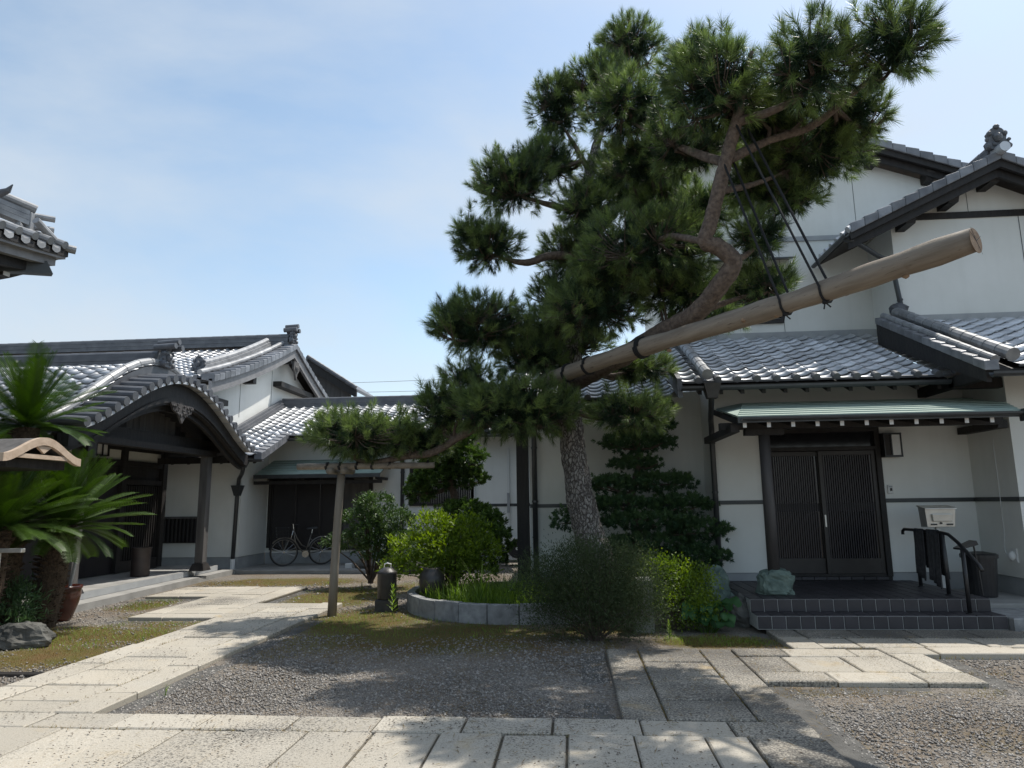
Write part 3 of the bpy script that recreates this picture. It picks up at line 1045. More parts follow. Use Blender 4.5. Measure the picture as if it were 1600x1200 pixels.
# green copper canopy over the door
CF, CB, ZF, ZB = 8.90, 10.98, 2.53, 2.985      # front and back edge of the copper sheet
cano = MB().hexa([(2.14, CF + 0.04, ZF - 0.06), (5.46, CF + 0.04, ZF - 0.06), (5.93, CB, ZB - 0.09), (2.30, CB, ZB - 0.17)], [(2.14, CF + 0.04, ZF - 0.015), (5.46, CF + 0.04, ZF - 0.015), (5.93, CB, ZB - 0.035), (2.66, CB, ZB - 0.06)]).build('canopy', 'wood', EH)
n = 8
for i in range(n):
    t0, t1 = i / n, (i + 1) / n
    y0, y1 = CF + (CB - CF) * t0, CF + (CB - CF) * t1 + 0.012
    za, zb = ZF + (ZB - ZF) * t0 + 0.012, ZF + (ZB - ZF) * t1
    xa, xb = 2.10 + 0.58 * t0, 2.10 + 0.58 * t1
    xc, xd = min(5.48 + 0.93 * t0, 5.945), min(5.48 + 0.93 * t1, 5.945)
    MB().hexa([(xa, y0, za - 0.016), (xc, y0, za - 0.016), (xd, y1, zb - 0.014), (xb, y1, zb - 0.014)], [(xa, y0, za), (xc, y0, za), (xd, y1, zb), (xb, y1, zb)]).build('copper_strip', 'copper', cano)
MB().add([(2.095, CF, ZF + 0.012), (2.68, CB, ZB + 0.002), (2.27, CB, 2.905), (2.095, CF, ZF - 0.012), (2.68, CB, ZB - 0.025), (2.27, CB, 2.88)],
         [(0, 1, 2), (5, 4, 3), (0, 2, 5, 3), (0, 3, 4, 1), (1, 4, 5, 2)]).build('copper_hip', 'copper', cano)
MB().box(2.10, 5.48, CF + 0.004, CF + 0.038, ZF - 0.075, ZF - 0.005).build('fascia', 'pipe', cano)
gutter(cano, (2.14, CF - 0.03, ZF - 0.02), (5.52, CF - 0.03, ZF - 0.02), 0.035)
MB().box(5.47, 5.60, CF - 0.09, CF + 0.05, ZF - 0.13, ZF + 0.02).build('gutter_box', 'pipe', cano, bevel=0.01)
for i in range(11):
    x = 2.18 + i * 0.298
    r_ = MB().hexa([(x, CF + 0.10, ZF - 0.125), (x + 0.042, CF + 0.10, ZF - 0.125), (x + 0.042, CB, ZB - 0.16), (x, CB, ZB - 0.16)], [(x, CF + 0.10, ZF - 0.055), (x + 0.042, CF + 0.10, ZF - 0.055), (x + 0.042, CB, ZB - 0.09), (x, CB, ZB - 0.09)]).build('rafter', 'wood', cano)
    MB().box(x - 0.002, x + 0.044, CF + 0.090, CF + 0.099, ZF - 0.130, ZF - 0.060).build('rafter_end', 'white', r_)
MB().box(1.98, 5.55, 9.40, 9.51, 2.42, 2.508).build('beam', 'wood', cano)
MB().box(2.30, 2.80, 9.39, 9.52, 2.34, 2.418).build('bracket', 'wood', cano)
MB().box(2.06, 2.17, 9.15, 11.0, 2.36, 2.455).build('beam', 'wood', cano)
MB().box(5.80, 5.93, 9.96, 10.97, 2.42, 2.52).build('beam', 'wood', cano)
pst = MB().tube([(2.555, 9.46, 0.58), (2.555, 9.46, 1.4), (2.555, 9.46, 2.34)], [0.076, 0.075, 0.072], 16).build('post', 'postwood', cano, smooth=True)

# lattice doors
dr = MB()
dr.box(2.90, 2.98, 10.95, 11.1, 0.36, 2.56)
dr.box(4.58, 4.66, 10.95, 11.1, 0.36, 2.56)
dr.box(2.98, 4.58, 10.95, 11.1, 2.22, 2.28)
dr.box(2.98, 4.58, 10.95, 11.1, 2.50, 2.56)
dr.box(2.98, 4.58, 10.97, 11.1, 0.36, 0.40)
dfr = dr.build('door_frame', 'wood', EH, bevel=0.004)
MB().box(2.98, 4.58, 11.03, 11.06, 2.28, 2.50).build('transom', 'glass', dfr)
for x0, x1, yy in ((2.98, 3.80, 11.035), (3.745, 4.58, 10.985)):
    d = MB()
    d.box(x0, x0 + 0.06, yy, yy + 0.035, 0.40, 2.215)
    d.box(x1 - 0.06, x1, yy, yy + 0.035, 0.40, 2.215)
    d.box(x0 + 0.06, x1 - 0.06, yy, yy + 0.035, 2.15, 2.215)
    d.box(x0 + 0.06, x1 - 0.06, yy, yy + 0.035, 0.40, 0.62)
    leaf = d.build('sliding_door', simple('bronze_frame', (0.022, 0.018, 0.016), (0.032, 0.027, 0.024), 8, 0.45), EH, bevel=0.003)
    MB().box(x0 + 0.06, x1 - 0.06, yy + 0.024, yy + 0.030, 0.62, 2.15).build('glass_pane', 'glass', leaf)
    MB().box(x0 + 0.06, x1 - 0.06, yy + 0.016, yy + 0.023, 1.31, 1.43).build('mid_rail', 'wood', leaf)
    b = MB()
    k = int((x1 - x0 - 0.12) / 0.0335)
    for i in range(k):
        xx = x0 + 0.066 + i * 0.0335
        b.box(xx, xx + 0.014, yy + 0.002, yy + 0.014, 0.62, 2.15)
    lt = b.build('lattice', simple('lattice_bar', (0.030, 0.026, 0.029), (0.040, 0.034, 0.036), 8, 0.6), leaf)
    lt['kind'] = 'stuff'
    hx = x0 + 0.03
    if x0 > 3.5:
        MB().box(hx - 0.012, hx + 0.012, yy - 0.012, yy, 1.08, 1.26).build('handle', 'steel', leaf, bevel=0.003)
    else:
        MB().box(x0 + 0.02, x0 + 0.04, yy - 0.008, yy, 1.1, 1.2).build('handle', 'black', leaf)

MB().box(2.86, 4.70, 11.16, 11.20, 0.0, 2.7).build('interior', 'wood', EH)  # unseen dark sheet added so the gaps round the doors stay dark
MB().box(2.90, 4.66, 10.985, 11.10, 0.30, 0.358).build('sill', 'wood', EH)  # dark strip added behind the small tiles to stop light leaking through
# tiled platform and steps
stp = MB()
stp.box(2.12, 4.90, 9.005, 11.02, 0.0, 0.299)
stp.box(2.12, 4.90, 8.705, 9.005, 0.0, 0.149)
steps = stp.build('entrance_steps', 'grout', EH)
tw = 2.78 / 17


def tmesh(nm, sx, sy, sz):
    mb_ = MB().cham(-sx / 2, sx / 2, -sy / 2, sy / 2, -sz, 0, 0.0035)
    me_ = bpy.data.meshes.new(nm)
    me_.from_pydata(mb_.v, [], mb_.f)
    me_.materials.append(M['steptile'])
    return me_


TT = tmesh('step_tile_mesh', tw - 0.010, 0.141, 0.010)
RT = tmesh('riser_tile_mesh', tw - 0.010, 0.138, 0.010)
for i in range(17):
    x = 2.12 + tw * (i + 0.5)
    for j in range(2):
        inst('step_tile', TT, Matrix.Translation((x, 8.705 + 0.075 + 0.15 * j, 0.159)), steps)
    for j in range(13):
        inst('step_tile', TT, Matrix.Translation((x, 9.0 + 0.075 + 0.15 * j, 0.309)), steps)
    for yy, zz in ((8.705, 0.078), (9.005, 0.228)):
        inst('step_tile', RT, Matrix.Translation((x, yy - 0.010, zz)) @ Matrix.Rotation(math.pi / 2, 4, 'X'), steps)
for i in range(9):
    x = 3.0 + i * 0.178
    inst('step_tile', tmesh('sill_tile_mesh', 0.168, 0.045, 0.012) if i == 0 else bpy.data.meshes['sill_tile_mesh'], Matrix.Translation((x + 0.09, 10.965, 0.336)) @ Matrix.Rotation(math.pi / 2, 4, 'X'), steps)
# granite side step right of the platform
MB().cham(4.92, 6.0, 8.62, 9.4, -0.06, 0.14, 0.012).build('side_step', 'planter', EH)
MB().cham(4.92, 5.94, 9.42, 10.9, -0.06, 0.19, 0.01).build('side_floor', 'concrete', EH)

# downpipes of the entrance house
dp = thing('downpipe', 'dark drainpipe with square funnel on the corner left of the green canopy', 'drainpipe', (2.16, 10.9, 0))
MB().tube([(2.02, 10.02, 3.0), (2.02, 10.04, 2.94), (2.13, 10.75, 2.72), (2.16, 10.88, 2.6), (2.16, 10.90, 2.4), (2.16, 10.90, 0.05)], 0.042, 10).build('pipe', 'pipe', dp, smooth=True)
MB().hexa([(1.95, 9.94, 2.93), (2.09, 9.94, 2.93), (2.09, 10.08, 2.93), (1.95, 10.08, 2.93)], [(1.90, 9.90, 3.14), (2.14, 9.90, 3.14), (2.14, 10.12, 3.14), (1.90, 10.12, 3.14)]).build('funnel', 'castiron', dp)
for z in (0.6, 1.6, 2.35):
    MB().tube([(2.16, 10.9, z), (2.16, 10.9, z + 0.03)], 0.049, 10).build('pipe_clip', 'pipe', dp)

# wall lamp, intercom, floodlight
lp = thing('wall_lamp', 'black framed wall lantern with white pane right of the sliding doors', 'lamp', (4.78, 11.0, 2.0))
l_ = MB()
l_.box(4.66, 4.92, 10.82, 11.0, 2.10, 2.125)
l_.box(4.66, 4.92, 10.82, 11.0, 2.435, 2.46)
for x, y in ((4.66, 10.82), (4.90, 10.82), (4.76, 10.82), (4.66, 10.98)):
    l_.box(x, x + 0.018, y, y + 0.018, 2.125, 2.435)
l_.box(4.665, 4.67, 10.84, 10.98, 2.125, 2.435)
l_.build('frame', 'black', lp)
MB().box(4.672, 4.757, 10.832, 10.98, 2.128, 2.432).build('dark_panel', 'wood', lp)
MB().box(4.78, 4.898, 10.832, 10.98, 2.128, 2.432).build('pane', 'acwhite', lp)
ic = thing('intercom', 'small pale intercom plate on the wall under the lantern', 'intercom', (4.76, 11.0, 1.55))
MB().box(4.715, 4.795, 10.975, 11.0, 1.56, 1.69).build('plate', 'acwhite', ic, bevel=0.005)
MB().box(4.745, 4.775, 10.968, 10.975, 1.60, 1.645).build('button', 'black', ic)
MB().box(4.73, 4.78, 10.970, 10.975, 1.655, 1.675).build('speaker_slot', 'plinth', ic)

# letter box on a post
mbx = thing('letter_box', 'stainless steel letter box on a slim post beside the handrail', 'letter box', (5.06, 10.3, 0.19))
body = MB()
body.hexa([(4.88, 10.26, 1.09), (5.25, 10.26, 1.09), (5.25, 10.44, 1.09), (4.88, 10.44, 1.09)], [(4.86, 10.24, 1.35), (5.27, 10.24, 1.35), (5.27, 10.44, 1.37), (4.86, 10.44, 1.37)])
body.build('body', 'steel', mbx, bevel=0.006)
MB().hexa([(4.85, 10.215, 1.335), (5.28, 10.215, 1.335), (5.28, 10.45, 1.37), (4.85, 10.45, 1.37)], [(4.85, 10.215, 1.35), (5.28, 10.215, 1.35), (5.28, 10.45, 1.39), (4.85, 10.45, 1.39)]).build('lid', 'steel', mbx, bevel=0.004)
MB().hexa([(4.95, 10.222, 1.17), (5.2, 10.222, 1.17), (5.2, 10.255, 1.17), (4.95, 10.255, 1.17)], [(4.94, 10.212, 1.27), (5.21, 10.212, 1.27), (5.21, 10.25, 1.27), (4.94, 10.25, 1.27)]).build('flap', 'steel', mbx, bevel=0.006)
for x in (4.93, 5.14):
    MB().box(x, x + 0.075, 10.238, 10.258, 1.118, 1.138).build('slot', 'black', mbx)
MB().tube([(5.06, 10.232, 1.145), (5.06, 10.258, 1.145)], 0.014, 8).build('lock', 'black', mbx)
MB().box(5.035, 5.085, 10.34, 10.39, 0.19, 1.09).build('post', 'acwhite', mbx)

# handrail with three posts
hr = thing('handrail', 'black metal handrail bending down beside the entrance steps', 'handrail', (4.6, 9.4, 0.16))
MB().tube([(4.66, 10.52, 0.985), (4.66, 10.52, 1.03), (4.66, 10.46, 1.06), (4.66, 10.2, 1.06), (4.62, 9.4, 1.06), (4.61, 9.2, 1.045), (4.58, 8.95, 0.965), (4.56, 8.72, 0.86), (4.55, 8.5, 0.74), (4.55, 8.44, 0.68)], 0.021, 10).build('rail', 'black', hr, smooth=True)
for x, y, z0, z1 in ((4.66, 10.15, 0.31, 1.05), (4.59, 9.30, 0.31, 1.04), (4.56, 8.82, 0.16, 0.90)):
    p = MB().tube([(x, y, z0), (x, y, z1)], 0.024, 10).build('post', 'black', hr, smooth=True)
    MB().tube([(x, y, z0), (x, y, z0 + 0.012)], 0.045, 12).build('foot_plate', 'black', p)


def cloth(name, label, y0, y1, z_bot_near, z_bot_far, seed):
    V, F = [], []
    nu, nv = 16, 9
    for j in range(nv * 2 + 1):
        side = -1 if j <= nv else 1
        q = abs(j - nv) / nv
        for i in range(nu + 1):
            y = y0 + (y1 - y0) * i / nu
            zb = z_bot_near + (z_bot_far - z_bot_near) * i / nu + (0.12 if side > 0 else 0)
            z = 1.085 + (zb - 1.085) * q
            fold = 0.02 * math.sin(i * 1.25 + seed) * q
            x = 4.635 + side * (0.026 + fold + 0.015 * q)
            V.append((x, y + 0.02 * math.sin(seed + q * 3) * q * (1 if i > nu / 2 else -1), z))
    for j in range(nv * 2):
        for i in range(nu):
            k = j * (nu + 1) + i
            F.append((k, k + 1, k + nu + 2, k + nu + 1))
    o = MB().add(V, F).build(name, 'cloth', None, smooth=True)
    sm = o.modifiers.new('thick', 'SOLIDIFY')
    sm.thickness = 0.006
    return tag(o, label, 'cloth')


cloth('hanging_cloth', 'dark cloth hung over the handrail near the wall side post', 9.82, 10.05, 0.42, 0.5, 0.4)
cloth('hanging_cloth', 'longer dark cloth hung over the handrail beside the middle post', 9.42, 9.74, 0.36, 0.46, 2.0)

bn = thing('waste_bin', 'black plastic bin standing in the corner behind the handrail', 'bin', (5.42, 10.1, 0.19))
MB().lathe([(0.16, 0.0), (0.165, 0.02), (0.205, 0.5), (0.205, 0.51), (0.0, 0.51)], (5.42, 10.1, 0.19), 22).build('body', 'black', bn, smooth=False)
MB().lathe([(0.222, 0.0), (0.225, 0.045), (0.20, 0.06), (0.06, 0.085), (0.0, 0.085)], (5.42, 10.1, 0.69), 22).build('lid', 'black', bn)
dpn = thing('dustpan', 'black dustpan propped against the handrail post above the bin', 'dustpan', (4.85, 9.3, 0.31))
MB().hexa([(4.70, 9.14, 0.86), (4.92, 9.14, 0.92), (4.92, 9.3, 0.92), (4.70, 9.3, 0.86)], [(4.70, 9.14, 0.88), (4.90, 9.14, 0.97), (4.90, 9.3, 0.97), (4.70, 9.3, 0.88)]).build('pan', 'black', dpn)
MB().tube([(4.9, 9.22, 0.93), (4.94, 9.24, 0.6), (4.96, 9.25, 0.312)], 0.011, 8).build('handle', 'black', dpn)

fl = thing('outdoor_socket', 'small pale outdoor socket hood with thin cable on the side wall', 'socket', (5.95, 10.2, 0.6))
MB().blob((5.905, 10.2, 0.70), (0.05, 0.05, 0.065), 1, 0.1, 12, 8).build('hood', 'acwhite', fl, smooth=True)
MB().box(5.93, 5.949, 10.14, 10.26, 0.62, 0.80).build('plate', 'acwhite', fl)
MB().tube([(5.935, 10.35, 2.3), (5.935, 10.35, 1.5), (5.935, 10.36, 1.0), (5.93, 10.40, 0.8), (5.925, 10.34, 0.68), (5.92, 10.24, 0.64)], 0.006, 6).build('cable', 'acwhite', fl)

# green stone on the platform
gs = MB()
gs.blob((2.555, 9.44, 0.43), (0.215, 0.15, 0.175), 5, 0.26, 36, 24, 1.8, sq=0.6)
o = gs.build('green_stone', 'greenstone')
tag(o, 'flat faced green stone under the canopy post on the dark tiled platform', 'stone')

# ------------------------------------------------------------------ two storey house behind
TH = thing('two_storey_house', 'tall white two storey house with stepped gables and dark timber eaves', 'house', (5.6, 14.0, 0))
w2 = MB()
w2.extr([(2.25, 13.0, 4.2), (5.65, 13.0, 4.2), (7.6, 13.0, 4.2), (7.6, 13.0, 7.15), (4.0, 13.0, 8.50), (2.25, 13.0, 7.82)], (0, 0.15, 0))
w2.box(2.25, 2.4, 13.15, 20, 0, 7.8)
w2.build('gable_wall', 'plaster', TH)
w3 = MB()
w3.extr([(5.65, 12.0, 4.2), (10.2, 12.0, 4.2), (10.2, 12.0, 5.55), (7.22, 12.0, 6.95), (5.65, 12.0, 6.23)], (0, 0.15, 0))
w3.box(5.65, 5.80, 12.15, 13.0, 4.2, 6.2)
w3.build('wing_wall', 'plaster', TH)
# trims
MB().box(2.25, 5.65, 12.97, 12.998, 6.33, 6.42).build('belt_rail', 'plinth', TH)
MB().box(5.66, 10.2, 11.965, 11.998, 6.25, 6.36).build('belt_rail', 'wood', TH)
MB().box(7.76, 7.768, 11.992, 11.999, 4.54, 6.25).build('wall_joint', 'belt', TH)
MB().box(6.96, 6.966, 11.994, 11.999, 6.36, 6.78).build('wall_joint', 'belt', TH)
MB().box(4.03, 4.036, 12.993, 12.999, 4.56, 6.33).build('wall_joint', 'belt', TH)
MB().box(5.5, 5.506, 12.993, 12.999, 6.42, 7.9).build('wall_joint', 'belt', TH)
# louvred window and hood
wn_ = MB()
wn_.box(2.75, 4.02, 12.95, 12.999, 4.74, 4.80)
wn_.box(2.75, 4.02, 12.95, 12.999, 5.78, 5.84)
wn_.box(2.75, 2.80, 12.95, 12.999, 4.80, 5.78)
wn_.box(3.97, 4.02, 12.95, 12.999, 4.80, 5.78)
win = wn_.build('window', 'wood', TH)
MB().box(2.80, 3.97, 12.985, 12.997, 4.80, 5.78).build('window_backing', 'glass', win)
for i in range(24):
    z = 4.81 + i * 0.0405
    MB().hexa([(2.80, 12.955, z), (3.97, 12.955, z), (3.97, 12.984, z + 0.022), (2.80, 12.984, z + 0.022)], [(2.80, 12.955, z + 0.010), (3.97, 12.955, z + 0.010), (3.97, 12.984, z + 0.032), (2.80, 12.984, z + 0.032)]).build('slat', 'woodgrey', win)
MB().hexa([(2.65, 12.62, 5.88), (4.22, 12.62, 5.88), (4.22, 12.998, 5.98), (2.65, 12.998, 5.98)], [(2.65, 12.62, 5.905), (4.22, 12.62, 5.905), (4.22, 12.998, 6.02), (2.65, 12.998, 6.02)]).build('window_hood', 'pipe', win)


def gable_roof(apex, slope_l, slope_r, run_l, run_r, y0, y1, tag_y):
    """gable roof whose ridge runs along Y; front rake at y0, with verge tiles, barge boards, purlin ends"""
    ax, az = apex
    for sgn, slope, run in ((-1, slope_l, run_l), (1, slope_r, run_r)):
        ex, ez = ax + sgn * run, az - slope * run
        mb = MB()
        mb.hexa([(ax, y0 + 0.06, az - 0.06), (ex, y0 + 0.06, ez - 0.06), (ex, y1, ez - 0.06), (ax, y1, az - 0.06)], [(ax, y0 + 0.06, az), (ex, y0 + 0.06, ez), (ex, y1, ez), (ax, y1, az)])
        rp_ = mb.build('roof', 'wood', TH)
        bb = MB()
        bb.extr([(ax, y0, az - 0.02), (ex, y0, ez - 0.02), (ex, y0, ez - 0.17), (ax, y0, az - 0.19)], (0, 0.06, 0))
        bb.build('barge_board', 'wood', rp_)
        bb = MB()
        bb.extr([(ax, y0 + 0.10, az - 0.12), (ex, y0 + 0.10, ez - 0.12), (ex, y0 + 0.10, ez - 0.30), (ax, y0 + 0.10, az - 0.32)], (0, 0.05, 0))
        bb.build('barge_board', 'wood', rp_)
        k = int(run * math.sqrt(1 + slope ** 2) / 0.25)
        for i in range(k):
            xa, xb = ax + sgn * run * i / k, ax + sgn * run * (i + 1) / k
            za, zb = az - slope * run * i / k, az - slope * run * (i + 1) / k
            t_ = MB()
            up = 0.035
            t_.hexa([(xa, y0 - 0.05, za - 0.07), (xb, y0 - 0.05, zb - 0.07), (xb, y0 + 0.22, zb + 0.0), (xa, y0 + 0.22, za + 0.0)],
                    [(xa, y0 - 0.05, za + 0.07), (xb, y0 - 0.05, zb + 0.07 + up), (xb, y0 + 0.22, zb + 0.08 + up), (xa, y0 + 0.22, za + 0.08)])
            t_.build('verge_tile', 'vergetile', rp_, bevel=0.015)
        # tile rows behind the verge
        f = MB()
        for i in range(k):
            xa, xb = ax + sgn * run * i / k, ax + sgn * run * (i + 1) / k
            za, zb = az - slope * run * i / k, az - slope * run * (i + 1) / k
            f.hexa([(xa, y0 + 0.22, za + 0.005), (xb, y0 + 0.22, zb + 0.005), (xb, y1, zb + 0.005), (xa, y1, za + 0.005)], [(xa, y0 + 0.22, za + 0.03), (xb, y0 + 0.22, zb + 0.065), (xb, y1, zb + 0.065), (xa, y1, za + 0.03)])
        ff = f.build('tile_field', 'tile', rp_)
        ff['kind'] = 'stuff'
    return


gable_roof((4.0, 8.76), 0.40, 0.38, 2.5, 4.0, 12.62, 19.5, 13.0)
gable_roof((7.22, 7.08), 0.47, 0.47, 2.50, 3.2, 11.40, 12.99, 12.0)
for x, z, y0 in ((5.75, 7.96, 12.70), (6.75, 7.58, 12.70)):
    MB().hexa([(x, y0 + 0.1, z - 0.24), (x + 0.14, y0 + 0.1, z - 0.26), (x + 0.14, 13.0, z - 0.26), (x, 13.0, z - 0.24)], [(x, y0, z - 0.06), (x + 0.14, y0, z - 0.11), (x + 0.14, 13.0, z - 0.11), (x, 13.0, z - 0.06)]).build('purlin_end', 'wood', TH)
for x in (5.72, 6.45, 7.14):
    z = 7.08 - 0.47 * abs(x + 0.07 - 7.22) - 0.06
    MB().hexa([(x, 11.60, z - 0.30), (x + 0.15, 11.60, z - 0.30), (x + 0.15, 12.0, z - 0.30), (x, 12.0, z - 0.30)], [(x, 11.47, z - 0.06), (x + 0.15, 11.47, z - 0.06), (x + 0.15, 12.0, z - 0.06), (x, 12.0, z - 0.06)]).build('purlin_end', 'wood', TH)
# eave of the nearer gable: soffit under the left slope and eave tiles at its lower end
MB().hexa([(4.74, 11.47, 5.83), (5.64, 11.47, 6.25), (5.64, 12.98, 6.25), (4.74, 12.98, 5.83)], [(4.74, 11.47, 5.86), (5.64, 11.47, 6.28), (5.64, 12.98, 6.28), (4.74, 12.98, 5.86)]).build('soffit', 'wood', TH)
for i in range(6):
    p = (4.69, 11.42 + i * 0.26, 5.91)
    MB().tube([p, (4.97, 11.42 + i * 0.26, 6.045)], [0.06, 0.058], 10).build('eave_tile', 'tile', TH)
gutter(TH, (4.64, 11.38, 5.82), (4.64, 12.97, 5.82), 0.045)
ridge(TH, (7.22, 11.5, 7.12), (7.22, 12.95, 7.12), 0.26, 0.16, 3)
onigawara('ridge_ornament', TH, (7.22, 11.42, 7.36), 0.32, (0, -1, 0))
MB().tube([(7.22, 11.22, 7.16), (7.22, 11.5, 7.16)], 0.085, 14).build('ridge_disc', 'tile', TH)
ridge(TH, (4.0, 12.7, 8.80), (4.0, 19.5, 8.80), 0.26, 0.2, 3)
dp = thing('downpipe', 'dark drainpipe bending round the upper wing wall down to the lower roof', 'drainpipe', (5.6, 11.95, 4.5))
MB().tube([(4.66, 11.5, 5.78), (4.85, 11.55, 5.74), (5.30, 11.85, 5.60), (5.50, 11.92, 5.52), (5.58, 11.94, 5.45), (5.60, 11.94, 5.2), (5.66, 11.94, 4.62), (5.75, 11.85, 4.53)], 0.04, 10).build('pipe', 'pipe', dp, smooth=True)
for z in (4.8, 5.3):
    MB().tube([(5.645 - (z - 4.8) * 0.09, 11.94, z), (5.642 - (z - 4.8) * 0.09, 11.94, z + 0.03)], 0.048, 10).build('pipe_clip', 'pipe', dp)

# ------------------------------------------------------------------ garden wing behind the pine
GW = thing('garden_wing', 'low white wing with grey tiles behind the big pine trunk', 'house', (0.7, 12.0, 0))
g_ = MB()
g_.box(-0.72, 2.20, 11.9, 12.05, 0.35, 3.32)
g_.box(-0.72, -0.57, 12.05, 14.0, 0.35, 3.3)
g_.build('wall', 'plaster', GW)
MB().box(-0.70, 2.20, 11.92, 12.05, 0, 0.35).build('plinth', 'plinth', GW)
MB().box(-0.72, 2.20, 11.885, 11.9, 1.41, 1.47).build('belt_rail', 'belt', GW)
MB().box(-0.94, -0.74, 11.86, 12.06, 0.0, 3.2).build('corner_post', 'wood', GW)
gr_ = MB().hexa([(-1.0, 11.15, 3.06), (1.60, 11.15, 3.06), (1.60, 13.0, 3.86), (-1.0, 13.0, 3.86)], [(-1.0, 11.15, 3.10), (1.60, 11.15, 3.10), (1.60, 13.0, 3.90), (-1.0, 13.0, 3.90)]).build('roof', 'wood', GW)
tile_roof(gr_, plane_P(-1.05, 11.08, 3.115, 0.432), 10, 9, limit=120)
MB().hexa([(-1.0, 13.0, 3.86), (1.60, 13.0, 3.86), (1.60, 14.9, 3.1), (-1.0, 14.9, 3.1)], [(-1.0, 13.0, 3.93), (1.60, 13.0, 3.93), (1.60, 14.9, 3.16), (-1.0, 14.9, 3.16)]).build('rear_roof', 'tiledark', GW)
ridge(GW, (-1.02, 13.0, 3.92), (1.58, 13.0, 3.92), 0.24, 0.10, 2)
gutter(GW, (-1.02, 11.03, 3.05), (1.60, 11.03, 3.05), 0.05)
for i in range(7):
    x = -0.8 + i * 0.40
    MB().hexa([(x, 11.15, 2.96), (x + 0.05, 11.15, 2.96), (x + 0.05, 11.9, 3.28), (x, 11.9, 3.28)], [(x, 11.15, 3.045), (x + 0.05, 11.15, 3.045), (x + 0.05, 11.9, 3.365), (x, 11.9, 3.365)]).build('rafter', 'wood', GW)
dp = thing('downpipe', 'dark drainpipe on the garden wing wall left of the pine trunk', 'drainpipe', (-0.63, 11.8, 0))
MB().tube([(-0.62, 11.06, 3.0), (-0.62, 11.2, 2.9), (-0.63, 11.78, 2.7), (-0.63, 11.82, 2.6), (-0.63, 11.82, 0.05)], 0.045, 10).build('pipe', 'pipe', dp, smooth=True)
for z in (0.6, 1.5, 2.4):
    MB().tube([(-0.63, 11.82, z), (-0.63, 11.82, z + 0.03)], 0.053, 10).build('pipe_clip', 'pipe', dp)

# ------------------------------------------------------------------ middle wing
MW = thing('middle_wing', 'long low white wing with tiled roof, dark shutters and green canopy behind the bicycle', 'house', (-5.0, 18.0, 0))
w = MB()
w.box(-8.05, -7.95, 18.0, 18.15, 0.30, 3.3)
w.box(-7.95, -5.22, 18.0, 18.15, 2.32, 3.3)
w.box(-7.95, -5.22, 18.0, 18.15, 0.30, 0.42)
w.box(-5.22, -4.2, 18.0, 18.15, 0.30, 3.3)
w.box(-4.2, -2.55, 18.0, 18.15, 0.30, 1.45)
w.box(-4.2, -2.55, 18.0, 18.15, 2.55, 3.3)
w.box(-2.55, -0.6, 18.0, 18.15, 0.30, 3.3)
w.box(-8.20, -8.05, 16.5, 18.15, 0.30, 3.1)
w.box(-16, -8.20, 16.5, 16.65, 0.30, 2.95)
w.build('wall', 'plaster', MW)
for a in ((-8.05, -0.6, 18.02, 18.15), (-8.20, -8.07, 16.52, 18.02), (-16, -8.20, 16.52, 16.65)):
    MB().box(*a, 0, 0.30).build('plinth', 'plinth', MW)
MB().box(-2.50, -0.6, 17.985, 18.0, 1.41, 1.48).build('belt_rail', 'belt', MW)
MB().box(-8.6, -3.0, 16.0, 17.98, -0.05, 0.02).build('apron', 'concrete', MW)
# shutters
sf = MB()
sf.box(-8.0, -7.92, 17.94, 18.05, 0.42, 2.36)
sf.box(-5.28, -5.2, 17.94, 18.05, 0.42, 2.36)
sf.box(-7.92, -5.28, 17.94, 18.05, 2.28, 2.36)
sf.box(-7.92, -5.28, 17.94, 18.05, 0.36, 0.42)
sfr = sf.build('shutter_frame', 'wood', MW)
for i in range(4):
    x0 = -7.92 + i * 0.66
    b = MB()
    b.box(x0 + 0.004, x0 + 0.656, 17.985, 18.01, 0.42, 2.28)
    b.box(x0 + 0.004, x0 + 0.04, 17.965, 17.985, 0.42, 2.28)
    b.box(x0 + 0.62, x0 + 0.656, 17.965, 17.985, 0.42, 2.28)
    b.build('shutter', 'shutter', MW)
MB().box(-5.95, -5.3, 17.955, 17.964, 0.42, 2.28).build('shutter', 'woodgrey', MW)
# lattice window
b = MB()
b.box(-4.22, -4.14, 17.95, 18.05, 1.45, 2.55)
b.box(-2.61, -2.53, 17.95, 18.05, 1.45, 2.55)
b.box(-4.14, -2.61, 17.95, 18.05, 2.49, 2.55)
b.box(-4.14, -2.61, 17.95, 18.05, 1.45, 1.51)
wf = b.build('window', 'wood', MW)
MB().box(-4.14, -2.61, 18.01, 18.03, 1.51, 2.49).build('window_pane', 'glass', wf)
for i in range(25):
    x = -4.12 + i * 0.061
    MB().box(x, x + 0.022, 17.97, 17.99, 1.51, 2.49).build('lattice_bar', 'wood', wf)
MB().box(-1.66, -1.61, 17.93, 17.998, 0.7, 2.9).build('pipe_cover', 'acwhite', MW)
MB().box(-1.67, -1.60, 17.915, 17.93, 1.25, 1.75).build('pipe_cover', 'plinth', MW)
MB().box(-2.62, -2.5, 17.95, 17.998, 0.3, 2.6).build('white_post', 'acwhite', MW)
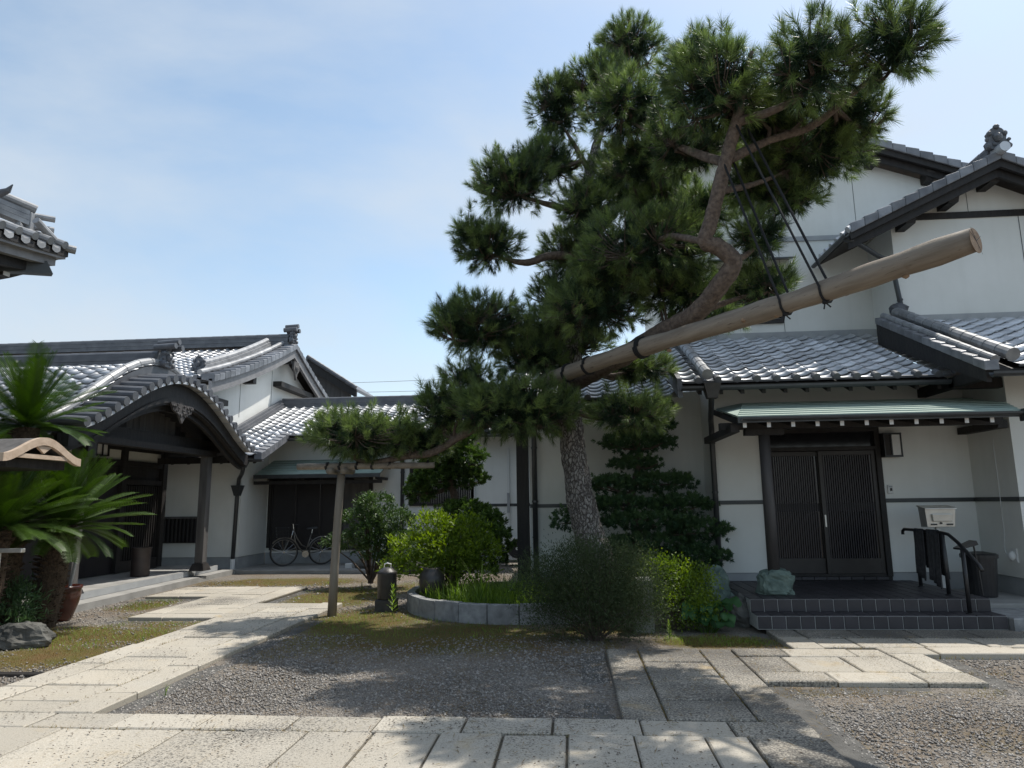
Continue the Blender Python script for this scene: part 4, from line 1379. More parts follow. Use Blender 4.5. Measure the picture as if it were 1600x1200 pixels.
# roof: one plane, two eave depths
MS = 0.40
rfm = MB()
rfm.hexa([(-7.35, 17.2, 3.20), (-0.2, 17.2, 3.20), (-0.2, 20.0, 4.32), (-7.35, 20.0, 4.32)], [(-7.35, 17.2, 3.25), (-0.2, 17.2, 3.25), (-0.2, 20.0, 4.37), (-7.35, 20.0, 4.37)])
rfm.hexa([(-8.64, 15.66, 2.584), (-7.35, 15.66, 2.584), (-7.35, 20.0, 4.32), (-8.64, 20.0, 4.32)], [(-8.64, 15.66, 2.634), (-7.35, 15.66, 2.634), (-7.35, 20.0, 4.37), (-8.64, 20.0, 4.37)])
rfm.hexa([(-16, 15.66, 2.584), (-8.64, 15.66, 2.584), (-8.64, 16.6, 2.96), (-16, 16.6, 2.96)], [(-16, 15.66, 2.634), (-8.64, 15.66, 2.634), (-8.64, 16.6, 3.01), (-16, 16.6, 3.01)])
mroof = rfm.build('roof', 'wood', MW)
PM = plane_P(-8.64, 15.60, 2.655, MS)
tile_roof(mroof, PM, 31, 20, keep=lambda c, r: (r >= 6.5 or c < 5), limit=300, caps=False)
tile_roof(mroof, plane_P(-12.0, 15.60, 2.655, MS), 12, 4, limit=40)
tile_roof(mroof, plane_P(-7.26, 17.14, 3.262, MS), 22, 1, limit=20)
for i in range(7):
    t0, t1 = i / 7, (i + 1) / 7
    MB().hexa([(-7.34, 15.6 + 1.6 * t0, 2.56 + 0.64 * t0), (-7.16, 15.6 + 1.6 * t0, 2.52 + 0.64 * t0), (-7.16, 15.6 + 1.6 * t1, 2.52 + 0.64 * t1), (-7.34, 15.6 + 1.6 * t1, 2.56 + 0.64 * t1)],
              [(-7.34, 15.6 + 1.6 * t0, 2.76 + 0.64 * t0), (-7.16, 15.6 + 1.6 * t0, 2.73 + 0.64 * t0), (-7.16, 15.6 + 1.6 * t1, 2.70 + 0.64 * t1), (-7.34, 15.6 + 1.6 * t1, 2.73 + 0.64 * t1)]).build('verge_tile', 'vergetile', mroof, bevel=0.012)
ridge(MW, (-8.6, 20.0, 4.36), (-0.3, 20.0, 4.36), 0.34, 0.24, 4, 0.07)
MB().hexa([(-8.6, 20, 4.3), (-0.2, 20, 4.3), (-0.2, 23, 3.1), (-8.6, 23, 3.1)], [(-8.6, 20, 4.37), (-0.2, 20, 4.37), (-0.2, 23, 3.16), (-8.6, 23, 3.16)]).build('rear_roof', 'tiledark', MW)
# stacked flashing tiles up the gable wall
for k_, (ww, hh) in enumerate(((0.20, 0.07), (0.15, 0.14), (0.10, 0.21))):
    MB().hexa([(-8.64, 16.2, 2.86), (-8.64 + ww, 16.2, 2.86), (-8.64 + ww, 19.9, 4.34), (-8.64, 19.9, 4.34)], [(-8.64, 16.2, 2.92 + hh), (-8.64 + ww, 16.2, 2.92 + hh), (-8.64 + ww, 19.9, 4.40 + hh), (-8.64, 19.9, 4.40 + hh)]).build('flashing_tile', 'tiledark', mroof)
gutter(MW, (-12, 15.55, 2.56), (-7.1, 15.55, 2.56), 0.055)
gutter(MW, (-7.2, 17.08, 3.17), (-0.3, 17.08, 3.17), 0.055)
for i in range(12):
    x = -11.8 + i * 0.40
    MB().hexa([(x, 15.68, 2.48), (x + 0.06, 15.68, 2.48), (x + 0.06, 16.5, 2.81), (x, 16.5, 2.81)], [(x, 15.68, 2.575), (x + 0.06, 15.68, 2.575), (x + 0.06, 16.5, 2.905), (x, 16.5, 2.905)]).build('rafter', 'wood', MW)
# small green canopy over the shutters
c2 = MB().hexa([(-7.85, 16.92, 2.20), (-4.75, 16.92, 2.20), (-4.75, 17.98, 2.60), (-7.85, 17.98, 2.60)], [(-7.85, 16.92, 2.25), (-4.75, 16.92, 2.25), (-4.75, 17.98, 2.66), (-7.85, 17.98, 2.66)]).build('canopy', 'wood', MW)
for i in range(6):
    t0, t1 = i / 6, (i + 1) / 6
    y0, y1 = 16.88 + 1.1 * t0, 16.88 + 1.1 * t1 + 0.012
    za, zb = 2.268 + 0.42 * t0 + 0.012, 2.268 + 0.42 * t1
    MB().hexa([(-7.9, y0, za - 0.016), (-4.7, y0, za - 0.016), (-4.7, y1, zb - 0.014), (-7.9, y1, zb - 0.014)], [(-7.9, y0, za), (-4.7, y0, za), (-4.7, y1, zb), (-7.9, y1, zb)]).build('copper_strip', 'copper', c2)
MB().box(-7.92, -4.7, 16.84, 16.878, 2.17, 2.262).build('fascia', 'pipe', c2)
for x in (-7.6, -6.7, -5.75, -4.85):
    MB().box(x, x + 0.05, 16.95, 17.98, 2.12, 2.19).build('rafter', 'wood', c2)
MB().box(-8.0, -4.72, 17.05, 17.15, 2.03, 2.115).build('beam', 'wood', c2)
dp = thing('downpipe', 'black drainpipe with bracketed hopper on the corner beside the bicycle', 'drainpipe', (-8.15, 16.42, 0))
MB().tube([(-7.6, 15.6, 2.5), (-7.62, 15.66, 2.36), (-7.95, 16.3, 2.28), (-8.08, 16.42, 2.15), (-8.10, 16.42, 1.9), (-8.13, 16.42, 0.22)], 0.048, 10).build('pipe', 'pipe', dp, smooth=True)
MB().hexa([(-7.66, 15.54, 2.38), (-7.54, 15.54, 2.38), (-7.54, 15.66, 2.38), (-7.66, 15.66, 2.38)], [(-7.72, 15.46, 2.56), (-7.48, 15.46, 2.56), (-7.48, 15.72, 2.56), (-7.72, 15.72, 2.56)]).build('funnel', 'pipe', dp)
MB().hexa([(-8.16, 16.36, 1.75), (-8.04, 16.36, 1.75), (-8.04, 16.48, 1.75), (-8.16, 16.48, 1.75)], [(-8.22, 16.30, 2.0), (-7.98, 16.30, 2.0), (-7.98, 16.54, 2.0), (-8.22, 16.54, 2.0)]).build('hopper', 'pipe', dp)
MB().tube([(-8.13, 16.42, 0.0), (-8.13, 16.42, 0.26)], 0.055, 10).build('pipe_foot', 'white', dp)
dp = thing('downpipe', 'black drainpipe on the white wall between the shutters and the lattice window', 'drainpipe', (-4.4, 17.92, 0))
MB().tube([(-4.42, 17.1, 3.1), (-4.42, 17.2, 2.98), (-4.4, 17.85, 2.8), (-4.4, 17.93, 2.7), (-4.4, 17.93, 0.02)], 0.048, 10).build('pipe', 'pipe', dp, smooth=True)
for z in (1.2, 2.3):
    MB().tube([(-4.4, 17.93, z), (-4.4, 17.93, z + 0.04)], 0.057, 10).build('pipe_clip', 'pipe', dp)

# air conditioner
ac = thing('air_conditioner', 'white outdoor air conditioner unit with round dark fan grille', 'air conditioner', (-1.5, 17.6, 0.02))
b = MB().box(-1.86, -1.12, 17.55, 17.85, 0.10, 0.66)
b.build('casing', 'acwhite', ac, bevel=0.015)
MB().tube([(-1.40, 17.549, 0.38), (-1.40, 17.54, 0.38)], 0.235, 26).build('fan_well', 'black', ac)
gl = MB()
for r_ in (0.07, 0.12, 0.17, 0.22):
    pts = [(-1.40 + r_ * math.cos(a), 17.53, 0.38 + r_ * math.sin(a)) for a in [i * math.pi / 12 for i in range(25)]]
    gl.tube(pts, 0.004, 4, False)
gl.build('grille', 'pipe', ac)
MB().tube([(-1.40, 17.535, 0.38), (-1.40, 17.52, 0.38)], 0.035, 12).build('fan_hub', 'acwhite', ac)
for x in (-1.8, -1.25):
    MB().box(x, x + 0.08, 17.55, 17.88, 0.02, 0.10).build('foot', 'black', ac)

# ------------------------------------------------------------------ main temple residence on the left
MH = thing('main_house', 'large white temple residence with long dark ridge and curved gable behind the porch', 'house', (-12.0, 20.0, 0))
gw = MB()
pts = [(15.95, 3.0), (24.0, 3.0), (24.0, 4.55)]
for i in range(9):
    t = i / 8
    y = 24.0 - 8.05 * t
    d_ = abs(y - 20.0)
    pts.append((y, 6.02 - 0.47 * d_ + 0.018 * d_ * d_))
gw.extr([(-8.66, y, z) for y, z in pts], (-0.15, 0, 0))
gw.build('gable_wall', 'plaster', MH)
MB().box(-22, -8.81, 15.95, 16.10, 3.0, 4.1).build('front_wall', 'plaster', MH)
for y in (17.4, 19.3):
    MB().box(-8.655, -8.650, y, y + 0.008, 3.8, 5.4).build('wall_joint', 'belt', MH)


def zmain(y):
    d_ = abs(y - 20.0)
    return 6.30 - 0.47 * d_ + 0.018 * d_ * d_


# roof deck following the curve
rd = MB()
ysm = [15.3 + 0.47 * i for i in range(21)]
for i in range(20):
    ya, yb = ysm[i], ysm[i + 1]
    rd.hexa([(-24, ya, zmain(ya) - 0.12), (-8.35, ya, zmain(ya) - 0.12), (-8.35, yb, zmain(yb) - 0.12), (-24, yb, zmain(yb) - 0.12)],
            [(-24, ya, zmain(ya) - 0.05), (-8.35, ya, zmain(ya) - 0.05), (-8.35, yb, zmain(yb) - 0.05), (-24, yb, zmain(yb) - 0.05)])
mhr = rd.build('roof', 'wood', MH)


def PMH(s, t):
    y = 15.25 + t * 0.93
    return (-16.9 + s, y, zmain(y) - 0.035)


tile_roof(mhr, PMH, 30, 21, limit=290, caps=True)
# curved barge boards, verge tiles
for sg in (-1, 1):
    bb = MB()
    k = 10
    for i in range(k):
        ya, yb = 20 + sg * 4.75 * i / k, 20 + sg * 4.75 * (i + 1) / k
        ha, hb = 0.34, 0.34
        a_ = (-8.30, ya, zmain(ya) - 0.04)
        bb.hexa([(-8.36, ya, zmain(ya) - 0.04 - ha), (-8.28, ya, zmain(ya) - 0.04 - ha), (-8.28, yb, zmain(yb) - 0.04 - hb), (-8.36, yb, zmain(yb) - 0.04 - hb)],
                [(-8.36, ya, zmain(ya) - 0.04), (-8.28, ya, zmain(ya) - 0.04), (-8.28, yb, zmain(yb) - 0.04), (-8.36, yb, zmain(yb) - 0.04)])
    bb.build('barge_board', 'barge', mhr)
    for i in range(19):
        ya, yb = 20 + sg * 4.75 * i / 19, 20 + sg * 4.75 * (i + 1) / 19
        lo, hi = (yb, ya)
        MB().hexa([(-8.55, ya, zmain(ya) - 0.05), (-8.22, ya, zmain(ya) - 0.12), (-8.22, yb, zmain(yb) - 0.12), (-8.55, yb, zmain(yb) - 0.05)],
                  [(-8.55, ya, zmain(ya) + 0.06), (-8.22, ya, zmain(ya) + 0.04), (-8.22, yb, zmain(yb) + 0.075), (-8.55, yb, zmain(yb) + 0.09)]).build('verge_tile', 'vergetile', mhr, bevel=0.015)
    vr = [(-8.62, 20 + sg * 4.7 * i / 14, zmain(20 + sg * 4.7 * i / 14) + 0.12) for i in range(15)]
    for i in range(14):
        MB().tube([vr[i], vr[i + 1]], [0.075, 0.068], 12).build('verge_roll', 'halltile', mhr)
    # descending ridge beside the verge
    dr_ = MB()
    for i in range(9):
        ya, yb = 20 + sg * (0.3 + 3.6 * i / 9), 20 + sg * (0.3 + 3.6 * (i + 1) / 9)
        for lv in range(3):
            wv = 0.16 - 0.02 * lv
            dr_.hexa([(-9.05 - wv, ya, zmain(ya) + 0.0 + lv * 0.07), (-9.05 + wv, ya, zmain(ya) + lv * 0.07), (-9.05 + wv, yb, zmain(yb) + lv * 0.07), (-9.05 - wv, yb, zmain(yb) + lv * 0.07)],
                     [(-9.05 - wv, ya, zmain(ya) + 0.062 + lv * 0.07), (-9.05 + wv, ya, zmain(ya) + 0.062 + lv * 0.07), (-9.05 + wv, yb, zmain(yb) + 0.062 + lv * 0.07), (-9.05 - wv, yb, zmain(yb) + 0.062 + lv * 0.07)])
        dr_.tube([(-9.05, ya, zmain(ya) + 0.25), (-9.05, yb, zmain(yb) + 0.25)], 0.08, 10)
    dr_.build('descending_ridge', 'halltile', mhr)
    if sg < 0:
        onigawara('ridge_ornament', mhr, (-9.05, 16.02, zmain(16.0) + 0.22), 0.30, (0, -1, 0))
ridge(MH, (-24, 20, 6.28), (-8.45, 20, 6.28), 0.42, 0.30, 5, 0.085)
onigawara('ridge_ornament', MH, (-8.36, 20, 6.55), 0.34, (1, 0, 0))
for dy, dz in ((-0.12, 0.0), (0.12, 0.0), (0, 0.12)):
    MB().tube([(-8.6, 20 + dy, 6.76 + dz), (-8.2, 20 + dy, 6.78 + dz)], 0.07, 12).build('ridge_disc', 'tiledark', MH)
# gable pendant and purlin ends
gp = MB()
gp.extr([(-8.27, 20 - 0.18, 5.78), (-8.27, 20 + 0.18, 5.78), (-8.27, 20 + 0.22, 5.55), (-8.27, 20 + 0.08, 5.42), (-8.27, 20, 5.22), (-8.27, 20 - 0.08, 5.42), (-8.27, 20 - 0.22, 5.55)], (0.06, 0, 0))
gp.blob((-8.2, 20, 5.58), (0.05, 0.1, 0.1), 2, 0.2, 8, 6)
gp.build('gable_pendant', 'woodgrey', MH)
for y in (17.6, 20.0, 22.0):
    z = zmain(y) - 0.34
    MB().box(-8.66, -8.36, y - 0.09, y + 0.09, z - 0.22, z).build('purlin_end', 'wood', MH)
MB().box(-8.66, -8.4, 19.4, 22.6, 4.95, 5.10).build('gable_beam', 'wood', MH)
MB().box(-8.70, -8.55, 15.9, 16.6, 3.98, 4.12).build('eave_beam', 'wood', MH)

# roof further back on the right of the main gable
BH = thing('rear_house', 'distant tiled gable roof showing behind the main residence gable', 'house', (-11, 27, 0))
b = MB()
b.hexa([(-14, 26.2, 6.9), (-10.3, 26.2, 7.15), (-10.3, 31, 7.15), (-14, 31, 6.9)], [(-14, 26.2, 7.0), (-10.3, 26.2, 7.25), (-10.3, 31, 7.25), (-14, 31, 7.0)])
b.hexa([(-10.3, 26.2, 7.15), (-8.3, 26.2, 5.85), (-8.3, 31, 5.85), (-10.3, 31, 7.15)], [(-10.3, 26.2, 7.25), (-8.3, 26.2, 5.97), (-8.3, 31, 5.97), (-10.3, 31, 7.25)])
b.build('roof', 'tiledark', BH)
for i in range(10):
    x = -10.3 + 0.2 * i
    z = 7.25 - 0.13 * i
    MB().tube([(x, 26.1, z + 0.05), (x + 0.2, 26.1, z - 0.08)], [0.09, 0.08], 8).build('verge_roll', 'tiledark', BH)
MB().extr([(-10.3, 26.15, 7.22), (-8.3, 26.15, 5.92), (-8.3, 26.15, 5.6), (-10.3, 26.15, 6.85)], (0, 0.12, 0)).build('barge_board', 'wood', BH)
MB().extr([(-10.3, 26.6, 7.1), (-8.7, 26.6, 6.05), (-8.7, 26.6, 0), (-14, 26.6, 0), (-14, 26.6, 6.9)], (0, 0.2, 0)).build('wall', 'woodgrey', BH)

# ------------------------------------------------------------------ entrance porch with undulating gable
PO = thing('temple_porch', 'dark timber temple porch with undulating tiled gable and lattice doors', 'porch', (-8.5, 12.3, 0))
YC, HW = 12.4, 2.85


def kara(y):
    t_ = min(abs(y - YC) / HW, 1.0)
    return 2.70 + 1.12 * (0.5 * (1 + math.cos(math.pi * t_))) ** 0.70


def rise(y):
    t_ = min(abs(y - YC) / HW, 1.0)
    return 0.05 + 0.27 * (0.5 * (1 + math.cos(math.pi * t_))) ** 0.7


NY = 48
ky = [YC - HW + 2 * HW * i / NY for i in range(NY + 1)]


def band(x0, x1, zlo, zhi, mat, name, parent, a=0, b=NY, lo=None, up=None):
    V, F = [], []
    for i in range(a, b + 1):
        y = ky[i]
        z = kara(y) + (up(y) if up else 0)
        l_ = zlo if lo is None else lo(y)
        V += [(x0, y, z + l_), (x1, y, z + l_), (x1, y, z + zhi), (x0, y, z + zhi)]
    for i in range(b - a):
        k, j = i * 4, i * 4 + 4
        for q in range(4):
            F.append((k + q, k + (q + 1) % 4, j + (q + 1) % 4, j + q))
    F += [(3, 2, 1, 0), tuple((b - a) * 4 + q for q in range(4))]
    return MB().add(V, F).build(name, mat, parent)


deck = band(-16, -7.72, -0.12, -0.03, 'wood', 'roof', PO, up=rise)
band(-7.72, -7.42, -0.10, -0.03, 'wood', 'front_deck', deck)
# arc-length table for tile rows on the near slope
arc = [0.0]
fy = [YC - HW + HW * i / 300 for i in range(301)]
for i in range(300):
    arc.append(arc[-1] + math.hypot(fy[i + 1] - fy[i], kara(fy[i + 1]) + rise(fy[i + 1]) - kara(fy[i]) - rise(fy[i])))


def PK(s, t):
    y = float(np.interp(t, arc, fy))
    if t > arc[-1]:
        y = YC + (t - arc[-1])
    return (-13.2 + s, y, kara(min(y, YC)) + rise(min(y, YC)) - 0.01)


tile_roof(deck, PK, 20, int(arc[-1] / TE), limit=295, caps=True)
# far slope as one field
band(-16, -7.75, -0.02, 0.03, 'tile', 'far_slope', deck, NY // 2, NY, up=rise)
# rows of round tiles pointing out over the arch
s_tot = arc[-1] * 2
nt = 25
for i in range(nt):
    s = s_tot * (i + 0.5) / nt
    if s <= arc[-1]:
        y = float(np.interp(s, arc, fy))
    else:
        y = 2 * YC - float(np.interp(s_tot - s, arc, fy))
    z = kara(y)
    MB().tube([(-7.68, y, z + 0.085), (-7.14, y, z + 0.045)], [0.074, 0.078], 12).build('round_tile', 'tiledark', deck)
    if i < nt - 1:
        s2 = s + s_tot / nt / 2
        y2 = float(np.interp(s2, arc, fy)) if s2 <= arc[-1] else 2 * YC - float(np.interp(s_tot - s2, arc, fy))
        z2 = kara(y2)
        dz = (kara(y2 + 0.05) - kara(y2 - 0.05)) / 0.1 * 0.09
        MB().hexa([(-7.7, y2 - 0.09, z2 - dz - 0.02), (-7.17, y2 - 0.09, z2 - dz - 0.05), (-7.17, y2 + 0.09, z2 + dz - 0.05), (-7.7, y2 + 0.09, z2 + dz - 0.02)],
                  [(-7.7, y2 - 0.09, z2 - dz + 0.03), (-7.17, y2 - 0.09, z2 - dz), (-7.17, y2 + 0.09, z2 + dz), (-7.7, y2 + 0.09, z2 + dz + 0.03)]).build('flat_tile', 'tile', deck)
# thick roll behind them, in lengths
for i in range(0, NY, 3):
    pa, pb = [(-7.78, ky[j], kara(ky[j]) + rise(ky[j]) + 0.06) for j in (i, i + 3)]
    MB().tube([pa, pb], [0.088, 0.082], 12).build('verge_roll', 'halltile', deck)
# upright face between the round tiles and the higher roof behind them
V, F = [], []
for y in ky:
    z = kara(y)
    V += [(-7.76, y, z - 0.02), (-7.70, y, z - 0.02), (-7.70, y, z + rise(y) - 0.02), (-7.76, y, z + rise(y) - 0.02)]
for i in range(NY):
    k, j = i * 4, i * 4 + 4
    for q in range(4):
        F.append((k + q, k + (q + 1) % 4, j + (q + 1) % 4, j + q))
MB().add(V, F).build('crest_plate', 'tiledark', deck)
onigawara('ridge_ornament', PO, (-7.66, YC, 4.28), 0.30, (1, 0, 0))
for dy, dz in ((-0.12, 0.0), (0.12, 0.0), (0, 0.10)):
    MB().tube([(-7.84, YC + dy, 4.50 + dz), (-7.42, YC + dy, 4.52 + dz)], 0.058, 12).build('ridge_disc', 'tiledark', PO)
ridge(PO, (-16, YC, 4.13), (-7.82, YC, 4.13), 0.36, 0.25, 4, 0.075)
# barge boards under the arch, two layers
bbm = band(-7.42, -7.32, -0.42, -0.05, 'wood', 'barge_board', PO, lo=lambda y: -0.30 - 0.16 * (1 - abs(y - YC) / HW))
bbm2 = band(-7.50, -7.425, -0.5, -0.07, 'wood', 'barge_board', PO, lo=lambda y: -0.38 - 0.20 * (1 - abs(y - YC) / HW))
band(-7.318, -7.29, -0.36, -0.31, 'wood', 'barge_moulding', PO, 2, NY - 2, lo=lambda y: -0.27 - 0.15 * (1 - abs(y - YC) / HW))
# carved pendant
pd_ = MB()
pz = 3.40
pd_.extr([(-7.31, YC - 0.40, pz), (-7.31, YC + 0.40, pz), (-7.31, YC + 0.30, pz - 0.14), (-7.31, YC + 0.13, pz - 0.20), (-7.31, YC, pz - 0.36), (-7.31, YC - 0.13, pz - 0.20), (-7.31, YC - 0.30, pz - 0.14)], (0.04, 0, 0))
for i in range(34):
    a_ = rnd.uniform(-0.34, 0.34)
    b_ = pz - rnd.uniform(0.02, 0.30 - 0.7 * abs(a_))
    q = rnd.uniform(0.014, 0.03)
    pd_.blob((-7.265, YC + a_, b_), (q * 0.7, q, q), a_ * 9, 0.25, 7, 5)
pd_.build('carved_pendant', 'postwood', PO)
# tympanum boards, lintels, soffit
for i in range(18):
    y = YC - 1.75 + i * 0.195
    z1 = kara(y + 0.09) - 0.45
    MB().box(-8.02, -7.98, y + 0.004, y + 0.191, 2.905, max(z1, 2.93)).build('board', 'woodgrey' if 5 < i < 14 else 'wood', PO)
MB().box(-8.05, -7.85, YC - 2.6, YC + 2.6, 2.68, 2.90).build('lintel', 'wood', PO)
MB().box(-7.95, -7.72, YC - 2.2, YC + 2.2, 2.57, 2.678).build('lintel', 'wood', PO)
MB().box(-7.7, -7.62, YC - 2.0, YC - 1.8, 2.3, 2.75).build('bracket', 'wood', PO)
# posts on stone shoes
for y in (10.55, 14.45):
    p = MB().box(-7.95, -7.77, y - 0.09, y + 0.09, 0.33, 2.57).build('post', 'woodgrey', PO, bevel=0.012)
    MB().hexa([(-8.02, y - 0.16, 0.18), (-7.70, y - 0.16, 0.18), (-7.70, y + 0.16, 0.18), (-8.02, y + 0.16, 0.18)], [(-7.97, y - 0.11, 0.33), (-7.75, y - 0.11, 0.33), (-7.75, y + 0.11, 0.33), (-7.97, y + 0.11, 0.33)]).build('post_shoe', 'castiron', p)
# rear wall of the porch: frame, white band, panels and lattice doors
bk = MB()
bk.box(-9.35, -9.2, 9.3, 15.2, 2.67, 3.0)
bk.box(-9.35, -9.2, 9.3, 15.2, 2.36, 2.47)
bk.box(-9.35, -9.2, 9.3, 15.2, 1.98, 2.08)
bk.box(-9.34, -9.27, 9.3, 15.2, 2.08, 2.36)
for y in (9.3, 10.9, 12.4, 13.6, 15.05):
    bk.box(-9.33, -9.17, y, y + 0.15, 0.2, 2.86)
bk.build('door_frame', 'wood', PO)
MB().box(-9.30, -9.24, 9.3, 15.0, 2.47, 2.67).build('white_band', 'cream', PO)
for y0, y1 in ((9.45, 10.9), (11.05, 12.4), (12.55, 13.6)):
    MB().box(-9.30, -9.25, y0, y1, 0.2, 1.98).build('door_panel', 'shutter', PO)
lat = MB().box(-9.32, -9.28, 13.75, 15.05, 0.2, 1.98).build('lattice_door', 'glass', PO)
for i in range(16):
    y = 13.78 + i * 0.08
    MB().box(-9.27, -9.235, y, y + 0.03, 0.3, 1.96).build('lattice_bar', 'wood', lat)
MB().box(-9.30, -9.2, 13.75, 15.05, 0.2, 0.42).build('kick_panel', 'wood', PO)
MB().box(-16, -9.35, 9.35, 9.5, 0, 2.9).build('side_wall', 'wood', PO)
MB().box(-16, -7.6, 9.62, 9.72, 2.45, 2.58).build('eave_beam', 'wood', PO)
MB().box(-16, -7.6, 14.88, 14.98, 2.45, 2.58).build('eave_beam', 'wood', PO)
gutter(PO, (-14, 9.38, 2.60), (-7.5, 9.38, 2.60), 0.05)
# porch floor and steps, tiled edge
fl_ = MB()
fl_.prism([(-7.72, 8.2), (-8.12, 15.7), (-16, 15.7), (-16, 8.2)], -0.05, 0.18)
fl_.build('platform', 'concrete', PO)
lo_ = MB()
lo_.prism([(-7.36, 8.2), (-7.86, 16.0), (-8.12, 16.0), (-7.72, 8.2)], -0.06, 0.06)
lo_.build('lower_step', 'concrete', PO)
for i in range(38):
    y0 = 8.25 + i * 0.195
    xe = -7.72 - 0.4 * (y0 - 8.2) / 7.5
    MB().box(xe - 0.004, xe + 0.010, y0, y0 + 0.187, 0.066, 0.172).build('edge_tile', 'plinth', PO)
# porch lamp
pl_ = thing('porch_lamp', 'small square lantern fixed to the white band above the porch doors', 'lamp', (-9.2, 12.8, 2.5))
b = MB()
b.box(-9.24, -9.06, 12.60, 12.62, 2.50, 2.82)
b.box(-9.24, -9.06, 12.96, 12.98, 2.50, 2.82)
b.box(-9.24, -9.06, 12.62, 12.96, 2.50, 2.52)
b.box(-9.24, -9.06, 12.62, 12.96, 2.80, 2.82)
b.box(-9.08, -9.06, 12.78, 12.80, 2.52, 2.80)
b.build('frame', 'black', pl_)
MB().box(-9.22, -9.09, 12.625, 12.955, 2.525, 2.795).build('pane', 'acwhite', pl_)
# white wall details beside the porch
dd = thing('dado_panel', 'dark slatted panel low on the white wall beyond the porch post', 'panel', (-9.6, 16.48, 0.9))
MB().box(-10.6, -9.1, 16.44, 16.498, 0.64, 1.22).build('backing', 'shutter', dd)
MB().box(-10.65, -9.05, 16.40, 16.498, 1.22, 1.27).build('top_rail', 'woodgrey', dd)
for i in range(15):
    x = -10.58 + i * 0.098
    MB().box(x, x + 0.035, 16.415, 16.44, 0.66, 1.22).build('slat', 'wood', dd)
ip = MB().box(-10.06, -9.98, 16.47, 16.499, 1.36, 1.50).build('intercom', 'acwhite', None, bevel=0.005)
tag(ip, 'tiny white switch plate on the wall above the dark slatted panel', 'intercom')
bc = thing('umbrella_jar', 'tall dark brown cylindrical jar standing at the porch doorway', 'jar', (-8.45, 13.3, 0.18))
MB().lathe([(0.0, 0.0), (0.165, 0.0), (0.17, 0.02), (0.165, 0.3), (0.172, 0.52), (0.18, 0.54), (0.15, 0.54), (0.145, 0.1), (0, 0.1)], (-8.45, 13.3, 0.18), 22).build('body', 'browncan', bc, smooth=True)
MB().lathe([(0.185, 0.0), (0.187, 0.02), (0.15, 0.02), (0.15, 0.0)], (-8.45, 13.3, 0.71), 22).build('rim', 'browncan', bc)

# ------------------------------------------------------------------ corner of the main hall roof, upper left
HL = thing('temple_hall', 'upturned tiled eave corner of the temple hall with carved ridge ends', 'temple', (-9, 5, 0))
TX, TY, TZ = -7.05, 8.85, 5.12
hb = MB()
hb.box(-14, -9.6, -6, 6.2, 0, 5.2)
hb.build('hall_body', 'wood', HL)


def eave_z(d):          # rise of the eave towards the corner, d = metres from the tip
    return TZ - 0.16 * min(d, 3) + 0.02 * min(d, 3) ** 2


hd = MB()
sec = [0, 0.4, 0.8, 1.3, 2, 3, 4.5, 7]
for i in range(len(sec) - 1):
    a_, b_ = sec[i], sec[i + 1]
    za, zb = eave_z(a_), eave_z(b_)
    # slope on the east side (eave along Y)
    hd.hexa([(TX, TY - a_, za - 0.10), (TX, TY - b_, zb - 0.10), (TX - 3.2 - 0 * b_, TY - b_ - (0 if b_ > 3.2 else 3.2 - b_), zb + 1.25), (TX - 3.2, TY - a_ - (0 if a_ > 3.2 else 3.2 - a_), za + 1.25)],
            [(TX, TY - a_, za - 0.02), (TX, TY - b_, zb - 0.02), (TX - 3.2, TY - b_ - (0 if b_ > 3.2 else 3.2 - b_), zb + 1.33), (TX - 3.2, TY - a_ - (0 if a_ > 3.2 else 3.2 - a_), za + 1.33)])
    # slope on the north side (eave along X)
    hd.hexa([(TX - a_, TY, za - 0.10), (TX - b_, TY, zb - 0.10), (TX - b_ - (0 if b_ > 3.2 else 3.2 - b_), TY - 3.2, zb + 1.25), (TX - a_ - (0 if a_ > 3.2 else 3.2 - a_), TY - 3.2, za + 1.25)],
            [(TX - a_, TY, za - 0.02), (TX - b_, TY, zb - 0.02), (TX - b_ - (0 if b_ > 3.2 else 3.2 - b_), TY - 3.2, zb + 1.33), (TX - a_ - (0 if a_ > 3.2 else 3.2 - a_), TY - 3.2, za + 1.33)])
hroof = hd.build('roof', 'wood', HL)
for i in range(16):
    d_ = 0.12 + i * 0.27
    z = eave_z(d_)
    MB().tube([(TX + 0.04, TY - d_, z + 0.05), (TX - 0.5, TY - d_, z + 0.27)], [0.055, 0.052], 10).build('round_tile', 'halltile', hroof)
    V, F = [], []
    for q in range(6):
        yq = TY - d_ - 0.06 - 0.15 * q / 5
        sag = -0.035 * math.sin(math.pi * q / 5)
        zz = eave_z(TY - yq) + sag + 0.02
        V += [(TX + 0.02, yq, zz), (TX - 0.5, yq, zz + 0.22), (TX + 0.02, yq, zz - 0.07)]
    for q in range(5):
        k = q * 3
        F += [(k, k + 3, k + 4, k + 1), (k + 2, k + 5, k + 3, k)]
    MB().add(V, F).build('eave_tile', 'halltile', hroof)
    MB().tube([(TX - d_, TY + 0.04, z + 0.05), (TX - d_, TY - 0.5, z + 0.27)], [0.055, 0.052], 10).build('round_tile', 'halltile', hroof)
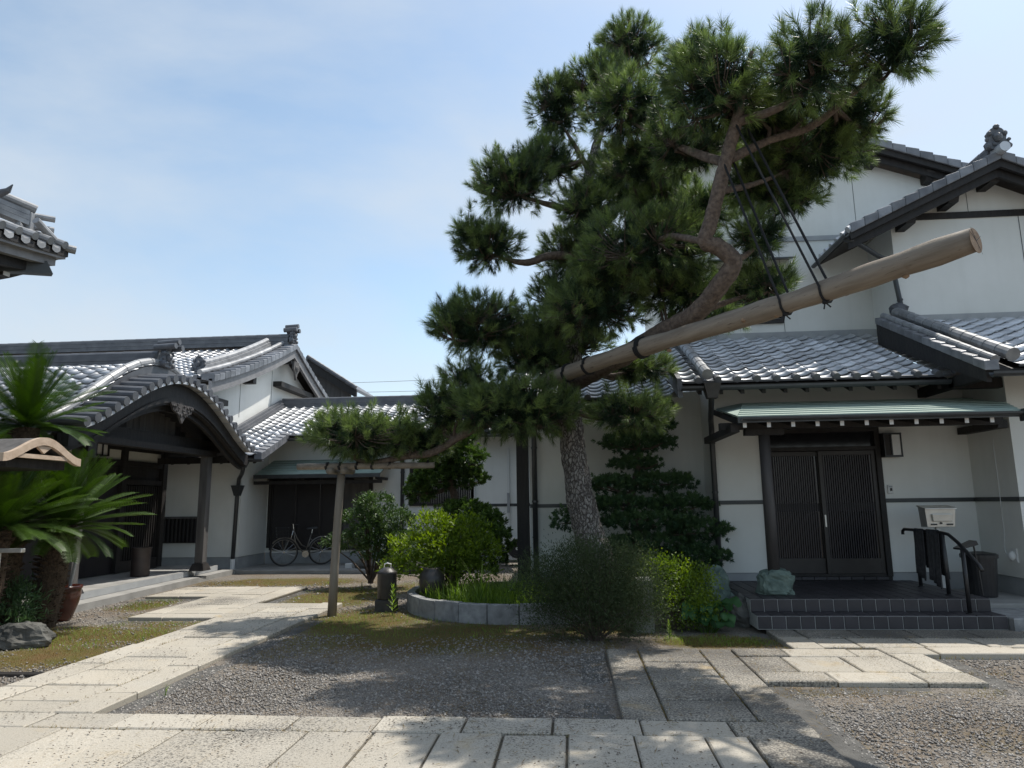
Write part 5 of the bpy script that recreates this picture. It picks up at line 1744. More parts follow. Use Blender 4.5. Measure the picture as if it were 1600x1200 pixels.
for k_, (off, zo, h_) in enumerate(((-0.02, -0.14, 0.10), (-0.10, -0.26, 0.11), (-0.24, -0.40, 0.13))):
    bm_ = MB()
    for i in range(len(sec) - 1):
        a_, b_ = sec[i], sec[i + 1]
        za, zb = eave_z(a_) + zo, eave_z(b_) + zo
        e_ = -off
        bm_.hexa([(TX - e_, TY - a_ - e_, za), (TX - e_, TY - b_ - e_, zb), (TX - e_ - 0.10, TY - b_ - e_, zb), (TX - e_ - 0.10, TY - a_ - e_, za)],
                 [(TX - e_, TY - a_ - e_, za + h_), (TX - e_, TY - b_ - e_, zb + h_), (TX - e_ - 0.10, TY - b_ - e_, zb + h_), (TX - e_ - 0.10, TY - a_ - e_, za + h_)])
        a_ = max(a_, 0.103)
        bm_.hexa([(TX - a_ - e_, TY - e_ - 0.10, za), (TX - b_ - e_, TY - e_ - 0.10, zb), (TX - b_ - e_, TY - e_, zb), (TX - a_ - e_, TY - e_, za)],
                 [(TX - a_ - e_, TY - e_ - 0.10, za + h_), (TX - b_ - e_, TY - e_ - 0.10, zb + h_), (TX - b_ - e_, TY - e_, zb + h_), (TX - a_ - e_, TY - e_, za + h_)])
    bm_.build('eave_board', 'barge' if k_ < 2 else 'wood', HL)
# hip rafter end with dark metal shoe, rafters with white ends
MB().extr([(TX - 1.2, TY - 1.2, TZ - 0.62), (TX - 0.12, TY - 0.12, TZ - 0.42), (TX - 0.18, TY - 0.18, TZ - 0.25), (TX - 1.2, TY - 1.2, TZ - 0.42)], (0.10, -0.10, 0)).build('hip_rafter', 'copper' if False else 'belt', HL)
for i in range(9):
    d_ = 0.55 + i * 0.30
    z = eave_z(d_) - 0.46
    r_ = MB().box(TX - 2.6, TX - 0.42, TY - d_ - 0.05, TY - d_ + 0.05, z, z + 0.10).build('rafter', 'wood', HL)
    MB().box(TX - 0.42, TX - 0.41, TY - d_ - 0.05, TY - d_ + 0.05, z, z + 0.10).build('rafter_end', 'white', r_)
# corner ridge: stacked courses, round caps, end ornament
hx = MB()
for i in range(5):
    a_, b_ = 0.35 + i * 0.6, 0.35 + (i + 1) * 0.6
    za, zb = TZ + 0.10 + 0.40 * a_ * 0.9, TZ + 0.10 + 0.40 * b_ * 0.9
    for lv in range(3):
        wv = 0.085 - 0.012 * lv
        s2 = wv * 0.707
        hx.hexa([(TX - a_ + s2, TY - a_ - s2, za + lv * 0.075), (TX - b_ + s2, TY - b_ - s2, zb + lv * 0.075), (TX - b_ - s2, TY - b_ + s2, zb + lv * 0.075), (TX - a_ - s2, TY - a_ + s2, za + lv * 0.075)],
                [(TX - a_ + s2, TY - a_ - s2, za + lv * 0.075 + 0.066), (TX - b_ + s2, TY - b_ - s2, zb + lv * 0.075 + 0.066), (TX - b_ - s2, TY - b_ + s2, zb + lv * 0.075 + 0.066), (TX - a_ - s2, TY - a_ + s2, za + lv * 0.075 + 0.066)])
hx.build('corner_ridge', 'halltile', HL)
for i in range(6):
    a_, b_ = 0.30 + i * 0.45, 0.30 + (i + 1) * 0.45
    MB().tube([(TX - a_, TY - a_, TZ + 0.38 + 0.36 * a_), (TX - b_, TY - b_, TZ + 0.38 + 0.36 * b_)], [0.072, 0.064], 12).build('ridge_cap', 'halltile', HL)
MB().box(TX - 0.40, TX - 0.28, TY - 0.40, TY - 0.28, TZ + 0.12, TZ + 0.42).build('ridge_end', 'halltile', HL, bevel=0.01)
for dz in (0.24, 0.40):
    MB().tube([(TX - 0.36, TY - 0.36, TZ + dz), (TX - 0.14, TY - 0.14, TZ + dz + 0.01)], 0.045, 10).build('ridge_disc', 'halltile', HL)
MB().tube([(TX - 0.3, TY - 0.3, TZ + 0.05), (TX + 0.06, TY + 0.06, TZ + 0.02)], 0.06, 10).build('corner_tile', 'halltile', HL)
onigawara('ridge_ornament', HL, (TX - 0.62, TY - 0.98, TZ + 0.62), 0.22, Vector((0.707, 0.707, 0)))
MB().tube([(-7.52, 7.95, 5.60), (-7.38, 7.95, 5.58), (-7.26, 7.95, 5.62), (-7.205, 7.95, 5.70)], [0.07, 0.055, 0.036, 0.006], 8).build('ridge_horn', 'tiledark', HL)

# ------------------------------------------------------------------ small roofed notice stand among the cycads
NS = thing('notice_stand', 'small stand with pale wooden curved gable roof among the cycads', 'stand', (-6.6, 7.1, 0))
def kz(y):
    t_ = min(abs(y - 7.1) / 0.56, 1)
    return 2.03 + 0.20 * (0.5 * (1 + math.cos(math.pi * t_))) ** 0.9


def band2(x0, x1, lo, hi, mat, name, par):
    V, F = [], []
    for i in range(25):
        y = 6.54 + 1.12 * i / 24
        V += [(x0, y, kz(y) + lo), (x1, y, kz(y) + lo), (x1, y, kz(y) + hi), (x0, y, kz(y) + hi)]
    for i in range(24):
        k, j = i * 4, i * 4 + 4
        for q in range(4):
            F.append((k + q, k + (q + 1) % 4, j + (q + 1) % 4, j + q))
    F += [(3, 2, 1, 0), tuple(24 * 4 + q for q in range(4))]
    return MB().add(V, F).build(name, mat, par)


r_ = band2(-7.6, -5.74, 0.0, 0.03, 'woodgrey', 'roof', NS)
band2(-5.74, -5.69, -0.05, 0.035, 'pale_wood', 'gable_trim', r_)
MB().box(-5.74, -5.70, 6.72, 7.48, 2.03, 2.075).build('tie_beam', 'pale_wood', r_)
MB().extr([(-5.735, 6.98, 2.17), (-5.735, 7.22, 2.17), (-5.735, 7.1, 2.09)], (0.03, 0, 0)).build('carved_pendant', 'pale_wood', r_)
MB().box(-7.55, -5.78, 6.68, 7.52, 1.93, 2.02).build('under_beam', 'wood', r_)
for x in (-7.4, -6.75):
    for y in (6.75, 7.42):
        MB().box(x - 0.04, x + 0.04, y - 0.04, y + 0.04, -0.05, 1.93).build('post', 'wood', NS)
MB().box(-7.35, -6.8, 7.40, 7.44, 0.9, 1.7).build('board', 'wood', NS)
rl = MB().box(-7.6, -6.02, 7.30, 7.36, 1.03, 1.075).build('metal_rail', 'steel', None, bevel=0.006)
tag(rl, 'short grey metal rail end sticking out of the cycad shade', 'rail')
for x in (-7.5, -6.3):
    MB().tube([(x, 7.33, -0.05), (x, 7.33, 1.03)], 0.02, 8).build('rail_post', 'steel', rl)

# ------------------------------------------------------------------ bicycle
bk = thing('bicycle', 'city bicycle with silver frame leaning by the dark shutters', 'bicycle', (-6.85, 17.35, 0.02))
A = Vector((-7.18, 17.15, 0.36))
Bc = Vector((-6.38, 17.62, 0.36))
ax_ = (Bc - A).normalized()
sdv = Vector((-ax_.y, ax_.x, 0))
for c in (A, Bc):
    ring = [c + (ax_ * math.cos(a) + Vector((0, 0, 1)) * math.sin(a)) * 0.325 for a in [i * 2 * math.pi / 32 for i in range(33)]]
    wh = MB().tube(ring, 0.017, 8, False).build('wheel', 'black', bk, smooth=True)
    rim = MB().tube([c + (p - c) * 0.93 for p in ring], 0.010, 6, False).build('rim', 'bikeframe', wh, smooth=True)
    sp = MB()
    for i in range(18):
        a = i * 2 * math.pi / 18
        sp.tube([c + sdv * (0.03 if i % 2 else -0.03), c + (ax_ * math.cos(a) + Vector((0, 0, 1)) * math.sin(a)) * 0.305], 0.0015, 3, False)
    s_ = sp.build('spokes', 'chrome', wh)
    s_['kind'] = 'stuff'
    MB().tube([c - sdv * 0.05, c + sdv * 0.05], 0.022, 8).build('hub', 'chrome', wh)


def bp(a, z, s=0.0):
    return A + ax_ * a + Vector((0, 0, z - 0.36)) + sdv * s


L_ = (Bc - A).length
fr = MB()
fr.tube([bp(0.22, 0.82), bp(0.26, 0.62), bp(0.36, 0.45), bp(0.50, 0.31), bp(L_ - 0.42, 0.30)], 0.017, 8)
fr.tube([bp(0.21, 0.90), bp(0.30, 0.70), bp(0.42, 0.52), bp(L_ - 0.39, 0.46)], 0.015, 8)
fr.tube([bp(L_ - 0.42, 0.30), bp(L_ - 0.27, 0.80)], 0.016, 8)
fr.tube([bp(L_ - 0.42, 0.30), bp(L_, 0.36, 0.05)], 0.010, 6)
fr.tube([bp(L_ - 0.30, 0.68), bp(L_, 0.36, 0.05)], 0.009, 6)
fr.build('frame', 'bikeframe', bk, smooth=True)
MB().tube([bp(0.215, 0.92), bp(0.16, 0.70), bp(0.12, 0.66, 0.05), bp(0, 0.36, 0.055)], 0.013, 8).build('fork', 'chrome', bk, smooth=True)
MB().tube([bp(0.34, 1.02, 0.28), bp(0.2, 1.05, 0.26), bp(0.18, 1.06, 0), bp(0.2, 1.05, -0.26), bp(0.34, 1.02, -0.28)], 0.012, 8).build('handlebar', 'black', bk, smooth=True)
MB().tube([bp(0.215, 0.9), bp(0.195, 1.05)], 0.012, 8).build('stem', 'chrome', bk)
MB().tube([bp(L_ - 0.27, 0.80), bp(L_ - 0.25, 0.90)], 0.012, 8).build('seat_post', 'chrome', bk)
MB().hexa([bp(L_ - 0.40, 0.90, -0.03), bp(L_ - 0.40, 0.90, 0.03), bp(L_ - 0.14, 0.91, 0.10), bp(L_ - 0.14, 0.91, -0.10)], [bp(L_ - 0.40, 0.94, -0.025), bp(L_ - 0.40, 0.94, 0.025), bp(L_ - 0.14, 0.97, 0.09), bp(L_ - 0.14, 0.97, -0.09)]).build('saddle', 'black', bk, bevel=0.015)
# basket of thin wires
bs_ = MB()
for zz, e_ in ((0.72, 0.12), (0.80, 0.13), (0.88, 0.14), (0.96, 0.15)):
    q = [bp(-0.18 - (e_ - 0.12), zz, -e_), bp(-0.18 - (e_ - 0.12), zz, e_), bp(0.10, zz, e_), bp(0.10, zz, -e_), bp(-0.18 - (e_ - 0.12), zz, -e_)]
    bs_.tube(q, 0.004, 4)
for i in range(9):
    f_ = -1 + 2 * i / 8
    bs_.tube([bp(-0.18, 0.72, 0.12 * f_), bp(-0.21, 0.96, 0.15 * f_)], 0.003, 4)
    bs_.tube([bp(0.10, 0.72, 0.12 * f_), bp(0.10, 0.96, 0.15 * f_)], 0.003, 4)
    g_ = -0.18 + 0.28 * i / 8
    bs_.tube([bp(g_, 0.72, -0.12), bp(g_, 0.96, -0.15)], 0.003, 4)
    bs_.tube([bp(g_, 0.72, 0.12), bp(g_, 0.96, 0.15)], 0.003, 4)
bs_.build('basket', 'black', bk)
gd = MB()
for c, a0, a1 in ((Bc, 10, 165), (A, 30, 150)):
    gd.tube([c + (ax_ * math.cos(R(a)) + Vector((0, 0, 1)) * math.sin(R(a))) * 0.355 for a in range(a0, a1, 8)], 0.014, 6)
gd.build('mudguard', 'bikeframe', bk)
MB().tube([bp(L_, 0.36, 0.07), bp(L_ - 0.05, 0.03, 0.12)], 0.008, 6).build('kickstand', 'chrome', bk)
MB().tube([bp(L_ - 0.3, 0.75), bp(L_ + 0.2, 0.75), bp(L_ + 0.2, 0.75, 0.05)], 0.008, 6).build('rear_rack', 'black', bk)
MB().tube([bp(L_ - 0.42, 0.30, -0.06), bp(L_ - 0.42, 0.30, -0.045)], 0.085, 16).build('chainring', 'chrome', bk)

# ------------------------------------------------------------------ planter ring
PL = thing('planter_ring', 'round raised bed of curved grey stone blocks around the pine', 'planter', (-0.9, 11.0, -0.05))
pc, pr = (-0.75, 11.05), 1.78
nb = 16
for i in range(nb):
    a0, a1 = R(150 + i * 215 / nb), R(150 + (i + 1) * 215 / nb - 0.35)
    mb = MB()
    V = []
    for k in range(6):
        a = a0 + (a1 - a0) * k / 5
        for rr_ in (pr - 0.12, pr):
            for z in (-0.06, 0.20):
                V.append((pc[0] + rr_ * 1.02 * math.cos(a), pc[1] + rr_ * math.sin(a), z + (0.006 * math.sin(i * 2.3) if z > 0 else 0)))
    F = []
    for k in range(5):
        q, w_ = k * 4, k * 4 + 4
        F += [(q, q + 1, w_ + 1, w_), (q + 2, w_ + 2, w_ + 3, q + 3), (q + 1, q + 3, w_ + 3, w_ + 1), (q, w_, w_ + 2, q + 2)]
    F += [(0, 2, 3, 1), (20, 21, 23, 22)]
    mb.add(V, [tuple(reversed(f)) for f in F]).build('block', 'planter', PL, bevel=0.008)
so_ = MB()
so_.prism([(pc[0] + (pr - 0.1) * math.cos(R(a)), pc[1] + (pr - 0.1) * math.sin(R(a))) for a in range(0, 360, 10)], -0.06, 0.13)
so_.build('soil', simple('bed_soil', (0.05, 0.04, 0.03), (0.10, 0.08, 0.055), 12, 0.95, (30, 0.8)), PL)

# stones beside the bed
o = MB().cham(0.70, 0.93, 8.72, 8.95, -0.08, 0.58, 0.03, 0.02).build('stone_post', simple('pale_post', (0.17, 0.175, 0.165), (0.27, 0.27, 0.25), 6, 0.85, (40, 0.5)))
tag(o, 'upright pale stone post half hidden by the grey bush', 'stone')
o = MB().blob((1.85, 9.75, 0.22), (0.24, 0.20, 0.36), 4, 0.4, 28, 20, flat=1.6).build('garden_rock', 'greenstone')
tag(o, 'tall pointed greenish rock behind the butterbur leaves', 'rock')
o = MB().blob((2.02, 9.25, 0.08), (0.17, 0.15, 0.24), 9, 0.4, 28, 20, flat=1.6).build('garden_rock', 'rock')
tag(o, 'small brown rock against the left end of the tiled steps', 'rock')
o = MB().blob((-6.35, 7.85, 0.0), (0.33, 0.25, 0.20), 6, 0.35, 34, 22).build('garden_rock', 'rock')
tag(o, 'rounded grey boulder under the cycads', 'rock')

# red glazed pot with white stake
pt_ = thing('glazed_pot', 'red brown glazed pot standing beside the porch step', 'pot', (-7.22, 9.55, -0.05))
MB().lathe([(0.0, 0), (0.15, 0), (0.17, 0.04), (0.235, 0.24), (0.26, 0.37), (0.25, 0.42), (0.268, 0.44), (0.268, 0.475), (0.225, 0.475), (0.225, 0.43), (0.0, 0.41)], (-7.22, 9.55, -0.05), 28).build('body', 'redglaze', pt_, smooth=True)
ws = MB().tube([(-7.15, 9.62, 0.36), (-7.11, 9.66, 0.80)], 0.022, 8).build('garden_stake', 'plinth')
tag(ws, 'pale stake standing in the red glazed pot', 'stake')

# iron canister and round jar beside the planter
cn = thing('iron_canister', 'dark iron canister with domed lid and handle on a square base', 'canister', (-2.78, 10.45, -0.05))
MB().cham(-2.92, -2.64, 10.32, 10.60, -0.05, 0.12, 0.012).build('base', 'castiron', cn)
MB().lathe([(0.0, 0), (0.135, 0), (0.14, 0.02), (0.142, 0.36), (0.148, 0.38), (0.14, 0.395), (0.08, 0.44), (0.05, 0.455), (0, 0.46)], (-2.78, 10.46, 0.12), 24).build('body', 'castiron', cn, smooth=True)
MB().tube([(-2.82, 10.46, 0.57), (-2.82, 10.46, 0.62), (-2.78, 10.46, 0.635), (-2.72, 10.46, 0.62), (-2.72, 10.46, 0.56)], 0.011, 6).build('handle', 'chrome', cn)
jr = MB().lathe([(0.0, 0), (0.10, 0), (0.16, 0.09), (0.195, 0.22), (0.18, 0.34), (0.125, 0.40), (0.13, 0.43), (0.10, 0.43), (0.08, 0.34), (0, 0.30)], (-2.12, 10.55, 0.13), 26).build('water_jar', 'jar', None, smooth=True)
tag(jr, 'round dark glazed jar nestled under the yellow green bush', 'jar')


# ------------------------------------------------------------------ foliage helpers
def unit(v):
    return v / np.maximum(np.linalg.norm(v, axis=-1, keepdims=True), 1e-6)


def perp(d):
    a = np.where(np.abs(d[..., 2:3]) < 0.9, np.array([0, 0, 1.0]), np.array([1.0, 0, 0]))
    u = unit(np.cross(d, a))
    return u, np.cross(d, u)


def leaf_arrays(P, D, Nn, ln, wd, fold=0.15):
    """diamond leaves: base P, direction D, normal hint Nn"""
    n = len(P)
    S = unit(np.cross(D, Nn))
    Nn = np.cross(S, D)
    ln, wd = np.broadcast_to(ln, n)[:, None], np.broadcast_to(wd, n)[:, None]
    mid = P + D * ln * 0.5
    V = np.stack([P, mid + S * wd / 2 + Nn * wd * fold, P + D * ln, mid - S * wd / 2 + Nn * wd * fold], 1)
    i = np.arange(n)[:, None] * 4
    F = np.concatenate([i + np.array([[0, 1, 2]]), i + np.array([[0, 2, 3]])], 1).reshape(-1, 3)
    return V.reshape(-1, 3), F


def clump_points(n, c, r, shell=0.55, up=0.2):
    d = unit(rg.normal(size=(n, 3)))
    d[:, 2] += up * rg.uniform(0, 1, n)
    d = unit(d)
    rad = shell + (1 - shell) * rg.uniform(0, 1, n) ** 0.6
    return np.array(c) + d * rad[:, None] * np.array(r), d


def bush(name, label, cat, base, clumps, mat, nleaf, ln, wd, stems=6, up=0.3, droop=0.0, lump=0.5, group=None, stem_r=0.012, shell=0.5):
    """leafy shrub: stems from the base to each clump, leaves on many small sub-clumps"""
    t_ = thing(name, label, cat, base, group)
    PP, DD, TT = [], [], []
    tot = sum(c[3] * c[4] * c[5] for c in clumps)
    st = MB()
    for (x, y, z, rx, ry, rz) in clumps:
        k = max(40, int(nleaf * (rx * ry * rz) / tot))
        ns = max(8, k // 16)
        sp, sd_ = clump_points(ns, (x, y, z), (rx, ry, rz), shell, up)
        idx = rg.integers(0, ns, k)
        s_ = lump * min(rx, ry, rz)
        p = sp[idx] + rg.normal(size=(k, 3)) * s_ * 0.42
        d = unit(sd_[idx] * 0.8 + rg.normal(size=(k, 3)) * 0.75 + np.array([0, 0, up - droop]))
        PP.append(p)
        DD.append(d)
        hh = (p[:, 2] - (z - rz)) / (2 * rz)
        TT.append(np.clip(rg.beta(2, 2.2, ns)[idx] * 0.65 + rg.uniform(0, 0.35, k), 0, 1))
        for q in range(max(2, stems // len(clumps))):
            e = sp[rg.integers(0, ns)]
            b0 = Vector(base) + Vector((rnd.uniform(-0.05, 0.05), rnd.uniform(-0.05, 0.05), 0))
            m1 = b0.lerp(Vector(e), 0.5) + Vector((rnd.uniform(-0.1, 0.1) * rx, rnd.uniform(-0.1, 0.1), 0.08))
            st.tube([b0, m1, Vector(e)], [stem_r, stem_r * 0.7, stem_r * 0.25], 5)
    P, D, T = np.concatenate(PP), np.concatenate(DD), np.concatenate(TT)
    n = len(P)
    Nn = unit(rg.normal(size=(n, 3)) * 0.6 + np.array([0, 0, 1.0]))
    V, F = leaf_arrays(P, D, Nn, ln * rg.uniform(0.6, 1.25, n), wd * rg.uniform(0.6, 1.2, n))
    o = npmesh('foliage', V, F, mat, t_, np.repeat(T, 2))
    o['kind'] = 'stuff'
    o = st.build('stems', 'twig', t_)
    o['kind'] = 'stuff'
    return t_


def blades(name, pts, mat, h, w_, lean, parent=None, seg=3, tint=None):
    """grass blades: curved strips"""
    n = len(pts)
    P = np.array(pts)
    an = rg.uniform(0, 6.28, n)
    L = np.stack([np.cos(an), np.sin(an), np.zeros(n)], 1)
    S = np.stack([-np.sin(an), np.cos(an), np.zeros(n)], 1)
    hh = (h * rg.uniform(0.45, 1.25, n))[:, None]
    ww = (w_ * rg.uniform(0.7, 1.3, n))[:, None]
    le = (lean * rg.uniform(0.3, 1.5, n))[:, None]
    V = []
    for k in range(seg + 1):
        t_ = k / seg
        c = P + np.array([0, 0, 1.0]) * hh * (t_ - 0.35 * le * t_ ** 2) + L * hh * le * t_ ** 2
        wk = ww * (1 - t_) * 0.5 + 0.0004
        V += [c - S * wk, c + S * wk]
    V = np.stack(V, 1)
    m_ = 2 * (seg + 1)
    i = np.arange(n)[:, None] * m_
    F = np.concatenate([i + np.array([[2 * k, 2 * k + 1, 2 * k + 3, 2 * k + 2]]) for k in range(seg)], 1).reshape(-1, 4)
    tt = np.repeat(rg.uniform(0, 1, n) if tint is None else tint, seg)
    return npmesh(name, V.reshape(-1, 3), F, mat, parent, tt)


# ------------------------------------------------------------------ the big pine
PADS = [
        (-1.11, 9.60, 5.19, 0.50, 0.35), (-0.79, 9.90, 6.29, 0.70, 0.47), (-0.06, 10.20, 7.65, 0.51, 0.57), (1.14, 10.40, 8.81, 0.59, 0.42), (-0.26, 10.30, 6.81, 0.57, 0.37),
        (-1.38, 9.50, 5.36, 0.28, 0.28), (1.03, 10.30, 6.41, 0.86, 0.58), (0.89, 8.40, 6.53, 0.67, 0.43), (0.99, 8.30, 4.55, 0.91, 0.49), (0.39, 8.60, 3.93, 0.72, 0.34),
        (-1.21, 9.60, 3.98, 0.77, 0.46), (-1.72, 9.60, 4.11, 0.31, 0.28), (-0.17, 10.20, 3.91, 0.87, 0.38), (-0.79, 9.30, 2.74, 0.97, 0.40), (0.78, 9.10, 2.64, 0.58, 0.23),
        (-2.97, 9.80, 2.47, 0.88, 0.30), (1.01, 10.30, 3.43, 0.57, 0.19), (1.64, 6.90, 5.79, 0.58, 0.54), (2.42, 6.40, 5.69, 0.47, 0.44), (3.09, 6.20, 5.71, 0.46, 0.36),
        (2.79, 7.60, 5.36, 0.73, 0.42), (2.22, 7.80, 5.12, 0.46, 0.33), (2.09, 7.40, 4.31, 0.31, 0.25), (2.23, 7.90, 3.89, 0.41, 0.24), (1.43, 8.80, 4.17, 0.55, 0.41),
        (-1.72, 9.60, 2.81, 0.51, 0.36), (-0.53, 9.70, 3.53, 0.55, 0.29), (-2.24, 9.90, 2.39, 0.61, 0.26), (-1.38, 9.50, 3.24, 0.38, 0.22), (3.11, 7.20, 5.62, 0.44, 0.37),
        (0.21, 10.40, 5.28, 0.68, 0.52), (1.42, 9.40, 5.52, 0.60, 0.43), (0.34, 9.30, 5.54, 0.47, 0.36), (0.04, 10.20, 4.50, 0.64, 0.45), (-0.30, 10.40, 2.78, 0.54, 0.35),
        (1.48, 7.80, 5.67, 0.53, 0.36), (0.58, 10.00, 7.95, 0.52, 0.44), (2.23, 7.30, 5.66, 0.40, 0.40), (1.13, 9.00, 6.11, 0.61, 0.39), (0.60, 8.40, 4.28, 0.48, 0.29),
        (1.45, 7.20, 6.31, 0.36, 0.33), (-3.43, 9.75, 2.61, 0.37, 0.22), (1.78, 8.60, 5.16, 0.38, 0.33), (1.94, 9.00, 3.82, 0.42, 0.18), (2.49, 7.20, 5.77, 0.35, 0.35),
        (2.53, 7.80, 4.93, 0.44, 0.25),
        ]
PT = thing('pine_tree', 'tall old pine with layered needle pads leaning over the courtyard', 'tree', (0.45, 9.85, 0.1))
trunk_pts = [(0.50, 9.85, 0.05), (0.44, 9.85, 0.29), (0.35, 9.85, 0.67), (0.18, 9.90, 1.18), (0.07, 9.95, 1.80), (0.02, 10.00, 2.35), (0.0, 10.00, 3.00), (0.04, 10.00, 3.76), (0.16, 10.05, 4.46), (0.30, 10.10, 5.17), (0.27, 10.15, 5.91), (0.41, 10.20, 6.56), (0.61, 10.20, 7.30), (1.01, 10.30, 8.23)]
trunk_r = [0.32, 0.265, 0.23, 0.205, 0.184, 0.170, 0.160, 0.17, 0.15, 0.125, 0.105, 0.085, 0.06, 0.03]


def smooth_path(pts, rad, m_):
    """resample a polyline with Catmull-Rom"""
    P = [Vector(p) for p in pts]
    P = [P[0] * 2 - P[1]] + P + [P[-1] * 2 - P[-2]]
    Rr = [rad[0]] + list(rad) + [rad[-1]]
    out, ro = [], []
    for i in range(1, len(P) - 2):
        for k in range(m_):
            t_ = k / m_
            a, b, c, d = P[i - 1:i + 3]
            out.append(0.5 * (2 * b + (c - a) * t_ + (2 * a - 5 * b + 4 * c - d) * t_ * t_ + (3 * b - a - 3 * c + d) * t_ ** 3))
            ro.append(Rr[i] + (Rr[i + 1] - Rr[i]) * t_)
    out.append(P[-2])
    ro.append(Rr[-2])
    return out, ro


def bark_tube(name, pts, rad, parent, n=40, m_=22, amp=0.02, sc=9.0):
    p, r_ = smooth_path(pts, rad, m_)
    mb = MB().tube(p, r_, n)
    k = 0
    for i in range(len(p)):
        for q in range(n):
            v = Vector(mb.v[i * n + q])
            d, _ = mnoise.voronoi(Vector((v.x * sc, v.y * sc, v.z * sc * 0.45)))
            edge = min((d[1] - d[0]) * 3.0, 1.0)
            dr_ = amp * (edge - 0.6) * min(1, r_[i] / 0.12) + 0.02 * mnoise.noise(v * 2.5) * min(1, r_[i] / 0.12)
            mb.v[i * n + q] = tuple(v + (v - p[i]).normalized() * dr_)
    return mb.build(name, 'bark' if name == 'trunk' else 'limbbark', parent, smooth=True)


bark_tube('trunk', trunk_pts, trunk_r, PT, 56, 34)
LIMBS = [([(0.03, 10.00, 3.19), (0.60, 9.15, 3.33), (1.10, 8.30, 3.49), (1.44, 7.80, 3.59), (1.66, 7.45, 3.81), (1.78, 7.30, 4.01), (1.64, 7.25, 4.16), (1.48, 7.20, 4.22), (1.53, 7.15, 4.39), (1.62, 7.05, 4.71), (1.73, 6.95, 5.12), (1.82, 6.85, 5.42), (1.86, 6.75, 5.68), (1.96, 6.65, 6.04)], [0.13, 0.12, 0.115, 0.105, 0.1, 0.1, 0.095, 0.085, 0.08, 0.075, 0.07, 0.058, 0.045, 0.02]),
         ([(1.73, 7.00, 5.04), (2.19, 7.10, 5.28), (2.63, 7.00, 5.38), (2.98, 6.70, 5.57), (3.25, 6.30, 5.70)], [0.055, 0.045, 0.04, 0.03, 0.01]),
         ([(1.82, 6.85, 5.38), (2.09, 6.70, 5.38), (2.36, 6.55, 5.45), (2.58, 6.40, 5.68)], [0.05, 0.04, 0.03, 0.01]),
         ([(1.73, 7.00, 5.00), (1.50, 7.40, 5.33), (1.16, 7.90, 5.83), (0.88, 8.40, 6.35)], [0.055, 0.045, 0.032, 0.012]),
         ([(1.48, 7.20, 4.22), (1.16, 7.80, 4.52), (0.83, 8.30, 4.49)], [0.045, 0.035, 0.014]),
         ([(1.44, 7.80, 3.59), (1.85, 7.85, 3.74), (2.23, 7.90, 3.86)], [0.045, 0.03, 0.01]),
         ([(1.78, 7.30, 4.01), (1.97, 7.35, 4.13), (2.13, 7.40, 4.28)], [0.045, 0.03, 0.01]),
         ([(1.64, 7.15, 4.75), (2.14, 7.40, 4.95), (2.78, 7.60, 5.27)], [0.045, 0.03, 0.01]),
         ([(0.30, 10.10, 5.17), (-0.23, 9.90, 5.12), (-0.60, 9.70, 4.96), (-1.06, 9.60, 5.05)], [0.07, 0.06, 0.05, 0.015]),
         ([(0.27, 10.15, 5.91), (-0.22, 10.00, 5.97), (-0.70, 9.90, 6.11)], [0.06, 0.045, 0.015]),
         ([(0.04, 10.00, 3.57), (-0.45, 9.80, 3.55), (-0.81, 9.70, 3.68), (-1.21, 9.60, 3.85)], [0.075, 0.06, 0.045, 0.015]),
         ([(0.0, 10.00, 3.00), (-0.37, 9.60, 2.59), (-0.80, 9.40, 2.62), (-1.34, 9.50, 2.52), (-1.92, 9.70, 2.23), (-2.31, 9.80, 2.18), (-2.93, 9.85, 2.10), (-3.31, 9.85, 2.27)], [0.09, 0.08, 0.07, 0.065, 0.055, 0.05, 0.04, 0.012]),
         ([(0.41, 10.20, 6.56), (0.20, 10.20, 7.00), (-0.04, 10.20, 7.45)], [0.05, 0.035, 0.012]),
         ([(0.30, 10.1, 5.3), (0.8, 10.2, 5.9), (1.1, 10.3, 6.3)], [0.06, 0.04, 0.012]),
         ([(0.30, 10.1, 5.3), (0.9, 9.8, 5.4), (1.4, 9.4, 5.45)], [0.05, 0.035, 0.012]),
         ([(0.1, 10.02, 4.2), (0.3, 9.3, 3.95), (0.45, 8.7, 3.9)], [0.06, 0.045, 0.012]),
         ([(0.0, 9.95, 2.8), (0.4, 9.5, 2.62), (0.85, 9.1, 2.58)], [0.05, 0.035, 0.01])]
for i, (p, r_) in enumerate(LIMBS):
    bark_tube('limb', p, r_, PT, 20 if i == 0 else 12, 10, 0.012, 14)
limb_nodes = np.array([q for p, _ in LIMBS for q in p] + trunk_pts[6:])
limb_nodes = np.concatenate([limb_nodes, np.array([np.array(p[i]) * 0.5 + np.array(p[i + 1]) * 0.5 for p, _ in LIMBS for i in range(len(p) - 1)])])


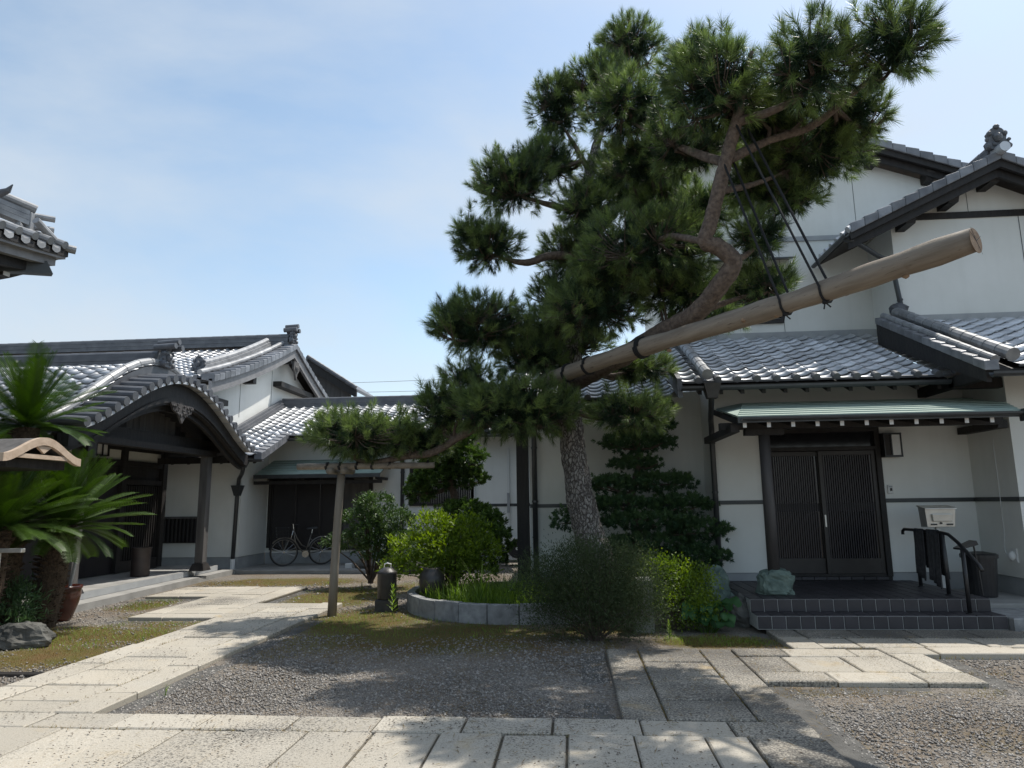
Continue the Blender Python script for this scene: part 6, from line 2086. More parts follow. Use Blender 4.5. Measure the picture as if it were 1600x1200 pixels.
def tufts_to_mesh(C, A, T, nper, length, width, spread=(12, 78), stem=0.10):
    """bottle-brush tufts: C centre, A axis"""
    n = len(C)
    C2, A2 = np.repeat(C, nper, 0), np.repeat(A, nper, 0)
    k = len(C2)
    U, W = perp(A2)
    ph = rg.uniform(0, 2 * np.pi, k)
    along = rg.uniform(0, 1, k)
    al = np.radians(spread[0] + (spread[1] - spread[0]) * (1 - along) ** 0.8 + rg.normal(0, 8, k))
    D = A2 * np.cos(al)[:, None] + (U * np.cos(ph)[:, None] + W * np.sin(ph)[:, None]) * np.sin(al)[:, None]
    D[:, 2] -= 0.10
    D = unit(D)
    S0 = C2 + A2 * ((along - 0.6) * stem)[:, None]
    ln = (np.repeat(length, nper) if hasattr(length, '__len__') else length) * rg.uniform(0.75, 1.12, k)
    X, _ = perp(D)
    tw_ = rg.uniform(0, np.pi, k)
    Y_ = np.cross(D, X)
    X = X * np.cos(tw_)[:, None] + Y_ * np.sin(tw_)[:, None]
    wv = width * rg.uniform(0.8, 1.2, k)[:, None]
    V = np.stack([S0 - X * wv / 2, S0 + X * wv / 2, S0 + D * ln[:, None]], 1).reshape(-1, 3)
    F = np.arange(k * 3).reshape(-1, 3)
    tt = np.clip(np.repeat(T, nper) + rg.normal(0, 0.12, k), 0, 1)
    return V, F, tt


twm = MB()
for (x, y, z, rx, rz) in PADS:
    ry = rx * 0.85
    near = y < 7.6
    area = rx * ry * 3 + rx * rz * 4
    nt_ = int(area * (86 if near else 92))
    # tufts over the upper shell, sides and some below
    c, d = clump_points(nt_, (x, y, z), (rx, ry, rz), 0.72, 0.55)
    lobe = 1 + 0.22 * np.array([mnoise.noise(Vector(q) * 3.2) for q in c])[:, None]
    c = np.array([x, y, z]) + (c - np.array([x, y, z])) * lobe
    ax = unit(d * np.array([0.75, 0.75, 0.55]) + np.array([0, 0, 0.55]) + rg.normal(0, 0.25, (nt_, 3)))
    low = c[:, 2] < z - 0.35 * rz
    ax[low] = unit(d[low] + np.array([0, 0, -0.05]) + rg.normal(0, 0.3, (low.sum(), 3)))
    # a few long upright shoots standing out of the top
    nc = max(4, nt_ // 11)
    cc, dc = clump_points(nc, (x, y, z + 0.05), (rx * 0.95, ry * 0.95, rz * 0.9), 0.9, 1.2)
    cc[:, 2] += rg.uniform(0.06, 0.16, nc)
    c = np.concatenate([c, cc])
    ax = np.concatenate([ax, unit(dc * 0.35 + np.array([0, 0, 1.0]) + rg.normal(0, 0.12, (nc, 3)))])
    nt_ += nc
    # inner foliage, shade inside the pad put into its darkest tint
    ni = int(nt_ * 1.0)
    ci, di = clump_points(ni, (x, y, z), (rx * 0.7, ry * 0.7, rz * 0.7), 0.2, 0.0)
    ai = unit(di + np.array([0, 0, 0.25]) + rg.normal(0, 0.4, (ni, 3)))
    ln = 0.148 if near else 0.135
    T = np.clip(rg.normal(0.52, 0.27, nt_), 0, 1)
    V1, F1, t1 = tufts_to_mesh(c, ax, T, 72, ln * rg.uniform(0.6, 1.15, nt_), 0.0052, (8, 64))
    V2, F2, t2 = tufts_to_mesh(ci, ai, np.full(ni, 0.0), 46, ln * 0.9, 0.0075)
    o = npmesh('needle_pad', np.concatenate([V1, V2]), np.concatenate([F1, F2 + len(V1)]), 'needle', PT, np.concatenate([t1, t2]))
    o['kind'] = 'stuff'
    # spray of candles standing above the pad top
    # twigs: nearest limb node -> pad centre -> tufts
    pcv = np.array([x, y, z - rz * 0.45])
    nd = limb_nodes[np.argmin(np.linalg.norm(limb_nodes - pcv, axis=1))]
    hubs = []
    for _ in range(5 if rx > 0.5 else 3):
        h_ = Vector((x + rnd.uniform(-0.5, 0.5) * rx, y + rnd.uniform(-0.5, 0.5) * ry, z + rnd.uniform(-0.55, 0.0) * rz))
        hubs.append(h_)
        nv = Vector(nd)
        md = nv.lerp(h_, 0.5) + Vector((rnd.uniform(-0.08, 0.08), rnd.uniform(-0.08, 0.08), -0.05))
        twm.tube([nv, md, h_], [0.03, 0.022, 0.014], 6)
    for j in range(0, nt_, 2):
        cj = Vector(c[j])
        h_ = min(hubs, key=lambda q: (q - cj).length)
        md = h_.lerp(cj, 0.55) + Vector((0, 0, -0.03))
        twm.tube([h_, md, cj], [0.010, 0.007, 0.004], 3, False)
o = twm.build('twigs', 'twig', PT)
o['kind'] = 'stuff'

# support log lashed under the long limb
LG = thing('support_log', 'long weathered log lashed to the pine and sticking out over the courtyard', 'log', (-0.36, 9.65, 3.1))
la, lb = Vector((-0.36, 9.65, 3.17)), Vector((3.16, 5.40, 3.45))
ps, rs = [], []
for i in range(41):
    t_ = i / 40
    ps.append(la.lerp(lb, t_) + Vector((0, 0, 0.02 * math.sin(t_ * 7) + 0.015 * math.sin(t_ * math.pi))))
    rs.append(0.102 + 0.002 * t_ + 0.005 * math.sin(t_ * 23) + 0.004 * math.sin(t_ * 41) + 0.004 * math.sin(t_ * 67 + 1))
lg = MB().tube(ps, rs, 24)
lo = lg.build('log_body', 'log', LG, smooth=True)
lo.data.polygons[len(lo.data.polygons) - 1].use_smooth = False
dv = (lb - la).normalized()
MB().tube([lb + dv * 0.001, lb + dv * 0.004], 0.100, 24).build('sawn_end', 'log_end', LG)
for kt, ka in ((0.42, 4.4), (0.55, 3.6), (0.68, 4.9), (0.80, 3.9), (0.90, 4.6), (0.62, 5.6)):
    q_ = la.lerp(lb, kt)
    uu = dv.cross(Vector((0, 0, 1))).normalized()
    vv = uu.cross(dv)
    q_ = q_ + (uu * math.cos(ka) + vv * math.sin(ka)) * (0.098 + 0.002 * kt)
    MB().blob(q_, (0.030, 0.028, 0.022), kt * 31, 0.3, 10, 7).build('knot', 'log_end', LG, smooth=True)
cr_ = MB()
u_ = dv.cross(Vector((0, 0, 1))).normalized()
v_ = u_.cross(dv)
for a in (0.6, 1.0, 2.6, 4.1):
    e_ = u_ * math.cos(a) + v_ * math.sin(a)
    sd2 = dv.cross(e_)
    c0 = lb + dv * 0.0055
    cr_.hexa([c0 - sd2 * 0.003, c0 + sd2 * 0.003, c0 + e_ * 0.12 + sd2 * 0.001, c0 + e_ * 0.12 - sd2 * 0.001], [c0 - sd2 * 0.003 + dv * 0.001, c0 + sd2 * 0.003 + dv * 0.001, c0 + e_ * 0.12 + sd2 * 0.001 + dv * 0.001, c0 + e_ * 0.12 - sd2 * 0.001 + dv * 0.001])
cr_.build('end_crack', 'wood', LG)


def wrap(name, center, axis, rad, parent, turns=3, rr_=0.011, pitch=0.026):
    axis = Vector(axis).normalized()
    ref = Vector((0, 0, 1)) if abs(axis.z) < 0.9 else Vector((1, 0, 0))
    u = axis.cross(ref).normalized()
    v = axis.cross(u)
    pts_ = []
    for i in range(turns * 16 + 1):
        a = 2 * math.pi * i / 16
        pts_.append(Vector(center) + axis * pitch * (i / 16 - turns / 2) + (u * math.cos(a) + v * math.sin(a)) * rad)
    return MB().tube(pts_, rr_, 5).build(name, 'rope', parent, smooth=True)


def log_at(t_):
    i = min(int(t_ * 40), 39)
    return ps[i], rs[i]


for k_, t_, turns in ((0, 0.120, 2), (1, 0.179, 2), (2, 0.353, 3)):
    p, r_ = log_at(t_)
    lash = wrap('rope_lashing', p, dv, r_ + 0.012, None, turns)
    tag(lash, ['black rope lashing near the butt end of the log at the trunk', 'black rope lashing on the log just right of the trunk', 'black rope lashing binding log and limb above the garden wing roof'][k_], 'rope')
for k_, (top, t_) in enumerate((((1.71, 7.0, 5.04), 0.719), ((1.85, 6.87, 5.33), 0.775))):
    p, r_ = log_at(t_)
    side = dv.cross(Vector((0, 0, 1))).normalized()
    T_ = Vector(top)
    rp_ = MB()
    lo1, lo2 = p + side * (r_ + 0.012), p - side * (r_ + 0.012)
    loop = [T_ + side * 0.07]
    loop.append(lo1 + Vector((0, 0, 0.02)))
    for i in range(7):
        a = math.pi * i / 6
        loop.append(p + side * math.cos(a) * (r_ + 0.012) - Vector((0, 0, 1)) * math.sin(a) * (r_ + 0.012))
    loop.append(T_ - side * 0.07 + Vector((0.03, 0, 0.0)))
    rp_.tube(loop, 0.0125, 6)
    low = p - Vector((0, 0, r_ + 0.015)) + side * 0.04
    for e_ in (Vector((0.05, 0, -0.05)), Vector((-0.02, -0.02, -0.07)), Vector((0.06, 0, 0.03))):
        rp_.tube([low, low + e_], 0.007, 5)
    rp_.tube([low + Vector((-0.018, 0, 0)), low + Vector((0.018, 0, 0))], 0.02, 6)
    o = rp_.build('hanging_rope', 'rope', None, smooth=True)
    tag(o, ['double black rope from the lower limb fork down to the log', 'double black rope from the upper limb fork down to the log'][k_], 'rope')

# timber prop with cross pole under the low branch
PP_ = thing('branch_prop', 'weathered wooden prop post carrying a horizontal pole under the low pine branch', 'prop', (-3.42, 10.0, -0.05))
MB().tube([(-3.44, 9.98, -0.08), (-3.42, 9.98, 0.6), (-3.39, 9.98, 1.4), (-3.36, 9.98, 1.95)], [0.066, 0.06, 0.058, 0.055], 14).build('post', 'post', PP_, smooth=True)
MB().tube([(-3.97, 9.85, 2.055), (-3.3, 9.84, 2.05), (-2.6, 9.82, 2.045), (-1.95, 9.80, 2.04)], [0.044, 0.047, 0.046, 0.042], 14).build('cross_pole', 'log', PP_, smooth=True)
for x in (-3.45, -3.24):
    MB().tube([(x, 9.70, 1.98), (x, 10.12, 1.99)], 0.046, 12).build('short_pole', 'post', PP_, smooth=True)
for k_, x in enumerate((-3.33, -3.08, -2.85, -2.6, -2.05, -3.52)):
    wr = wrap('tie', (x, 9.835, 2.055), (1, 0, 0), 0.056, PP_, 2, 0.008, 0.018)

# ------------------------------------------------------------------ trained conifer right of the trunk
def cloud_tree(name, label, base, trunk, rad, pads, mat, dens, ln, wd, nper):
    t_ = thing(name, label, 'tree', base)
    p, r_ = smooth_path(trunk, rad, 8)
    MB().tube(p, r_, 12).build('trunk', 'twig', t_, smooth=True)
    tn = np.array([tuple(q) for q in p])
    br_ = MB()
    for (x, y, z, rx, ry, rz) in pads:
        n = int((rx * ry * 3 + rx * rz * 3) * dens)
        c, d = clump_points(n, (x, y, z), (rx, ry, rz), 0.6, 0.5)
        c += rg.normal(0, 0.03, c.shape)
        a_ = unit(d + np.array([0, 0, 0.5]) + rg.normal(0, 0.3, c.shape))
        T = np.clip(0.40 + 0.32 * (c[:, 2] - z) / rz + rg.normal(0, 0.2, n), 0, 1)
        k = n * nper
        C2, A2 = np.repeat(c, nper, 0), np.repeat(a_, nper, 0)
        U, W = perp(A2)
        ph = rg.uniform(0, 6.28, k)
        al = np.radians(rg.uniform(15, 85, k))
        D = unit(A2 * np.cos(al)[:, None] + (U * np.cos(ph)[:, None] + W * np.sin(ph)[:, None]) * np.sin(al)[:, None])
        P = C2 + A2 * rg.uniform(-0.02, 0.03, (k, 1))
        V, F = leaf_arrays(P, D, unit(rg.normal(size=(k, 3)) + np.array([0, 0, 0.6])), ln * rg.uniform(0.7, 1.2, k), wd, 0.1)
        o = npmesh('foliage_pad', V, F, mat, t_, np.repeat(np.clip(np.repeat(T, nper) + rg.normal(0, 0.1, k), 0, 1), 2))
        o['kind'] = 'stuff'
        nd = Vector(tn[np.argmin(np.linalg.norm(tn - np.array([x, y, z - 0.1]), axis=1))])
        for _ in range(5):
            e = Vector((x + rnd.uniform(-0.8, 0.8) * rx, y + rnd.uniform(-0.8, 0.8) * ry, z - 0.3 * rz))
            br_.tube([nd, nd.lerp(e, 0.5) + Vector((0, 0, -0.03)), e], [0.018, 0.013, 0.006], 5)
    o = br_.build('branches', 'twig', t_)
    o['kind'] = 'stuff'
    return t_


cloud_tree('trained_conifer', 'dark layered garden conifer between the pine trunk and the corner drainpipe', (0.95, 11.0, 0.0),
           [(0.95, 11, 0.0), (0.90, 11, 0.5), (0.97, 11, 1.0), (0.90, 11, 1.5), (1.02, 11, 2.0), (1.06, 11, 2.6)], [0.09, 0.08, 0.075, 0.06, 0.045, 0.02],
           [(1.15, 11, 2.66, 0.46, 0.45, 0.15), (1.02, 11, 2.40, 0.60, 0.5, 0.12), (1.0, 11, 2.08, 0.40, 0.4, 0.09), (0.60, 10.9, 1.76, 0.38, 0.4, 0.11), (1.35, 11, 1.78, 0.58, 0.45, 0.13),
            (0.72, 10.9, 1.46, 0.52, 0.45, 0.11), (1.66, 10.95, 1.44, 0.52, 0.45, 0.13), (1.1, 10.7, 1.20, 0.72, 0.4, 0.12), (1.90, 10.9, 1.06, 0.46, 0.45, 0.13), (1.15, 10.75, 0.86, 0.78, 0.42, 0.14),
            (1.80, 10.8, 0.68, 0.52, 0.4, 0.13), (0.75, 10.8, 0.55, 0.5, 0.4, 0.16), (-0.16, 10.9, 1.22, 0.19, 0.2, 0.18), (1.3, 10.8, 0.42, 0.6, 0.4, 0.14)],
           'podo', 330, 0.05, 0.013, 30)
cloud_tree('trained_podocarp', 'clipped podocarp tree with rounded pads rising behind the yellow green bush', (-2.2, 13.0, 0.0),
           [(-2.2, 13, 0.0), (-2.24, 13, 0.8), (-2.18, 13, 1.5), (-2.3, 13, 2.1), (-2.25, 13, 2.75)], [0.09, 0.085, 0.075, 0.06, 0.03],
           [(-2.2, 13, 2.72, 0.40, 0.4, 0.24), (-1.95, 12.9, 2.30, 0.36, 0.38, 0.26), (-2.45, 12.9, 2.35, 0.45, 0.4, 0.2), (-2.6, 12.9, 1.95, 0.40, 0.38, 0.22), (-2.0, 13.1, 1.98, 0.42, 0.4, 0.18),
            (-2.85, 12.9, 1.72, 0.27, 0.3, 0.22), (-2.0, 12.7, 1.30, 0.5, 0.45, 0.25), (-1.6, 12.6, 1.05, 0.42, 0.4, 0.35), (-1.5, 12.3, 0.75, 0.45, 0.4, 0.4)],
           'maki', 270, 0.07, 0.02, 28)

# ------------------------------------------------------------------ bushes
bush('camellia_bush', 'dark glossy leaved bush between the prop post and the yellow green bush', 'bush', (-3.95, 13.6, 0.0),
     [(-3.85, 13.5, 1.52, 0.36, 0.36, 0.18), (-4.15, 13.4, 1.26, 0.36, 0.36, 0.16), (-3.45, 13.4, 1.22, 0.40, 0.36, 0.18), (-4.52, 13.4, 0.80, 0.30, 0.3, 0.13), (-3.95, 13.3, 0.96, 0.42, 0.36, 0.17), (-3.35, 13.3, 0.86, 0.36, 0.32, 0.2), (-3.75, 13.25, 0.66, 0.46, 0.34, 0.16), (-3.2, 13.3, 0.55, 0.3, 0.3, 0.18)],
     'darkleaf', 9500, 0.075, 0.034, 14, 0.25, stem_r=0.022)
bush('lime_bush', 'bright yellow green leafy bush at the left of the raised bed', 'bush', (-2.0, 11.2, 0.1),
     [(-2.2, 11.1, 1.16, 0.34, 0.34, 0.20), (-1.68, 11.15, 1.08, 0.34, 0.34, 0.24), (-2.62, 11.0, 0.84, 0.28, 0.3, 0.19), (-2.12, 10.85, 0.86, 0.34, 0.3, 0.20), (-1.45, 11.0, 0.78, 0.34, 0.34, 0.22), (-2.78, 10.9, 0.52, 0.22, 0.26, 0.17), (-1.8, 10.85, 0.66, 0.34, 0.28, 0.18), (-2.35, 10.8, 0.56, 0.32, 0.26, 0.18), (-1.5, 10.9, 0.45, 0.34, 0.28, 0.18), (-2.0, 11.3, 0.7, 0.5, 0.4, 0.4)],
     'lime', 11000, 0.075, 0.030, 16, 0.45)
bush('grey_bush', 'dark fine twigged grey green bush in front of the pine trunk', 'bush', (0.22, 8.25, -0.05),
     [(0.1, 8.35, 0.58, 0.62, 0.45, 0.34), (0.58, 8.4, 0.62, 0.44, 0.4, 0.32), (-0.32, 8.4, 0.55, 0.42, 0.38, 0.30), (0.3, 8.25, 0.28, 0.62, 0.42, 0.28), (0.2, 8.4, 0.88, 0.50, 0.38, 0.18), (-0.15, 8.3, 0.22, 0.48, 0.32, 0.22), (0.68, 8.3, 0.32, 0.34, 0.32, 0.28)],
     'greyleaf', 52000, 0.032, 0.010, 90, 0.5, lump=0.8, stem_r=0.006, shell=0.35)
bush('variegated_shrub', 'yellow green small leaved shrub between the stone post and the steps', 'bush', (1.25, 9.0, -0.05),
     [(1.2, 9.05, 0.52, 0.36, 0.34, 0.26), (1.5, 9.1, 0.45, 0.30, 0.3, 0.24), (1.0, 9.1, 0.60, 0.28, 0.3, 0.22), (1.3, 8.9, 0.25, 0.42, 0.3, 0.25), (1.55, 8.95, 0.18, 0.25, 0.25, 0.2)],
     'lime', 7500, 0.040, 0.022, 14, 0.35)

# butterbur: round leaves on stalks, each a part
bt = thing('butterbur', 'clump of big round butterbur leaves beside the rocks', 'plant', (1.6, 8.75, -0.05))
for i in range(17):
    a = rnd.uniform(0, 6.28)
    rr_ = rnd.uniform(0.05, 0.36)
    c = Vector((1.55 + rr_ * math.cos(a), 8.78 + 0.6 * rr_ * math.sin(a), rnd.uniform(0.04, 0.30)))
    tilt = Vector((rnd.uniform(-0.5, 0.5), rnd.uniform(-0.9, -0.1), 1)).normalized()
    u = tilt.cross(Vector((0, 1, 0.3))).normalized()
    v = u.cross(tilt)
    s_ = rnd.uniform(0.07, 0.125)
    V = [tuple(c)]
    for k in range(15):
        an = 0.35 + k * (2 * math.pi - 0.7) / 14
        wob = 1 + 0.06 * math.sin(5 * an + i)
        V.append(tuple(c + (u * math.sin(an) - v * math.cos(an)) * s_ * wob + tilt * 0.018 * math.cos(3 * an)))
    F = [(0, k + 1, k + 2) for k in range(14)]
    o = npmesh('leaf', np.array(V), np.array(F), 'butter', bt, np.full(14, rnd.random()))
    MB().tube([(1.55 + 0.3 * (c.x - 1.55), 8.78, -0.05), tuple(c)], 0.006, 5).build('stalk', M['grass'], bt)

# ------------------------------------------------------------------ grasses and weeds
pts = []
while len(pts) < 3600:
    a, q = rnd.uniform(0, 6.28), 1.62 * math.sqrt(rnd.random())
    x, y = pc[0] + q * math.cos(a), pc[1] + q * math.sin(a)
    if y < 11.4 and x < 0.7:
        pts.append((x, y, 0.12))
o = blades('bed_grass', pts, 'grass', 0.30, 0.011, 0.65)
tag(o, 'bright green weeds and grass filling the raised bed', kind='stuff')
low = [(x + rnd.gauss(0, 0.03), y + rnd.gauss(0, 0.03), 0.125) for x, y, z in pts for _ in range(2)]
P = np.array(low)
n = len(P)
V, F = leaf_arrays(P, unit(rg.normal(size=(n, 3)) + np.array([0, 0, 0.7])), unit(rg.normal(size=(n, 3)) * 0.5 + np.array([0, 0, 1.0])), 0.045 * rg.uniform(0.5, 1.3, n), 0.02)
o = npmesh('bed_weeds', V, F, 'lime', None, np.repeat(rg.uniform(0, 1, n), 2))
tag(o, 'low leafy ground cover inside the raised stone bed', kind='stuff')
for k_, (x, y, hh, nn) in enumerate(((-1.30, 9.85, 0.72, 44), (-0.95, 9.9, 0.62, 36), (-1.62, 9.95, 0.48, 34), (-0.65, 10.0, 0.58, 34))):
    o = blades('tall_grass', [(x + rnd.gauss(0, 0.05), y + rnd.gauss(0, 0.05), 0.12) for _ in range(nn)], 'grass', hh, 0.017, 0.7, seg=7)
    tag(o, ['tallest arching grass tuft in the middle of the raised bed', 'arching grass tuft right of the tallest one in the raised bed', 'short grass tuft beside the round jar', 'grass tuft in the raised bed near the grey bush'][k_], 'grass', 'grass tufts in the raised bed')


def tuft_field(name, label, mat, regions, h, w_, lean):
    pts_, tt = [], []
    for x0, x1, y0, y1, n, thr in regions:
        for _ in range(n):
            x, y = rnd.uniform(x0, x1), rnd.uniform(y0, y1)
            mval = moss_at(x, y) + 0.35 * mnoise.noise(Vector((x * 2.3, y * 2.3, 1.5)))
            if on_path(x, y, 0.0) or mval < thr * rnd.uniform(0.8, 1.25):
                continue
            pts_.append((x, y, -0.05))
            tt.append(min(1, max(0, 0.5 + 0.9 * mnoise.noise(Vector((x * 1.5, y * 1.5, 4))) + rnd.gauss(0, 0.2))))
    o = blades(name, pts_, mat, h, w_, lean, None, 2, np.array(tt))
    return tag(o, label, kind='stuff')


tuft_field('moss_turf', 'short brown and yellow green moss turf on the gravel', 'dry',
           [(-3.6, 0.6, 7.0, 10.6, 26000, 0.33), (-7.6, -4.9, 6.4, 9.5, 16000, 0.36), (-7.4, -6.2, 9.8, 11.7, 4000, 0.36), (-5, -2.4, 10.9, 15, 12000, 0.38), (-8, -4, 13.1, 15.4, 6000, 0.38), (0.3, 2.2, 7.66, 8.7, 12000, 0.34), (1.6, 3.4, 5.9, 6.3, 1500, 0.3)], 0.026, 0.004, 1.0)
tuft_field('green_tufts', 'scattered fresh green weed tufts growing through the turf', 'grass',
           [(-3.4, 0.3, 8.4, 10.6, 2600, 0.42), (-7.2, -5.0, 7.6, 9.4, 1600, 0.5), (-7.3, -6.2, 10.2, 11.7, 900, 0.4), (-5, -2.4, 11, 14.5, 1400, 0.45), (0.8, 2.2, 7.8, 8.7, 1500, 0.5)], 0.06, 0.005, 0.9)
# weeds in the slab joints
jp = []
for _ in range(2600):
    k = rnd.random()
    if k < 0.3:
        x = rnd.choice((-3.93, -4.60)) + rnd.gauss(0, 0.006)
        jp.append((x, rnd.uniform(5.2, 10.8), -0.02))
    elif k < 0.5:
        jp.append((rnd.uniform(-4.5, 1.5), 4.88 + rnd.gauss(0, 0.006), -0.02))
    elif k < 0.7:
        jp.append((rnd.choice((0.62, 1.24, 1.08)) + rnd.gauss(0, 0.006), rnd.uniform(4.0, 7.6), -0.02))
    else:
        jp.append((rnd.uniform(1.6, 4.5), rnd.choice((6.66, 7.28, 7.74, 8.22)) + rnd.gauss(0, 0.008), -0.02))
cl = [rnd.choice(jp) for _ in range(90)]
jp = [p for p in jp if min(abs(p[0] - c[0]) + abs(p[1] - c[1]) for c in cl) < 0.25]
o = blades('joint_weeds', jp, 'dry', 0.04, 0.005, 1.1, None, 2)
tag(o, 'thin weeds sprouting in the joints of the stone slabs', kind='stuff')

# fallen litter on the slabs
lp_ = []
for _ in range(2200):
    x, y = rnd.uniform(-5.5, 1.5), rnd.uniform(3.7, 5.2)
    if mnoise.noise(Vector((x * 1.3, y * 2.0, 9))) + rnd.uniform(-0.4, 0.3) > 0.0:
        lp_.append((x, y, 0.008))
for _ in range(500):
    lp_.append((rnd.uniform(-4.9, -3.6), rnd.uniform(5.3, 10.5), 0.008))
fn = []
for _ in range(2600):
    x, y = rnd.gauss(0.3, 1.8), rnd.gauss(7.0, 1.6)
    if 4.0 < y < 9.3:
        fn.append((x, y, 0.009 if on_path(x, y) else -0.038))
P = np.array(fn)
n = len(P)
an = rg.uniform(0, 6.28, n)
V, F = leaf_arrays(P, unit(np.stack([np.cos(an), np.sin(an), rg.uniform(-0.05, 0.12, n)], 1)), np.tile(np.array([0, 0, 1.0]), (n, 1)), 0.10 * rg.uniform(0.6, 1.2, n), 0.0045, 0.2)
o = npmesh('fallen_needles', V, F, 'dry', None, np.repeat(rg.uniform(0, 0.5, n), 2))
tag(o, 'brown fallen pine needles lying on gravel and slabs', kind='stuff')
P = np.array(lp_)
n = len(P)
an = rg.uniform(0, 6.28, n)
D = np.stack([np.cos(an), np.sin(an), rg.uniform(-0.1, 0.3, n)], 1)
V, F = leaf_arrays(P, unit(D), np.tile(np.array([0, 0, 1.0]), (n, 1)), 0.021 * rg.uniform(0.4, 1.4, n), 0.011, 0.3)
o = npmesh('leaf_litter', V, F, 'fibre', None)
tag(o, 'specks of dry leaf litter scattered over the slabs', kind='stuff')


def weed(label, x, y, z, h, group='single upright weeds'):
    t_ = thing('upright_weed', label, 'weed', (x, y, z), group)
    MB().tube([(x, y, z), (x + 0.01, y, z + h)], [0.006, 0.003], 5).build('stem', M['grass'], t_)
    n_ = 34
    zz = np.linspace(0.12, 1, n_) * h
    an_ = np.arange(n_) * 2.4
    P_ = np.stack([np.full(n_, x), np.full(n_, y), z + zz], 1)
    D_ = unit(np.stack([np.cos(an_), np.sin(an_), 0.6 + 0.8 * np.linspace(0, 1, n_)], 1))
    V_, F_ = leaf_arrays(P_, D_, np.tile(np.array([0, 0, 1.0]), (n_, 1)), 0.11 * h / 0.4 * np.linspace(1.15, 0.6, n_), 0.022 * h / 0.4)
    o_ = npmesh('leaves', V_, F_, 'grass', t_, np.repeat(rg.uniform(0.3, 0.9, n_), 2))


weed('tall leafy weed growing right against the iron canister', -2.58, 10.05, -0.05, 0.40)
weed('upright green weed on the gravel behind the canister near the camellia', -3.2, 12.6, -0.05, 0.36)
weed('small weed on the gravel in line with the prop post', -3.9, 12.9, -0.05, 0.14)
weed('small weed at the edge of turf below the pale stone post', 1.05, 8.35, -0.05, 0.2)
o = blades('path_grass', [(-3.42 + rnd.gauss(0, 0.03), 5.85 + rnd.gauss(0, 0.03), -0.05) for _ in range(7)], 'grass', 0.20, 0.009, 0.6, seg=5)
tag(o, 'small dark grass tuft at the edge of the left slab path', 'grass')


# ------------------------------------------------------------------ cycads
def frond_mesh(name, length, curl, seed):
    r_ = random.Random(seed)
    V, F, T = [], [], []
    n = 50
    pts_ = []
    for i in range(n + 1):
        t_ = i / n
        pts_.append(Vector((length * (t_ - 0.12 * curl * t_ ** 2), 0, length * (0.22 * t_ - 0.42 * curl * t_ ** 2))))
    for i in range(4, n):
        t_ = i / n
        p = pts_[i]
        tan = (pts_[i + 1] - pts_[i]).normalized()
        L = 0.165 * min(1.0, 0.35 + t_ * 5.0) * (1.0 if t_ < 0.82 else 1.0 - 2.6 * (t_ - 0.82)) * r_.uniform(0.92, 1.06)
        for sg in (-1, 1):
            d = (tan * 0.70 + Vector((0, sg * 0.80, 0.34))).normalized()
            w_ = 0.0105
            k = len(V)
            tip = p + d * L + Vector((0, 0, -0.02))
            mid = p + d * L * 0.5
            V += [p - tan * w_ / 2, p + tan * w_ / 2, mid + tan * w_ / 1.7, tip, mid - tan * w_ / 1.7]
            F += [(k, k + 1, k + 2), (k, k + 2, k + 4), (k + 4, k + 2, k + 3)]
            q = min(1, max(0, 0.35 + 0.45 * t_ + r_.gauss(0, 0.08)))
            T += [q] * 3
    # rachis as a thin strip
    for i in range(n):
        a, b = pts_[i], pts_[i + 1]
        k = len(V)
        w_ = 0.007 * (1 - 0.7 * i / n)
        V += [a + Vector((0, -w_, 0.004)), a + Vector((0, w_, 0.004)), b + Vector((0, w_, 0.004)), b + Vector((0, -w_, 0.004))]
        F += [(k, k + 1, k + 2), (k, k + 2, k + 3)]
        T += [0.9, 0.9]
    me_ = bpy.data.meshes.new(name)
    me_.from_pydata([tuple(v) for v in V], [], F)
    a_ = me_.attributes.new('tint', 'FLOAT', 'FACE')
    a_.data.foreach_set('value', T)
    me_.materials.append(M['cycad'])
    return me_


FR = [frond_mesh('frond_mesh_%s' % c, l_, cu_, i) for i, (c, l_, cu_) in enumerate((('a', 1.0, 0.25), ('b', 1.05, 0.5), ('c', 0.9, 0.75), ('d', 0.85, 0.15)))]


def cycad(label, base, crown, r0, nf, scale, lo_el, hi_el, seed):
    r_ = random.Random(seed)
    t_ = thing('cycad', label, 'cycad', base, 'cycads beside the porch')
    tr = MB().tube([base, Vector(base).lerp(Vector(crown), 0.5) + Vector((0.03, 0, 0)), crown], [r0 * 1.05, r0, r0 * 0.95], 16)
    for i in range(260):
        q = r_.random()
        c = Vector(base).lerp(Vector(crown), q)
        a = r_.uniform(0, 6.28)
        d = Vector((math.cos(a), math.sin(a), 0.25))
        tr.tube([c + d * r0 * 0.8, c + d * (r0 + 0.06)], [0.022, 0.006], 4)
    tr.build('trunk', 'fibre', t_)
    for i in range(nf):
        az = i * 2.39996 + r_.uniform(-0.2, 0.2)
        f_ = i / nf
        el = R(lo_el + (hi_el - lo_el) * f_ + r_.uniform(-7, 7))
        s_ = scale * r_.uniform(0.88, 1.1)
        mat4 = Matrix.Translation(Vector(crown) + Vector((0, 0, r_.uniform(-0.05, 0.05)))) @ Matrix.Rotation(az, 4, 'Z') @ Matrix.Rotation(-el, 4, 'Y') @ Matrix.Rotation(r_.uniform(-0.25, 0.25), 4, 'X') @ Matrix.Diagonal((s_, s_, s_, 1))
        me_ = FR[(2 if el < R(5) else (1 if el < R(35) else 0)) if r_.random() < 0.8 else 3]
        inst('frond', me_, mat4, t_)
    return t_


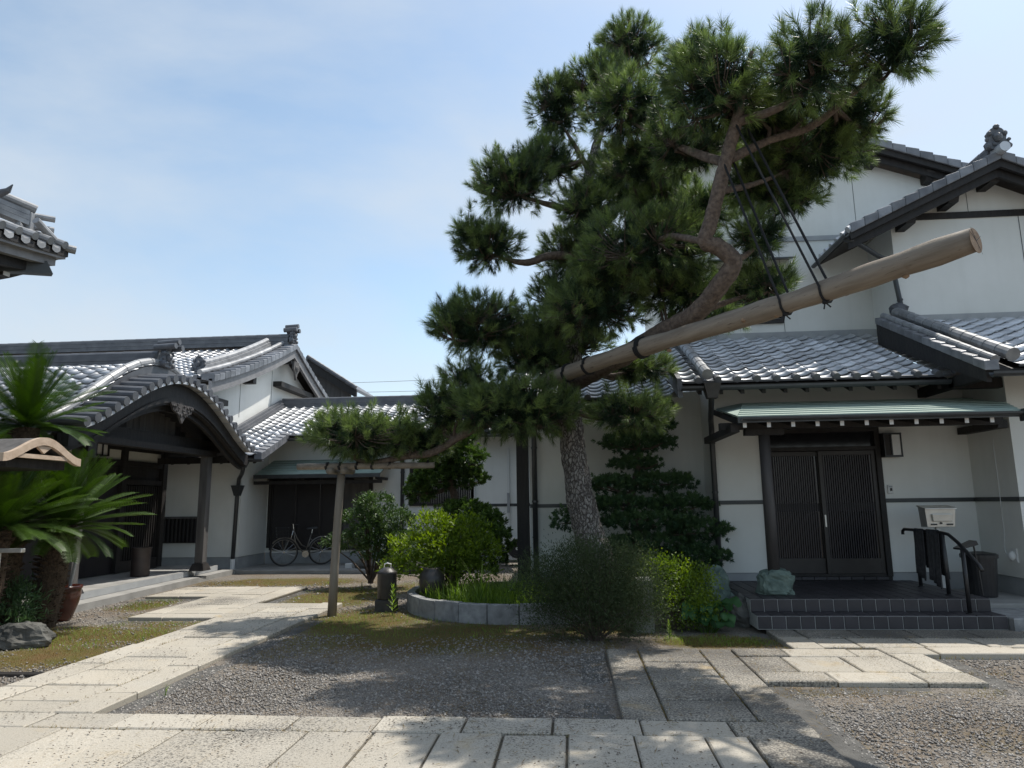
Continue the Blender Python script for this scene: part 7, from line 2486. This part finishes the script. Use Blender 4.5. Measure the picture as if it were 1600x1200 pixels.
cycad('taller cycad whose fronds rise in front of the porch roof', (-7.25, 8.5, -0.05), (-7.1, 8.5, 2.55), 0.15, 64, 1.04, -15, 80, 3)
cycad('lower cycad with fronds reaching across the porch doors', (-7.05, 9.0, -0.05), (-6.85, 8.95, 1.25), 0.17, 78, 1.10, -20, 66, 5)
cycad('cycad at the left edge of the courtyard under the small curved roof', (-7.0, 7.9, -0.05), (-6.85, 7.9, 1.25), 0.16, 56, 1.05, -12, 66, 8)
bush('ground_fern', 'dark low foliage at the foot of the cycads behind the boulder', 'plant', (-6.9, 8.5, -0.05),
     [(-6.95, 8.35, 0.28, 0.36, 0.35, 0.28), (-7.3, 8.9, 0.30, 0.28, 0.3, 0.28), (-6.75, 8.1, 0.16, 0.26, 0.26, 0.18), (-7.45, 8.3, 0.5, 0.4, 0.4, 0.4)], 'podo', 6500, 0.09, 0.016, 12, 0.3)

# low stones and pots behind the prop, along the apron
for k_, (x, y, s_) in enumerate(((-4.9, 16.6, 0.22), (-4.2, 16.3, 0.28), (-3.7, 16.0, 0.24))):
    o = MB().blob((x, y, 0.08), (s_ * 1.4, s_, s_ * 0.8), k_ + 20, 0.3, 12, 8).build('garden_rock', 'rock')
    tag(o, ['dark stone on the apron next to the bicycle rear wheel', 'broad dark stone in the shade behind the camellia bush', 'dark stone under the camellia bush close to the lattice window'][k_], 'rock')
o = MB().cham(-5.42, -5.26, 16.55, 16.70, 0.02, 0.13, 0.01).build('white_block', 'acwhite')
tag(o, 'small white block on the apron right of the bicycle', 'block')

# ------------------------------------------------------------------ distant wires
for k_, (za, zb) in enumerate(((9.75, 9.75), (9.3, 8.9), (8.95, 8.5), (8.6, 8.25))):
    pts_ = [(-26 + 2.5 * i, 45, za + (zb - za) * i / 12 - 0.25 * math.sin(math.pi * i / 12)) for i in range(13)]
    o = MB().tube([(x - 4, y, z + 0.1) for x, y, z in pts_], 0.013, 5).build('power_line', 'pipe')
    tag(o, ['topmost thin power line crossing the sky behind the middle wing', 'second power line below the topmost one behind the middle wing', 'third power line down behind the middle wing ridge', 'lowest power line just above the middle wing ridge'][k_], 'wire', 'power lines behind the roofs')
